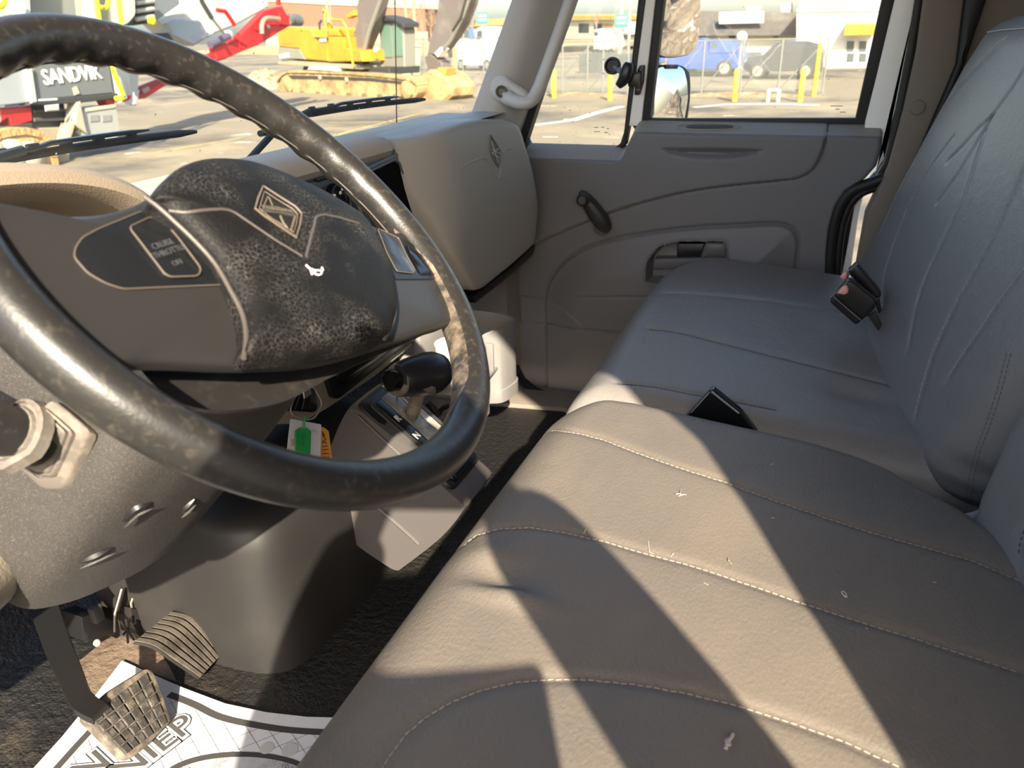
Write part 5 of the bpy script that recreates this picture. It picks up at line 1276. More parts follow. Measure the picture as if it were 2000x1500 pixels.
vehicle('parked_car', 'dark blue-black crossover parked behind the chain-link fence', a, ax, 4.75, [(q[0]*k, q[1]*.96) for q in SUVP], [[(q[0]*k, q[1]*.96) for q in g] for g in SUVG], [.9*k, 3.75*k], mat('dark_car_paint', L(52, 58, 72), .25, coat=.5), extra=car_lights(0, 4.75*k))
a = gp(886, 137); b = gp(1010, 141); ax = (b-a)/np.linalg.norm(b-a)
vehicle('parked_car', 'white crossover parked behind the excavator bucket', a, ax, 4.75, SUVP, SUVG, [.95, 3.75], mat('white_car_paint', L(240, 240, 236), .25, coat=.5), extra=car_lights(0, 4.75))
PKP = [(0, .4), (.02, .98), (.2, 1.08), (1.35, 1.14), (1.85, 1.72), (2.9, 1.78), (3.35, 1.70), (3.45, 1.12), (5.3, 1.10), (5.42, .98), (5.42, .5), (5.3, .4)]
PKG = [[(1.62, 1.16), (1.98, 1.62), (2.5, 1.66), (2.5, 1.16)], [(2.6, 1.16), (2.6, 1.66), (3.1, 1.62), (3.22, 1.16)]]
a = gp(1262, 151); b = gp(1452, 150); ax = (b-a)/np.linalg.norm(b-a); k = np.linalg.norm(b-a)/5.42
def pk(t, P, n_):
    MB().prism([P(2.1*k, .85, .045), P(2.6*k, .85, .045), P(2.6*k, .97, .045), P(2.1*k, .97, .045)], -n_*.05).obj('door_lettering_panel', mat('pale_decal', L(150, 190, 240), .5), t)
    MB().prism([P(3.45*k, 1.12, .04), P(5.3*k, 1.10, .04), P(5.3*k, 1.66, .02), P(3.5*k, 1.72, .02)], -n_*1.6).obj('bed_cap', mat('blue_truck_paint', L(44, 92, 206), .3, coat=.5), t)
    MB().prism([P(3.55*k, 1.30, .06), P(3.85*k, 1.30, .06), P(3.85*k, 1.55, .05), P(3.55*k, 1.58, .05)], -n_*.08).obj('cap_window', mat('car_glass', L(70, 84, 86), .12), t)
    MB().prism([P(0, .4, .03), P(5.4*k, .4, .03), P(5.4*k, .58, .03), P(0, .58, .03)], -n_*.1).obj('rocker_panel', mat('dark_trim', L(70, 70, 74), .6), t)
vehicle('pickup_truck', 'bright blue pickup with a bed cap behind the wing mirrors', a, ax, 5.42, [(q[0]*k, q[1]) for q in PKP], [[(q[0]*k, q[1]) for q in g] for g in PKG], [1.0*k, 4.35*k], MATS.get('blue_truck_paint') or mat('blue_truck_paint', L(44, 92, 206), .3, coat=.5), extra=pk, wr=.40)
# white heavy truck cab behind the crossover
vp = VPl(gp(868, 112), gp(990, 112))
t = thing('white_truck', 'white heavy truck cab standing behind the white crossover', 'truck', gp(930, 112))
WT = mat('white_truck_paint', L(244, 244, 238), .3)
vp.pr(MB(), [(922, 100), (924, 70), (930, 56), (938, 52), (954, 53), (955, 100)], 0, 2.2, .1).obj('cab', WT, t)
vp.pr(MB(), [(868, 104), (872, 82), (890, 76), (924, 76), (924, 104)], 0, 1.6, .1).obj('hood', WT, t)
vp.pr(MB(), [(955, 100), (955, 84), (985, 80), (990, 100)], 0, 2.0, .05).obj('rear_deck', WT, t)
vp.pr(MB(), [(930, 76), (932, 60), (943, 59), (944, 70), (936, 78)], .05, .05).obj('side_window', mat('truck_glass', L(96, 110, 118), .15), t)
vp.pr(MB(), [(915, 72), (916, 58), (922, 54), (926, 72)], .3, .2).obj('blue_mirror_cover', mat('blue_cover', L(110, 140, 190), .5), t)
vp.pr(MB(), [(878, 100), (879, 88), (890, 86), (890, 102)], .05, .1).obj('grille', mat('grille_grey', L(150, 156, 160), .5), t)
for q in (882, 948): MB().lathe(vp.at(q, 106, .1), vp.n, [(.3, -.3), (.5, -.25), (.5, 0), (.3, .05)], 16).obj('wheel', RUBBER, t)
# --- buildings
SIGNW = mat('sign_white', L(246, 244, 234), .6)
def bpanel(vp_, name, pts, d, th, m_, t, bev=0): return vp_.pr(MB(), pts, d, th, bev).obj(name, m_, t, smooth=False)
vp = VPl(onZ(1365, 128, G), onZ(1560, 128, G)); vp.a = np.array([1., 0, 0]); vp.n = np.array([0, -1., 0])
t = thing('dark_shop', 'grey shop with dark mansard roof and a long white sign', 'building', vp.o+[4, 3, 0])
CREAMW = mat('cream_wall', L(240, 232, 206), .8); MANS = mat('grey_mansard', L(96, 92, 90), .85, bump=(2, .6, 5), var=(L(120, 116, 112), 1.2, .5, .7))
bpanel(vp, 'wall', [(1300, 130), (1300, 66), (1562, 66), (1562, 130)], 0, 8, CREAMW, t)
bm_ = MB(); A_ = [vp.at(*p, .9) for p in [(1280, 70), (1560, 69)]]; B_ = [vp.at(*p, -.3) for p in [(1280, 20), (1556, 24)]]
bm_.add([A_[0], A_[1], B_[1], B_[0], A_[0]+[0, 8, 0], A_[1]+[0, 8, 0], B_[1]+[0, 7, 0], B_[0]+[0, 7, 0]], [(0, 1, 2, 3), (1, 5, 6, 2), (0, 3, 7, 4), (3, 2, 6, 7), (0, 4, 5, 1)]).obj('mansard_roof', MANS, t, smooth=False)
sg = bpanel(vp, 'sign_board', [(1404, 24), (1492, 22), (1491, 45), (1404, 47)], 1.0, .2, SIGNW, t, .03)
c = vp.at(1448, 31, 1.02); text('sign_lettering', 'IDEALEASE', frame(c, (1, 0, 0), (0, 0, 1)), .42, mat('sign_grey', L(176, 174, 166), .7), sg, .01, shear=.3, sx=1.15)
vp.pr(MB(), [(1432, 41), (1446, 38), (1462, 36.5), (1446, 39.5), (1436, 42)], 1.02, .02).obj('sign_swoosh', MATS['sign_grey'], sg)
for a_, b_ in [(1366, 1378), (1424, 1436), (1510, 1520)]: bpanel(vp, 'dark_window', [(a_, 70), (b_, 70), (b_, 74), (a_, 74)], .05, .1, mat('window_dark', L(70, 72, 72), .3), t)
for a_, c_ in [(1362, 'red_window_sign'), (1385, 'red_window_sign')]: bpanel(vp, c_, [(a_, 80), (a_+14, 80), (a_+14, 88), (a_, 89)], .05, .05, mat('sign_red', L(206, 70, 74), .6), t)
bpanel(vp, 'rooftop_unit', [(1458, 12), (1484, 10), (1484, 24), (1458, 24)], -2, 1.5, mat('unit_grey', L(190, 186, 176), .6), t)
bpanel(vp, 'rooftop_unit', [(1525, 6), (1545, 4), (1545, 24), (1525, 24)], -2, 1.5, MATS['unit_grey'], t)
vw = VPl(onZ(1560, 133, G), onZ(1760, 133, G)); vw.a = np.array([1., 0, 0]); vw.n = np.array([0, -1., 0])
t = thing('white_building', 'long cream-white building with an orange awning over glass doors', 'building', vw.o+[4, 3, 0])
WHB = mat('white_wall', L(250, 246, 228), .8)
bpanel(vw, 'wall', [(1556, 134), (1556, 24), (1840, 20), (1840, 134)], 0, 9, WHB, t)
bpanel(vw, 'roof_edge', [(1556, 24), (1556, 17), (1840, 12), (1840, 20)], .1, 9, mat('roof_grey', L(176, 188, 178), .6), t)
bpanel(vw, 'upper_storey', [(1560, 17), (1570, -30), (1840, -30), (1840, 13)], -5, 6, mat('upper_wall', L(226, 232, 226), .8), t)
bpanel(vw, 'rooftop_unit', [(1668, 8), (1700, 6), (1702, 16), (1668, 17)], -1.5, 1.5, MATS['unit_grey'], t)
aw = MB(); A_ = [vw.at(*p, 1.1) for p in [(1648, 69), (1720, 67)]]; B_ = [vw.at(*p, 0) for p in [(1652, 46), (1722, 46)]]; Cq = [vw.at(*p, 1.1) for p in [(1650, 57), (1721, 55)]]
aw.add([A_[0], A_[1], Cq[1], Cq[0]], [(0, 1, 2, 3)]).obj('awning_valance', mat('awning_orange', L(240, 150, 30), .7), t, smooth=False)
MB().add([Cq[0], Cq[1], B_[1], B_[0], A_[0]+[0, 1.1, 0], Cq[0]], [(0, 1, 2, 3), (4, 0, 3)]).obj('awning_top', mat('awning_yellow', L(250, 200, 24), .7), t, smooth=False)
for a_ in (1653, 1677): 
    d_ = bpanel(vw, 'door_frame', [(a_-3, 124), (a_-1, 78), (a_+21, 78), (a_+19, 124)], .04, .1, mat('door_white', L(250, 248, 236), .6), t)
    for y0_, y1_ in ((80, 101), (104, 121)): vw.pr(MB(), [(a_, y1_), (a_+1.5, y0_), (a_+16, y0_), (a_+14, y1_)], .08, .05).obj('door_glass', mat('door_glass', L(104, 112, 112), .2), d_, smooth=False)
# brown warehouse behind the excavator, yellow-roofed store, far row
vb = VPl(gp(560, 98), gp(830, 92))
t = thing('brown_warehouse', 'long brown flat-roofed warehouse behind the excavator', 'building', gp(650, 96))
bpanel(vb, 'wall', [(520, 110), (520, 2), (640, 8), (830, 16), (835, 100)], 0, 14, mat('brown_wall', L(138, 108, 86), .85), t)
bpanel(vb, 'roof_line', [(510, 2), (510, -4), (640, 4), (830, 13), (832, 17), (640, 9)], .2, 14, mat('cream_fascia', L(226, 206, 170), .8), t)
bpanel(vb, 'base_course', [(520, 112), (520, 62), (835, 62), (836, 102)], .1, .2, mat('tan_base', L(204, 184, 150), .85), t)
vy = VPl(gp(1115, 76), gp(1260, 76))
t = thing('yellow_roof_store', 'low store with a yellow fascia seen above the gate', 'building', gp(1180, 76))
bpanel(vy, 'wall', [(1080, 80), (1080, 36), (1262, 36), (1262, 80)], 0, 12, mat('store_wall', L(240, 232, 208), .8), t)
bpanel(vy, 'yellow_fascia', [(1070, 40), (1070, 30), (1264, 30), (1264, 38)], .6, 12, mat('fascia_yellow', L(240, 196, 110), .7), t)
for a_, b_, c_ in [(1130, 1150, 'window_dark'), (1160, 1176, 'window_dark')]: bpanel(vy, 'shop_window', [(a_, 64), (a_, 46), (b_, 46), (b_, 64)], .05, .1, MATS['window_dark'], t)
bpanel(vy, 'tan_door', [(1178, 70), (1178, 46), (1196, 46), (1196, 70)], .05, .1, mat('tan_door', L(214, 170, 110), .7), t)
# far wooden store right of green sign, seen past the pillar
vo = VPl(gp(930, 90), gp(1000, 89))
t = thing('ochre_store', 'small ochre-roofed building behind the white truck', 'building', gp(960, 90))
bpanel(vo, 'wall', [(925, 76), (925, 50), (1010, 46), (1010, 76)], 0, 8, mat('ochre_wall', L(226, 200, 150), .8), t)
MB().add([vo.at(*p, d) for p, d in [((915, 52), .6), ((1012, 48), .6), ((1005, 34), -4), ((945, 38), -4)]], [(0, 1, 2, 3)]).obj('roof', mat('ochre_roof', L(206, 158, 96), .8), t, smooth=False)
# dry grass bank between the yard and the road
rows = []
bd_ = np.array([.44, .90, 0]); bs_ = np.array([.90, -.44, 0]); b0_ = onZ(700, 108, G)
for i, (dd, hz) in enumerate([(0, 0), (4, .35), (10, .7), (20, .8), (34, .8)]): rows.append([b0_+bs_*s_+bd_*dd+[0, 0, hz] for s_ in np.linspace(-60, 26, 24)])
S(MB().grid(rows), 'ground_bank', mat('dry_grass', L(206, 182, 130), .95, var=(L(178, 152, 104), .8, .45, .65), bump=(3, .4, 4)))
# dark road strip behind the gate and low dark wall
t = MB().prism([(x, 46., z) for x, z in [(-14, G), (-14, G+1.0), (-4, G+1.0), (-4, G)]], (0, .3, 0)).obj('guard_rail', mat('dark_rail', L(76, 84, 90), .6), None, 'dark guard rail along the road behind the gate', 'rail')
# street signs, poles
def pole(name, label, px, y0, y1, d, r, m_, cat='pole', group=None):
    a_ = CAM+ray(px, y0)/np.linalg.norm(ray(px, y0)[:2])*d; h_ = CAM+ray(px, y1)/np.linalg.norm(ray(px, y1)[:2])*d
    return MB().tube([(a_[0], a_[1], G), (a_[0], a_[1], h_[2])], [r, r*.8], 8).obj(name, m_, None, label, cat, group)
POLEM = mat('pole_grey', L(190, 184, 170), .7)
pole('utility_pole', 'pale utility pole left of the excavator stick', 811, 60, -60, 95, .22, mat('pole_wood', L(190, 164, 132), .8))
pole('utility_pole', 'thin utility pole left of the pale one, over the grass bank', 795, 60, -30, 105, .16, MATS['pole_wood'])
pole('utility_pole', 'tall grey pole above the green sign in the vent window', 1212, 60, -60, 80, .2, POLEM)
pole('utility_pole', 'thin grey pole right of the tall one in the vent window', 1229, 60, -20, 82, .14, POLEM)
pole('utility_pole', 'pale pole rising behind the yellow excavator guard rail', 646, 80, -10, 60, .12, MATS['pole_wood'])
def signboard(label, px0, px1, y0, y1, d):
    dir_ = ray((px0+px1)/2, (y0+y1)/2); k = d/np.linalg.norm(dir_[:2]); c = CAM+dir_*k
    t = thing('street_sign', label, 'sign', (c[0], c[1], G)); h_ = np.array([dir_[0], dir_[1], 0]); h_ /= np.linalg.norm(h_); r_ = np.array([h_[1]*1, -h_[0], 0])
    w_ = (px1-px0)/FPX*k*1.0; hh = (y1-y0)/FPX*k*1.05
    sb_ = MB().prism([c-r_*w_/2-[0, 0, hh/2], c+r_*w_/2-[0, 0, hh/2], c+r_*w_/2+[0, 0, hh/2], c-r_*w_/2+[0, 0, hh/2]], h_*.06).obj('board', mat('sign_green', L(40, 176, 130), .5), t, smooth=False)
    for k2 in (.24, -.12): 
        for q in range(3): MB().box(c-h_*.02+r_*w_*(-.25+.25*q)+[0, 0, hh*k2], (abs(r_[0])*w_*.18+.02, abs(r_[1])*w_*.18+.02, hh*.16), 0).obj('mark', WHITEPR, sb_)
    MB().tube([(c[0]+h_[0]*.1, c[1]+h_[1]*.1, G), (c[0]+h_[0]*.1, c[1]+h_[1]*.1, c[2])], .06, 6).obj('post', POLEM, t)
signboard('small green road sign above the white truck by the pillar', 931, 953, 26, 46, 60)
signboard('green road sign seen through the vent window', 1201, 1226, 30, 52, 70)
t = thing('white_trailer', 'white trailer nose parked below the green sign in the vent window', 'trailer', gp(1215, 82))
vt = VPl(gp(1196, 82), gp(1240, 82)); vt.pr(MB(), [(1197, 66), (1204, 52), (1214, 44), (1228, 43), (1228, 66)], 0, 2.4, .15).obj('shell', WT, t); vt.pr(MB(), [(1200, 80), (1202, 68), (1226, 68), (1226, 80)], -.3, 1.6).obj('chassis', mat('chassis_dark', L(90, 92, 92), .6), t)
t = thing('white_van', 'white utility truck with open bonnet behind the gate brace', 'truck', gp(1175, 100))
vv = VPl(gp(1150, 102), gp(1205, 102)); vv.pr(MB(), [(1158, 98), (1160, 58), (1174, 56), (1176, 98)], 0, 1.8, .1).obj('cab', WT, t); vv.pr(MB(), [(1174, 98), (1178, 80), (1198, 68), (1202, 90), (1196, 98)], 0, 1.6, .1).obj('bonnet', WT, t); vv.pr(MB(), [(1160, 70), (1161, 62), (1168, 62), (1168, 70)], .03, .05).obj('side_window', MATS['truck_glass'], t)
for q in (1162, 1180, 1192): MB().lathe(vv.at(q, 102, .1), vv.n, [(.2, -.2), (.34, -.18), (.34, 0), (.2, .03)], 14).obj('wheel', RUBBER, t)
# lamp globe on a pole before the shop
lp = onY(1447, 120, 36.); t = thing('lamp_post', 'lamp post with a white globe in front of the dark shop', 'lamp', (lp[0], lp[1], G))
top = onY(1449, 72, 36.); MB().tube([(top[0], 36, G), (top[0], 36, top[2])], .06, 8).obj('pole', mat('pale_green_pole', L(160, 178, 168), .6), t)
MB().lathe(top+[0, 0, .0], (0, 0, 1), [(.05, -.2)]+[(.22*math.sin(a_), -.22*math.cos(a_)) for a_ in np.linspace(.3, math.pi-.05, 10)], 18).obj('globe', mat('globe_white', L(248, 248, 240), .3), t)
# kerb stones and rubble by the fence
RUB = mat('rubble', L(150, 128, 100), .95, bump=(4, .8, 4), var=(L(190, 168, 134), 2.5, .45, .65))
def heap(name, label, px, py, rx, ry, h, m_=RUB, n=26, seed=1, cat='pile'):
    c = gp(px, py); rn = random.Random(seed); rows = []
    for i in range(n):
        r = i/(n-1); rows.append([(c[0]+rx*r*math.cos(a_), c[1]+ry*r*math.sin(a_), G-.02+max(0, h*(1-r**1.6)+.10*h*math.sin(7*a_+5*r*3)*r*(1-r)*3+rn.uniform(-.06, .06)*h*(r < .97))) for a_ in np.linspace(0, 2*math.pi, 41)[:-1]])
    return MB().grid(rows, cu=True).obj(name, m_, None, label, cat)
heap('gravel_pile', 'grey gravel heap beside the excavator bucket', 935, 184, 1.7, 1.2, .75, mat('grey_gravel', L(132, 124, 118), .95, bump=(5, .8, 4), var=(L(170, 150, 128), 1.5, .5, .65)))
heap('brush_pile', 'tangle of dry brush at the rear of the excavator track', 520, 172, 1.6, 1.2, .9, mat('dry_brush', L(190, 176, 142), .95, bump=(9, 1, 6), var=(L(124, 108, 84), 5, .45, .62)), seed=4)
heap('rubble_pile', 'low brown soil strip under the chain-link fence', 1440, 188, 2.9, .40, .16, seed=6)
heap('rubble_pile', 'low soil strip under the chain-link gate', 1140, 186, 1.9, .4, .14, seed=8)
c0g = np.array([19., 9., G]); rn = random.Random(3); rows = []
for i in range(24):
    r = i/23; rows.append([(c0g[0]+9*r*math.cos(a_), c0g[1]+5*r*math.sin(a_), G-.02+max(0, 3.2*(1-r**1.5)+.5*math.sin(5*a_+6*r)*(1-r)+rn.uniform(-.22, .22)*(r < .97))) for a_ in np.linspace(0, 2*math.pi, 61)[:-1]])
MB().grid(rows, cu=True).obj('rubble_heap', mat('heap_rubble', L(150, 132, 112), .95, bump=(3, 1, 6, .3), var=[(L(96, 84, 74), 1.1, .45, .6), (L(226, 222, 214), 1.6, .6, .66)]), None, 'big rubble heap behind the truck, seen reflected in the wing mirrors', 'pile')
t = thing('hydrant_cluster', 'small pale pipe stubs between two yellow bollards', 'pipe', gp(1508, 197))
for q in (1499, 1519): MB().tube([gp(q, 199), gp(q, 199)+[0, 0, .38]], .06, 8).obj('pipe', mat('pipe_pale', L(216, 212, 198), .6), t)
MB().tube([gp(1499, 199)+[0, 0, .36], gp(1519, 199)+[0, 0, .36]], .05, 8).obj('cross_pipe', MATS['pipe_pale'], t)
# pale green bin behind excavator cab, orange posts
vbn = VPl(gp(788, 150), gp(822, 148)); t = thing('green_bin', 'pale green steel box between excavator cab and bucket arm', 'bin', gp(805, 150))
vbn.pr(MB(), [(786, 148), (786, 90), (822, 90), (822, 148)], 0, 2, .05).obj('box', mat('pale_green_steel', L(186, 204, 164), .6), t); vbn.pr(MB(), [(784, 92), (784, 87), (824, 87), (824, 92)], .1, 2.2, .03).obj('lid', mat('pale_green_steel_lid', L(206, 200, 170), .6), t)
MB().tube([gp(890, 150), gp(890, 150)+[0, 0, 1.5]], .12, 8).obj('orange_post', mat('orange_post_paint', L(230, 170, 100), .7), None, 'orange post at the nose of the white crossover', 'post')
# bare trees along the horizon: trunks and twigs
TWIG = mat('bare_twigs', L(168, 140, 116), .95)
def tree(px, base, hgt, d, label, seed):
    rn = random.Random(seed); dir_ = ray(px, base); k = d/np.linalg.norm(dir_[:2]); p = CAM+dir_*k; p[2] = G+.6; mb = MB()
    def br(p, v, l_, r, dep):
        q = p+v*l_; mb.tube([p, q], [r, r*.6], 5, cap=False)
        if dep == 0: return
        for _ in range(3 if dep > 1 else 4):
            w_ = v+np.array([rn.uniform(-.7, .7), rn.uniform(-.7, .7), rn.uniform(-.1, .5)]); w_ /= np.linalg.norm(w_); br(q-v*l_*rn.uniform(0, .35), w_, l_*rn.uniform(.55, .8), r*.55, dep-1)
    br(p, np.array([0, 0, 1.]), hgt*.32, .16, 4)
    return mb.obj('bare_tree', TWIG, None, label, 'tree', 'bare trees on the horizon')
for k, (px, h_) in enumerate([(788, 7), (826, 8), (842, 7.5), (858, 6), (905, 5), (920, 5.5), (760, 6.5), (1165, 5)]):
    tree(px, 66, h_, 120+k*3, 'bare leafless tree on the horizon, number %d from the left of its row' % 1, k)
names = ['leftmost bare tree, over the excavator cab roof', 'bare tree right of the pale utility pole', 'bare tree touching the left of the excavator stick', 'small bare tree behind excavator stick', 'low bare tree left of green road sign', 'low bare tree beside the small green road sign', 'bare tree behind the excavator boom', 'bare tree over the yellow-roofed store']
ts = [o for o in bpy.data.objects if o.name.startswith('bare_tree')]; ts.sort(key=lambda o: (len(o.name), o.name))
order = [1, 2, 3, 4, 5, 6, 0, 7]
lab = ['bare leafless tree left of the pale utility pole, over the grass bank'] + [names[i] for i in (1, 2, 3, 4, 5)] + [names[6], names[7]]
for o, l_ in zip(ts, lab): o['label'] = l_
# ------------------------------------------------------------------ mirrors outside the passenger door
MY = 2.36
mt = thing('west_coast_mirror', 'tall flat wing mirror above the small one outside the door', 'mirror', onY(1320, 60, MY))
mpo = [(1284, 108), (1290, 60), (1300, -40), (1310, -120), (1372, -120), (1370, -40), (1367, 40), (1364, 80), (1358, 98), (1345, 108), (1320, 113), (1300, 113)]
nM = np.array([.12, -1, .02]); nM /= np.linalg.norm(nM); kM = nM@onY(1325, 60, MY)
nM = np.array([.85, -.53, -.02]); nM /= np.linalg.norm(nM); kM = nM@onY(1325, 60, MY)
mp_ = [onP(*p, nM, kM) for p in mpo]
MB().prism(mp_, -nM*.06, .004).obj('housing', mat('mirror_black', L(36, 42, 40), .4), mt)
cM = sum(mp_)/len(mp_)
MB().prism([cM+(p-cM)*.975+nM*.001 for p in mp_], -nM*.003).obj('glass', MIRROR, mt, smooth=False)
mt2 = thing('convex_mirror', 'small rounded wing mirror in black housing outside the door', 'mirror', onY(1310, 180, MY))
nC = np.array([.84, -.53, .06]); nC /= np.linalg.norm(nC); kC = nC@onY(1310, 180, MY-.02)
hp = rounded([onP(*p, nC, kC) for p in [(1270, 240), (1276, 140), (1290, 128), (1336, 127), (1349, 140), (1351, 165), (1350, 195), (1344, 240), (1330, 262), (1285, 262)]], .012)
MB().prism(hp, -nC*.08, .008).obj('housing', MATS['mirror_black'], mt2)
gl_ = [onP(*p, nC, kC+.002) for p in [(1268, 238), (1273, 142), (1290, 131), (1326, 129), (1336, 136), (1342, 160), (1344, 190), (1336, 238), (1322, 256), (1285, 256)]]
gl_ = rounded(gl_, .01); cG = sum(gl_)/len(gl_)
rows = [[cG+(p-cG)*s_+nC*.010*(1-s_*s_) for p in gl_] for s_ in (1, .9, .75, .6, .45, .3, .15, .02)]
MB().grid(rows, cu=True, cap=False).obj('glass', MIRROR, mt2)
MB().tube([onP(1320, 235, nC, kC-.06), onY(1300, 300, 2.26), onY(1290, 330, 2.13)], .010, 8).obj('stand_off_arm', MATS['mirror_black'], mt2)
MB().prism(rounded([onP(*p, nC, kC+.006) for p in [(1299, 126), (1326, 126), (1324, 134), (1301, 134)]], .002), -nC*.03, .002).obj('latch', BLK, mt2)
MB().tube([onY(1270, 40, 2.42), onY(1290, -100, 2.42), onY(1300, -150, 2.36), onY(1290, -190, 2.15)], .012, 10).obj('stand_off_arm', MATS['mirror_black'], mt)
# ------------------------------------------------------------------ wipers and antenna
def wipe(label, tip, heel, arm_pts, off):
    nW = np.array([1, 0, -.44]); nW /= np.linalg.norm(nW)
    def ws(px, py):
        p = onX(px, py, -1.0)
        for _ in range(6): p = onP(px, py, nW, nW@np.array([wsx(p[1], p[2])-.02, p[1], p[2]]))
        return p
    t = thing('windshield_wiper', label, 'wiper', ws(*heel))
    P = [ws(heel[0]+(tip[0]-heel[0])*k, heel[1]+(tip[1]-heel[1])*k+off*math.sin(math.pi*k)) for k in np.linspace(0, 1, 14)]
    MB().tube(P, [.004]+[.006]*12+[.003], 8).obj('rubber_blade', RUBBER, t)
    UPw = np.array([.40, 0, .92])*.016
    MB().tube([P[0]+UPw*.2]+[p+UPw*(.8 if 2 < i < 11 else .5) for i, p in enumerate(P[1:11])], [.003]+[.0062]*9+[.003], 8, flat=.6).obj('blade_frame', mat('wiper_frame', L(44, 52, 60), .3), t)
    for i in (1, 3, 5, 7, 9): MB().box(P[i]+UPw*.4, (.006, .02, .018), .002).obj('blade_clip', BLK, t)
    MB().tube([ws(*p)+np.array([.006, 0, .004]) for p in arm_pts], [.007]*len(arm_pts), 8).obj('arm', mat('wiper_arm', L(52, 62, 70), .35), t)
wipe('black windshield wiper on the driver side above the gauge hood', (383, 257), (-30, 319), [(40, 300), (-40, 322), (-120, 345)], -4)
wipe('black windshield wiper at the middle of the windshield', (830, 194), (590, 226), [(600, 222), (540, 252), (480, 318)], -3)
wb = thing('wiper_arm', 'short folded wiper arm end below the middle wiper', 'wiper arm', onX(525, 258, -.99))
MB().tube([onX(508, 261, -.99), onX(530, 254, -1.0), (onX(552, 246, -1.0))], [.006, .008, .007], 10).obj('arm_end', MATS['wiper_frame'], wb)
p = onX(775, 262, -1.16)
q = onX(771, -30, -1.16)
MB().tube([p-[0, 0, .1], p, q, q+(q-p)*.5], [.0022, .002, .0014, .001], 8).obj('whip_antenna', BLK, None, 'thin black whip antenna standing outside the windshield', 'antenna')
# ------------------------------------------------------------------ excavator
vx = VPl(gp(548, 178), gp(850, 197))
exc = thing('excavator', 'yellow tracked excavator with grey boom and muddy tracks', 'excavator', gp(690, 188))
EY = mat('excavator_yellow', L(226, 166, 44), .45, var=(L(212, 150, 38), 1.2, .45, .65)); EG = mat('excavator_grey', L(128, 118, 112), .55, var=(L(150, 140, 128), 1.5, .5, .7)); MUD = mat('muddy_track', L(206, 176, 122), .95, bump=(6, .7, 4), var=(L(160, 128, 88), 1.6, .45, .65)); EDK = mat('excavator_dark', L(66, 66, 64), .6)
def ex(pts, d, th, m_, name, bev=.04, par=exc): return vx.pr(MB(), pts, d, th, bev).obj(name, m_, par, smooth=False)
RW = .70
for nm, d in (('near', 0), ('far', -2.4)):
    ex([(543, 168), (548, 152), (560, 143), (640, 145), (720, 148), (800, 158), (812, 172), (806, 188), (760, 193), (650, 191), (565, 184), (550, 178)], d, RW, MUD, 'track_frame', .05)
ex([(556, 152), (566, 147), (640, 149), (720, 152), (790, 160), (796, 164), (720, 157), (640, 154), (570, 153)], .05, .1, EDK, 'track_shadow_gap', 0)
pads = [(546, 150), (560, 141), (600, 140.5), (640, 142), (680, 143.5), (720, 146), (760, 150), (800, 156), (814, 168), (812, 184), (800, 194), (760, 196), (710, 195), (660, 194), (610, 191), (566, 187), (546, 176), (540, 163)]
lp_ = spline([vx.at(*p, .06) for p in pads], 5)
for i in range(0, len(lp_), 2):
    a_, b_ = lp_[i], lp_[(i+2) % len(lp_)]; t_ = (b_-a_); l_ = np.linalg.norm(t_); t_ /= l_+1e-9; u_ = np.cross(t_, vx.n)
    MB().prism([a_-u_*.04, a_+t_*l_*.86-u_*.04, a_+t_*l_*.86+u_*.04, a_+u_*.04], -vx.n*.8).obj('track_pad', MUD, exc, smooth=False)
for px, py, r in [(562, 165, .34), (792, 176, .34)]: MB().lathe(vx.at(px, py, .1), vx.n, [(r*.4, -.3), (r, -.25), (r, 0), (r*.7, .05), (r*.3, .12)], 22).obj('sprocket', MUD, exc)
for k in range(7): MB().lathe(vx.at(590+k*30, 184+k*1.2, .08), vx.n, [(.14, -.2), (.14, 0), (.06, .04)], 14).obj('road_roller', mat('roller_dark', L(120, 98, 70), .9), exc)
for px, py in [(624, 151), (676, 156)]: MB().lathe(vx.at(px, py, .08), vx.n, [(.11, -.2), (.11, 0), (.05, .03)], 12).obj('carrier_roller', mat('roller_pale', L(200, 180, 150), .9), exc)
ex([(590, 140), (592, 128), (760, 132), (760, 146)], -.6, 1.6, EDK, 'undercarriage')
ex([(600, 136), (604, 129), (648, 131), (652, 139)], .0, .6, mat('snow_white', L(244, 244, 240), .8), 'snow_lump', .02)
ex([(541, 126), (545, 117), (700, 126), (712, 134), (705, 136), (600, 130)], -.3, 2.2, mat('deck_grey', L(176, 166, 140), .7), 'deck', .02)
ex([(541, 66), (548, 56), (560, 52), (608, 56), (614, 70), (640, 72), (640, 120), (597, 117), (584, 96), (544, 92)], -.2, 2.3, EY, 'engine_housing', .06)
ex([(543, 92), (584, 96), (597, 117), (544, 113)], -.22, 2.3, mat('counterweight_grey', L(150, 150, 136), .6), 'counterweight', .03)
ex([(545, 107), (560, 104), (562, 112), (546, 113)], -.15, .1, WHITEPR, 'white_decal', 0)
ex([(551, 83), (572, 83), (572, 86), (551, 86)], -.18, .02, mat('orange_decal', L(230, 150, 50), .5), 'orange_decal', 0)
ex([(640, 72), (660, 72), (672, 74), (672, 94), (704, 99), (706, 120), (640, 121)], -.2, 1.2, EY, 'side_box', .04)
ex([(612, 72), (622, 78), (640, 78), (640, 74)], -.16, .05, EDK, 'badge_panel', 0); ex([(624, 76), (637, 76), (636, 81), (625, 81)], -.14, .03, WHITEPR, 'badge', 0)
ex([(638, 60), (660, 58), (660, 70), (640, 71)], -.3, .8, EY, 'upper_step', .03)
ex([(690, 98), (704, 98), (708, 120), (692, 121)], .0, .5, EY, 'tool_box', .03)
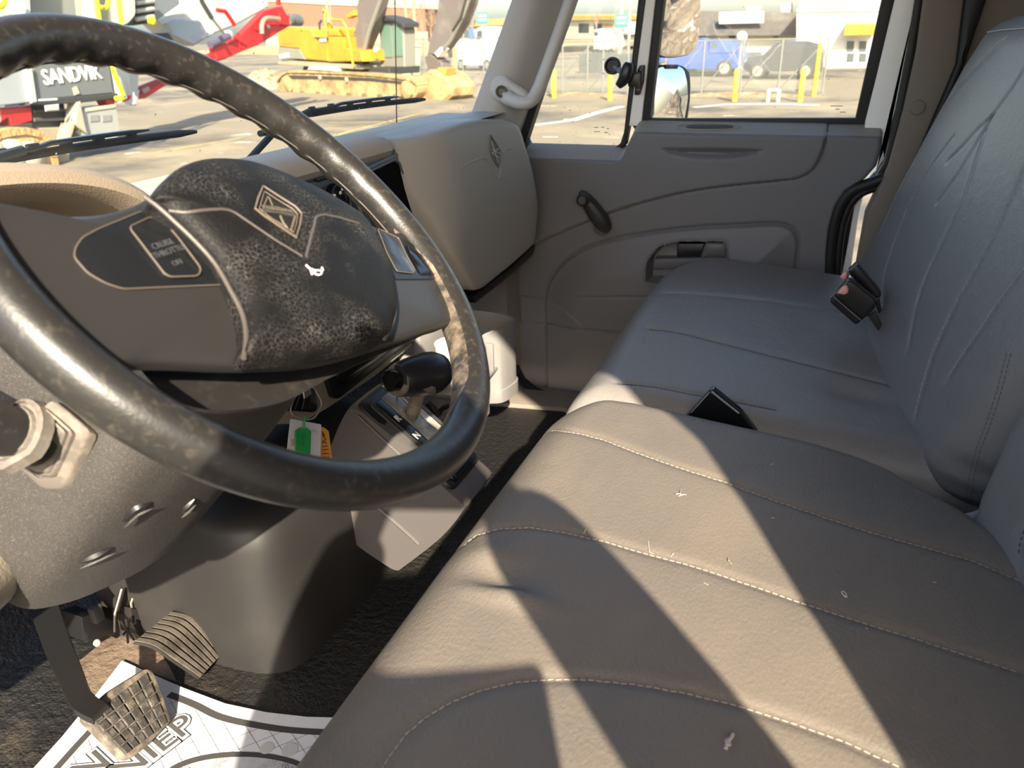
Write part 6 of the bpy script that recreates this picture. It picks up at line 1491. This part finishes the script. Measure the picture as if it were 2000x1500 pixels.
rail = MB(); rail.tube([vx.at(*p, .0) for p in [(631, 18), (650, 38), (668, 39), (676, 52), (686, 98), (690, 130)]], .045, 8); rail.tube([vx.at(*p, .0) for p in [(634, 22), (637, 72)]], .045, 8); rail.obj('guard_rail', mat('rail_orange', L(238, 176, 60), .5), exc)
MB().tube([vx.at(624, 70, -.6), vx.at(624, 45, -.6), vx.at(628, 40, -.6)], .05, 8).obj('exhaust', EDK, exc); MB().tube([vx.at(646, 56, -.6), vx.at(645, 8, -.6)], .02, 6).obj('aerial', mat('aerial_pink', L(226, 170, 150), .6), exc)
MB().lathe(vx.at(645, 50, -.5), (0, 0, 1), [(.12, -.12), (.12, .1), (.06, .14)], 12).obj('filter_cap', EY, exc)
ex([(672, 32), (690, 20), (692, 30), (678, 36)], -1.0, .3, EY, 'work_lamp', .02)
# boom, stick, bucket linkage
ex([(682, 88), (698, 40), (696, 10), (712, -40), (740, -90), (790, -110), (770, -60), (742, -8), (728, 50), (708, 98), (700, 130), (690, 120)], -.8, .5, EG, 'boom', .04)
MB().tube([vx.at(*p, -.6) for p in [(704, 128), (722, 60), (744, 0), (765, -60)]], .09, 8).obj('boom_cylinder', mat('hydraulic_grey', L(150, 146, 136), .4), exc)
ex([(862, -40), (925, -40), (916, 6), (902, 42), (880, 78), (864, 98), (850, 108), (834, 106), (838, 82), (850, 40)], -.8, .45, EG, 'stick', .04)
MB().tube([vx.at(*p, -.55) for p in [(930, -40), (905, 30), (880, 80), (866, 96)]], .07, 8).obj('stick_cylinder', MATS['hydraulic_grey'], exc)
MB().tube([vx.at(*p, -.45) for p in [(918, -30), (900, 34), (884, 60)]], .045, 8).obj('hose', EDK, exc)
ex([(829, 112), (838, 104), (862, 122), (864, 140), (852, 150), (834, 132)], -.8, .45, mat('link_grey', L(120, 110, 100), .6), 'bucket_link', .03)
ex([(848, 104), (860, 92), (866, 96), (854, 112)], -.7, .3, WHITEPR, 'white_panel', .02)
ex([(816, 150), (836, 136), (856, 142), (872, 156), (882, 172), (880, 188), (866, 200), (840, 204), (800, 202), (796, 180), (804, 160)], -.4, 1.2, MUD, 'bucket', .10)
ex([(854, 132), (872, 134), (868, 148), (852, 150)], -.5, .5, mat('ochre_lug', L(214, 166, 84), .7), 'bucket_lug', .03)
cabx = ex([(742, 120), (740, 60), (748, 36), (782, 40), (788, 60), (790, 136), (742, 132)], -1.4, .6, mat('cab_grey', L(150, 148, 136), .5), 'cab', .05)
vx.pr(MB(), [(746, 112), (744, 64), (750, 44), (762, 45), (766, 112)], -1.36, .05).obj('cab_window', mat('cab_glass', L(120, 150, 136), .2), cabx, smooth=False)
vx.pr(MB(), [(769, 110), (766, 46), (778, 47), (784, 64), (786, 110)], -1.36, .05).obj('cab_window', MATS['cab_glass'], cabx, smooth=False)
vx.pr(MB(), [(738, 42), (744, 30), (770, 36), (788, 46), (788, 54), (768, 42)], -1.2, .8, .03).obj('cab_roof', EDK, exc, smooth=False)
MB().lathe(vx.at(733, 97, -.5), vx.n, [(.10, -.1), (.13, 0), (.10, .03)], 14).obj('green_lamp', mat('lamp_green', L(170, 226, 196), .3), exc)
# ------------------------------------------------------------------ crusher on tracks with a red conveyor
CXP = -15.2
cr = thing('crusher', 'grey and red tracked crusher with white lettering and yellow handrails', 'machine', (CXP, 12, G))
def cx(px, py, d=0): return onX(px, py, CXP+d)
def cp(pts, d, th, m_, name, bev=.02, par=cr, r=0):
    P = [cx(*p, d) for p in pts]; P = rounded(P, r) if r else P
    return MB().prism(P, (-th, 0, 0), bev, 1).obj(name, m_, par, smooth=False)
CGR = mat('crusher_grey', L(118, 122, 124), .5, var=(L(132, 136, 136), .8, .5, .7)); CDK = mat('crusher_dark', L(62, 64, 64), .6); CRED = mat('crusher_red', L(214, 36, 38), .45, var=(L(190, 30, 34), .9, .5, .7)); CPALE = mat('crusher_pale', L(196, 200, 196), .5); YRAIL = mat('handrail_yellow', L(238, 236, 40), .45); CCRM = mat('crusher_cream', L(236, 232, 200), .6)
pan = cp([(64, 128), (212, 110), (222, 182), (72, 196)], .0, .5, CGR, 'sign_panel')
cp([(-120, 150), (54, 128), (64, 200), (-120, 220)], -.05, .5, mat('crusher_light_grey', L(168, 174, 178), .5), 'side_door')
cp([(52, 134), (64, 132), (74, 200), (62, 202)], .08, .3, CPALE, 'corner_post')
cp([(56, 206), (60, 196), (230, 182), (232, 192), (150, 202)], .05, .3, CDK, 'lower_rail')
cB = cx(141.5, 145, .02); ux = cx(198, 139, .02)-cx(85, 151.5, .02); uy = cx(139, 128, .02)-cx(143, 163, .02)
tx = text('sign_lettering', 'SANDVIK', frame(cB, ux, uy), 1.0, WHITEPR, pan, .01, bold=.010, sx=.86)
zz = [v.co.z for v in tx.data.vertices]; hh = max(zz)-min(zz); want = np.linalg.norm(cx(84, 133, .02)-cx(86, 163, .02))
c_ = Vector(cB); yy = [(v.co-c_)@Vector(ux/np.linalg.norm(ux)) for v in tx.data.vertices]; sxw = np.linalg.norm(ux)/(max(yy)-min(yy)); 
uxn = Vector(ux/np.linalg.norm(ux)); uyn = Vector(frame(cB, ux, uy)[2]); vv_ = [(v.co-c_)@uyn for v in tx.data.vertices]; syw = want/(max(vv_)-min(vv_)); mv = (max(vv_)+min(vv_))/2
for v in tx.data.vertices:
    r_ = v.co-c_; a_ = r_@uxn; b_ = r_@uyn; v.co = c_+uxn*(a_*sxw)+uyn*((b_-mv)*syw)+(r_-uxn*a_-uyn*b_)
cp([(142, 172), (150, 168), (156, 182), (146, 186)], .03, .02, mat('decal_pale', L(200, 196, 176), .6), 'warning_decal', 0)
cp([(76, 194), (112, 192), (112, 195), (76, 197)], .06, .02, WHITEPR, 'small_lettering', 0)
for pts in [[(218, 122), (226, 150), (241, 188), (226, 192)], [(184, -60), (190, 10), (200, 70), (214, 120)], [(228, -60), (234, 20), (240, 60)], [(190, 12), (210, 12), (214, -40)], [(-40, 14), (4, 12), (14, -30)]]:
    MB().tube(spline([cx(*p, .35) for p in pts], 5, False), .05, 8).obj('handrail', YRAIL, cr)
cp([(222, 118), (236, 116), (250, 192), (238, 200)], .1, .2, CPALE, 'rail_mount')
cp([(-120, 60), (24, -80), (34, 0), (44, 46), (-120, 120)], -.2, .4, CCRM, 'hopper_panel')
MB().tube([cx(*p, -.1) for p in [(6, 14), (12, 60), (10, 90)]], .015, 6).obj('hose', mat('hose_grey', L(150, 146, 130), .6), cr)
cp([(40, -90), (56, -90), (66, 130), (54, 134)], .02, .3, CPALE, 'column')
cp([(56, -90), (176, -90), (190, 112), (66, 132)], -.5, .3, mat('crusher_mid_grey', L(140, 146, 146), .4), 'tank')
cp([(150, -90), (168, -90), (184, 60), (166, 66)], -.3, .3, mat('pipe_brown', L(176, 164, 144), .5), 'pipe')
cp([(168, -90), (180, -90), (196, 70), (184, 72)], -.1, .2, CCRM, 'post')
cp([(208, -90), (262, -90), (266, 30), (250, 48), (232, 52), (216, 60)], -.4, .6, CCRM, 'cream_hopper', .03, r=.1)
cp([(262, -60), (300, -60), (303, 44), (262, 50)], -.9, 1.0, CDK, 'engine_block')
cp([(292, -60), (344, -60), (352, 8), (300, 44)], -.9, .5, mat('chute_grey', L(128, 136, 140), .5), 'chute')
for a_ in range(3): MB().tube([cx(266, 6+16*a_, -.7), cx(300, 2+15*a_, -.7)], .05, 8).obj('engine_pipe', mat('pipe_light', L(196, 196, 188), .4), cr)
MB().lathe(cx(299, 40, -.6), (1, 0, 0), [(.10, -.1), (.10, 0), (.05, .03)], 14).obj('yellow_cap', YRAIL, cr)
cp([(0, 212), (62, 206), (64, 236), (26, 248), (18, 230), (0, 240)], -.2, .4, CRED, 'red_frame')
cp([(204, 192), (222, 188), (226, 206), (212, 206)], -.1, .3, CRED, 'red_bracket'); cp([(240, 190), (258, 186), (257, 194), (242, 200)], -.1, .3, CRED, 'red_bracket')
cp([(62, 204), (126, 202), (132, 248), (66, 250)], -.3, .8, CDK, 'turntable'); cp([(66, 214), (128, 212), (129, 218), (67, 220)], -.2, .9, mat('turntable_ring', L(84, 84, 82), .6), 'ring'); cp([(66, 230), (130, 228), (131, 236), (68, 238)], -.2, .9, MATS['turntable_ring'], 'ring')
cp([(70, 250), (134, 248), (138, 330), (100, 345), (90, 300)], -.2, .8, mat('dusty_base', L(172, 160, 138), .85), 'base')
cp([(88, 206), (116, 203), (117, 216), (90, 218)], .12, .02, mat('sticker', L(204, 200, 196), .5), 'sticker')
cp([(152, 200), (158, 198), (166, 240), (172, 262), (148, 246), (146, 240)], .1, .3, mat('dusty_arm', L(186, 180, 158), .8), 'bracket_arm'); cp([(132, 262), (140, 240), (148, 242), (146, 250), (138, 276), (130, 276)], .12, .3, mat('dusty_tan', L(206, 184, 146), .85), 'ram')
bkt = cp([(164, 214), (228, 206), (236, 262), (228, 272), (170, 276), (150, 258)], .0, .7, mat('grey_ripper', L(176, 178, 172), .6), 'hopper_box')
for a_ in (176, 200): cp([(a_, 226), (a_+17, 224), (a_+18, 236), (a_+1, 238)], .02, .05, mat('ripper_dark', L(148, 150, 148), .6), 'window_plate', 0, bkt)
cp([(166, 212), (226, 204), (228, 210), (168, 219)], .03, .2, mat('dusty_lip', L(214, 204, 172), .8), 'lip', .01, bkt)
cp([(0, 248), (64, 240), (66, 258), (0, 268)], -.1, .5, CDK, 'belt_frame')
trk = [(-120, 290), (-20, 268), (40, 256), (72, 260), (92, 270), (104, 292), (112, 340), (-120, 380)]
cp(trk, .2, .7, MUD, 'track_frame')
lp_ = spline([cx(*p, .25) for p in trk[:7]], 6, False)
for i in range(0, len(lp_)-2, 2):
    a_, b_ = lp_[i], lp_[i+2]; t_ = b_-a_; l_ = np.linalg.norm(t_); t_ /= l_; u_ = np.cross(t_, [1, 0, 0])
    MB().prism([a_-u_*.07, a_+t_*l_*.86-u_*.07, a_+t_*l_*.86+u_*.07, a_+u_*.07], (-.8, 0, 0)).obj('track_pad', mat('mud_orange', L(206, 164, 108), .95, bump=(6, .7, 4)), cr, smooth=False)
for px, py, r in [(30, 302, .30), (62, 306, .30), (-10, 300, .26)]: MB().lathe(cx(px, py, .3), (1, 0, 0), [(r*.4, -.3), (r, -.2), (r, 0), (r*.7, .06), (r*.3, .1)], 20).obj('idler_wheel', mat('wheel_pale_mud', L(204, 194, 170), .9), cr)
# conveyor: red lattice box rising to the right, with pale cover sheets and hydraulic bits
CV = -1.6
cp([(250, 196), (258, 178), (330, 150), (420, 104), (470, 70), (520, 20), (552, 12), (566, 38), (568, 50), (548, 62), (536, 70), (505, 88), (466, 104), (440, 116), (420, 122), (330, 164), (285, 192)], CV, .25, CRED, 'conveyor_side', .03)
cp([(268, 172), (320, 150), (322, 158), (276, 184)], CV+.04, .05, mat('red_web', L(150, 44, 40), .6), 'lattice_opening', 0)
MB().prism(rounded([cx(*p, CV+.05) for p in [(277, 174), (290, 168), (294, 176), (281, 183)]], .1), (-.03, 0, 0)).obj('round_badge', mat('badge_grey', L(150, 150, 156), .5), cr)
cp([(250, 120), (272, 140), (270, 200), (262, 204), (252, 160)], CV+.3, .3, CPALE, 'support_leg'); cp([(262, 180), (274, 176), (268, 206), (262, 204)], CV+.35, .2, CPALE, 'foot')
cp([(300, 36), (360, 16), (452, -40), (520, -60), (526, 14), (472, 44), (460, 50), (420, 66), (380, 90), (344, 76)], CV-.5, .6, mat('pale_cover_sheet', L(226, 228, 222), .5, var=(L(206, 206, 190), 1, .5, .7)), 'cover_sheet', .05)
cp([(330, 46), (352, 38), (392, 40), (404, 62), (420, 66), (378, 88), (340, 70)], CV-.3, .4, mat('blue_grey_sheet', L(172, 188, 200), .4, var=(L(226, 230, 232), 1.2, .55, .62)), 'inner_sheet', .03)
cp([(300, 66), (330, 64), (340, 78), (300, 90)], CV-.2, .3, CDK, 'belt_roller')
cp([(352, 0), (406, -8), (404, 8), (356, 11)], CV-1.0, .1, CCRM, 'notice_plate', 0)
MB().tube([cx(*p, CV+.1) for p in [(424, 20), (440, 22), (455, 44), (458, 50)]], .06, 8).obj('arch_strip', CRED, cr)
MB().tube([cx(*p, CV+.15) for p in [(410, 88), (446, 70)]], .10, 10).obj('hydraulic_ram', mat('ram_violet', L(104, 96, 120), .35), cr)
MB().lathe(cx(448, 68, CV+.15), (1, 0, 0), [(.12, -.1), (.12, .05), (.06, .08)], 12).obj('ram_end', CPALE, cr)
MB().tube(spline([cx(*p, CV+.2) for p in [(512, 66), (512, 48), (520, 36), (545, 37)]], 5, False), .07, 8).obj('bent_pipe', mat('pipe_tan', L(190, 150, 130), .5), cr)
MB().tube([cx(562, 38, CV), cx(585, 40, CV)], .18, 12).obj('end_motor', mat('motor_grey', L(120, 122, 122), .5, var=(L(70, 72, 74), 8, .5, .6)), cr)
cp([(418, 92), (440, 84), (462, 92), (470, 102), (448, 112), (424, 118)], CV+.12, .2, CRED, 'gusset'); cp([(545, 26), (564, 30), (566, 50), (548, 48)], CV+.08, .3, CRED, 'head_plate')
cp([(543, -20), (548, -20), (549, 10), (544, 10)], CV, .1, CRED, 'head_post', 0)
for px, py in [(476, 84), (500, 56), (524, 52), (460, 74), (470, 80)]: MB().lathe(cx(px, py, CV+.03), (1, 0, 0), [(.06, -.02), (.06, .03), (.03, .04)], 10).obj('bolt', CPALE if px == 524 else CRED, cr)
MB().tube([cx(*p, CV+.8) for p in [(380, -30), (396, 6), (414, 36)]], .06, 8).obj('support_cable', CDK, cr); MB().tube([cx(*p, CV+.8) for p in [(414, 36), (438, 66)]], .03, 8).obj('cable_end', mat('cable_olive', L(120, 118, 90), .5), cr)
TONE = 1.0
# ------------------------------------------------------------------ photographer on the step outside the open doorway (out of frame, shades the seat)
S(MB().box((.05, -.60, -.68), (.9, .6, .05), .01), 'trim_10', STEEL)
S(MB().box((.05, -.33, -.86), (.7, .04, .36), .01), 'trim_11', STEEL)
def skin(name, J, E, m_, parent, root=0, sub=2):
    me = bpy.data.meshes.new(name+'_rig'); me.from_pydata([j[:3] for j in J], E, []); ob = bpy.data.objects.new(name+'_rig', me); COL.objects.link(ob)
    ob.modifiers.new('skin', 'SKIN')
    me = ob.data
    for i, j in enumerate(J):
        d = me.skin_vertices[0].data[i]; r = j[3]; d.radius = r if isinstance(r, tuple) else (r, r); d.use_root = (i == root)
    s_ = ob.modifiers.new('sub', 'SUBSURF'); s_.levels = sub; s_.render_levels = sub
    bpy.context.view_layer.update()
    m2 = bpy.data.meshes.new_from_object(ob.evaluated_get(bpy.context.evaluated_depsgraph_get())); m2.name = name
    bpy.data.objects.remove(ob, do_unlink=True); bpy.data.meshes.remove(me)
    m2.materials.clear(); m2.materials.append(m_); m2.polygons.foreach_set('use_smooth', [True]*len(m2.polygons))
    o = bpy.data.objects.new(name, m2); COL.objects.link(o); return tag(o, parent)
per = thing('person', 'person in dark work jacket and cap standing on the step, arms raised', 'person', (.2, -.55, -.65))
SK = mat('skin_tone', L(200, 150, 124), .55); JK = mat('dark_jacket', L(52, 56, 64), .8, bump=(60, .3, 4)); TR = mat('dark_trousers', L(48, 50, 58), .85)
rs, re_, rw = (.385, -.56, .69), (.385, -.19, .70), (.090, -.085, 1.03)
ls, le, lw = (.0, -.54, .71), (-.15, -.32, .72), (-.115, -.12, .93)
J = [(0.2, -0.73, 0.17, .12), (0.2, -0.73, 0.37, .12), (0.2, -0.71, 0.57, .12), (0.19, -0.67, 0.73, .055), (0.175, -0.625, 0.81, .055), (0.165, -0.6, 0.89, .080), (0.16, -0.6, 0.95, .082),
     (*rs, .07), (*re_, .045), (*rw, .030), (.04, -.075, 1.075, .040), (*ls, .07), (*le, .045), (*lw, .030), (-.098, -.085, .985, .036),
     (0.29, -0.73, 0.09, .09), (0.31, -0.67, -0.27, .06), (0.31, -0.73, -0.63, .045), (0.11, -0.73, 0.09, .09), (0.09, -0.67, -0.27, .06), (0.09, -0.73, -0.63, .045), (0.31, -0.63, -0.67, .035), (0.09, -0.63, -0.67, .035), (0.155, -0.515, 0.905, .016)]
E_b = [(0, 1), (1, 2), (2, 3), (3, 4), (4, 5), (5, 6), (2, 7), (7, 8), (8, 9), (9, 10), (2, 11), (11, 12), (12, 13), (13, 14), (0, 15), (15, 16), (16, 17), (0, 18), (18, 19), (19, 20), (17, 21), (20, 22), (5, 23)]
nb = len(J)
def hand(c, base, dirs, thumb):
    for k, (d, l_) in enumerate(dirs):
        d = V3(d)/np.linalg.norm(d); p = V3(base[k]); i0 = len(J)
        J.append((*p, .0095)); J.append((*(p+d*l_*.5), .009)); J.append((*(p+d*l_*.8+V3(thumb)*l_*.35), .008)); E_b.extend([(c, i0), (i0, i0+1), (i0+1, i0+2)])
hand(10, [(.035, -.075, 1.11), (.022, -.070, 1.105), (.010, -.065, 1.09), (.005, -.062, 1.07), (.035, -.050, 1.055)], [((-1, .25, .35), .075), ((-1, .25, .25), .08), ((-1, .25, .15), .075), ((-1, .25, 0), .06), ((-.9, .5, -.3), .06)], (-.3, .3, -.3))
hand(14, [(-.085, -.085, 1.02), (-.078, -.082, 1.01), (-.073, -.08, .998), (-.07, -.078, .984), (-.085, -.06, .965)], [((1, .3, .3), .07), ((1, .3, .15), .075), ((1, .3, 0), .07), ((1, .3, -.15), .055), ((.7, .6, .4), .055)], (.3, .3, -.2))
body = skin('body', J, E_b, SK, per)
skin('jacket', [(0.2, -0.73, 0.11, .17), (0.2, -0.73, 0.35, .165), (0.2, -0.71, 0.59, .16), (0.19, -0.68, 0.74, .08), (*rs, .095), (*re_, .066), (.275, -.128, .83, .062), (.175, -.100, .945, .060), (.095, -.085, 1.025, .056), (*ls, .095), (*le, .066), (lw[0], lw[1], lw[2]-.0, .054)], [(0, 1), (1, 2), (2, 3), (2, 4), (4, 5), (5, 6), (6, 7), (7, 8), (2, 9), (9, 10), (10, 11)], JK, per)
skin('trousers', [(0.2, -0.73, 0.15, .15), (0.29, -0.73, 0.07, .11), (0.31, -0.67, -0.27, .085), (0.31, -0.73, -0.61, .07), (0.11, -0.73, 0.07, .11), (0.09, -0.67, -0.27, .085), (0.09, -0.73, -0.61, .07)], [(0, 1), (1, 2), (2, 3), (0, 4), (4, 5), (5, 6)], TR, per)
for x in (.31, .09):
    rows = [[(x+.05*w*math.cos(a), -.66+l_*math.sin(a), z-.0) for a in np.linspace(0, 2*math.pi, 17)[:-1]] for w, l_, z in [(1, .14, -.65), (1.05, .145, -.62), (.95, .12, -.58), (.8, .07, -.54)]]
    MB().grid(rows, cu=True, cap=True).obj('boot', RUBBER, per)
hc = np.array([.16, -.605, .95])
MB().grid([[hc+np.array([.100*r*math.cos(a), .112*r*math.sin(a), h]) for a in np.linspace(0, 2*math.pi, 25)[:-1]] for r, h in [(1.03, .015), (1.03, .05), (.95, .085), (.7, .112), (.35, .122), (.02, .124)]], cu=True).obj('cap', JK, per)
MB().prism([hc+[x, y, .02] for x, y in [(-.075, .085), (-.06, .15), (0, .175), (.06, .15), (.075, .085), (0, .105)]], (0, 0, .006)).obj('cap_brim', JK, per)
for sx_ in (-1, 1):
    MB().lathe(hc+[sx_*.032, .078, -.035], (0, 1, 0), [(.012, -.01), (.011, .004), (.006, .008)], 12).obj('eye', WHITEPR, per)
    MB().pillow([hc+[sx_*.086, .0+.02*math.cos(a), -.04+.03*math.sin(a)] for a in np.linspace(0, 2*math.pi, 13)[:-1]], (sx_, 0, 0), .01, .008).obj('ear', SK, per)
MB().tube([hc+[-.025, .072, -.095], hc+[0, .080, -.098], hc+[.025, .072, -.095]], .006, 8).obj('mouth', mat('lip_tone', L(176, 106, 96), .5), per)
ph = thing('phone', 'black phone held up in one hand by the person in cap', 'phone', CAM-FW*.02)
pc_ = CAM-FW*.022-RT*.055+UP*.012
MB().prism(rounded([pc_+RT*a+UP*b for a, b in [(-.074, -.036), (.074, -.036), (.074, .036), (-.074, .036)]], .009), -FW*.009, .002).obj('case', GLOSSBLK, ph)
bag = thing('shoulder_bag', 'flat brown shoulder bag hanging in front of the person in cap', 'bag', (0, -.19, .75))  # unseen flat box added to shade the seat cushion, dressed as a bag
k1_ = np.array([.134, -.118, .880]); ed = np.array([-.90, -.43, 0]); ed /= np.linalg.norm(ed); nn = np.array([-.43, .90, 0]); nn /= np.linalg.norm(nn)
BLOCKERM = mat('bag_brown', L(110, 82, 58), .7, bump=(200, .3, 3))
MB().prism(rounded([k1_, k1_+ed*.31, k1_+ed*.31-[0, 0, .23], k1_-[0, 0, .23]], .012), -nn*.025, .004, both=True).obj('pouch', BLOCKERM, bag)
MB().prism(rounded([k1_+nn*.003-[0, 0, .004], k1_+nn*.003+ed*.31-[0, 0, .004], k1_+nn*.003+ed*.31-[0, 0, .12], k1_+nn*.003-[0, 0, .12]], .012), -nn*.004, .001).obj('flap', BLOCKERM, bag)
MB().tube(spline([k1_-nn*.02+ed*.29, k1_-nn*.12+ed*.24+[0, 0, -.01], np.array([.02, -.42, .80]), np.array([.10, -.62, .84]), np.array([.22, -.74, .76])], 6, False), .008, 8).obj('strap', BLOCKERM, bag)
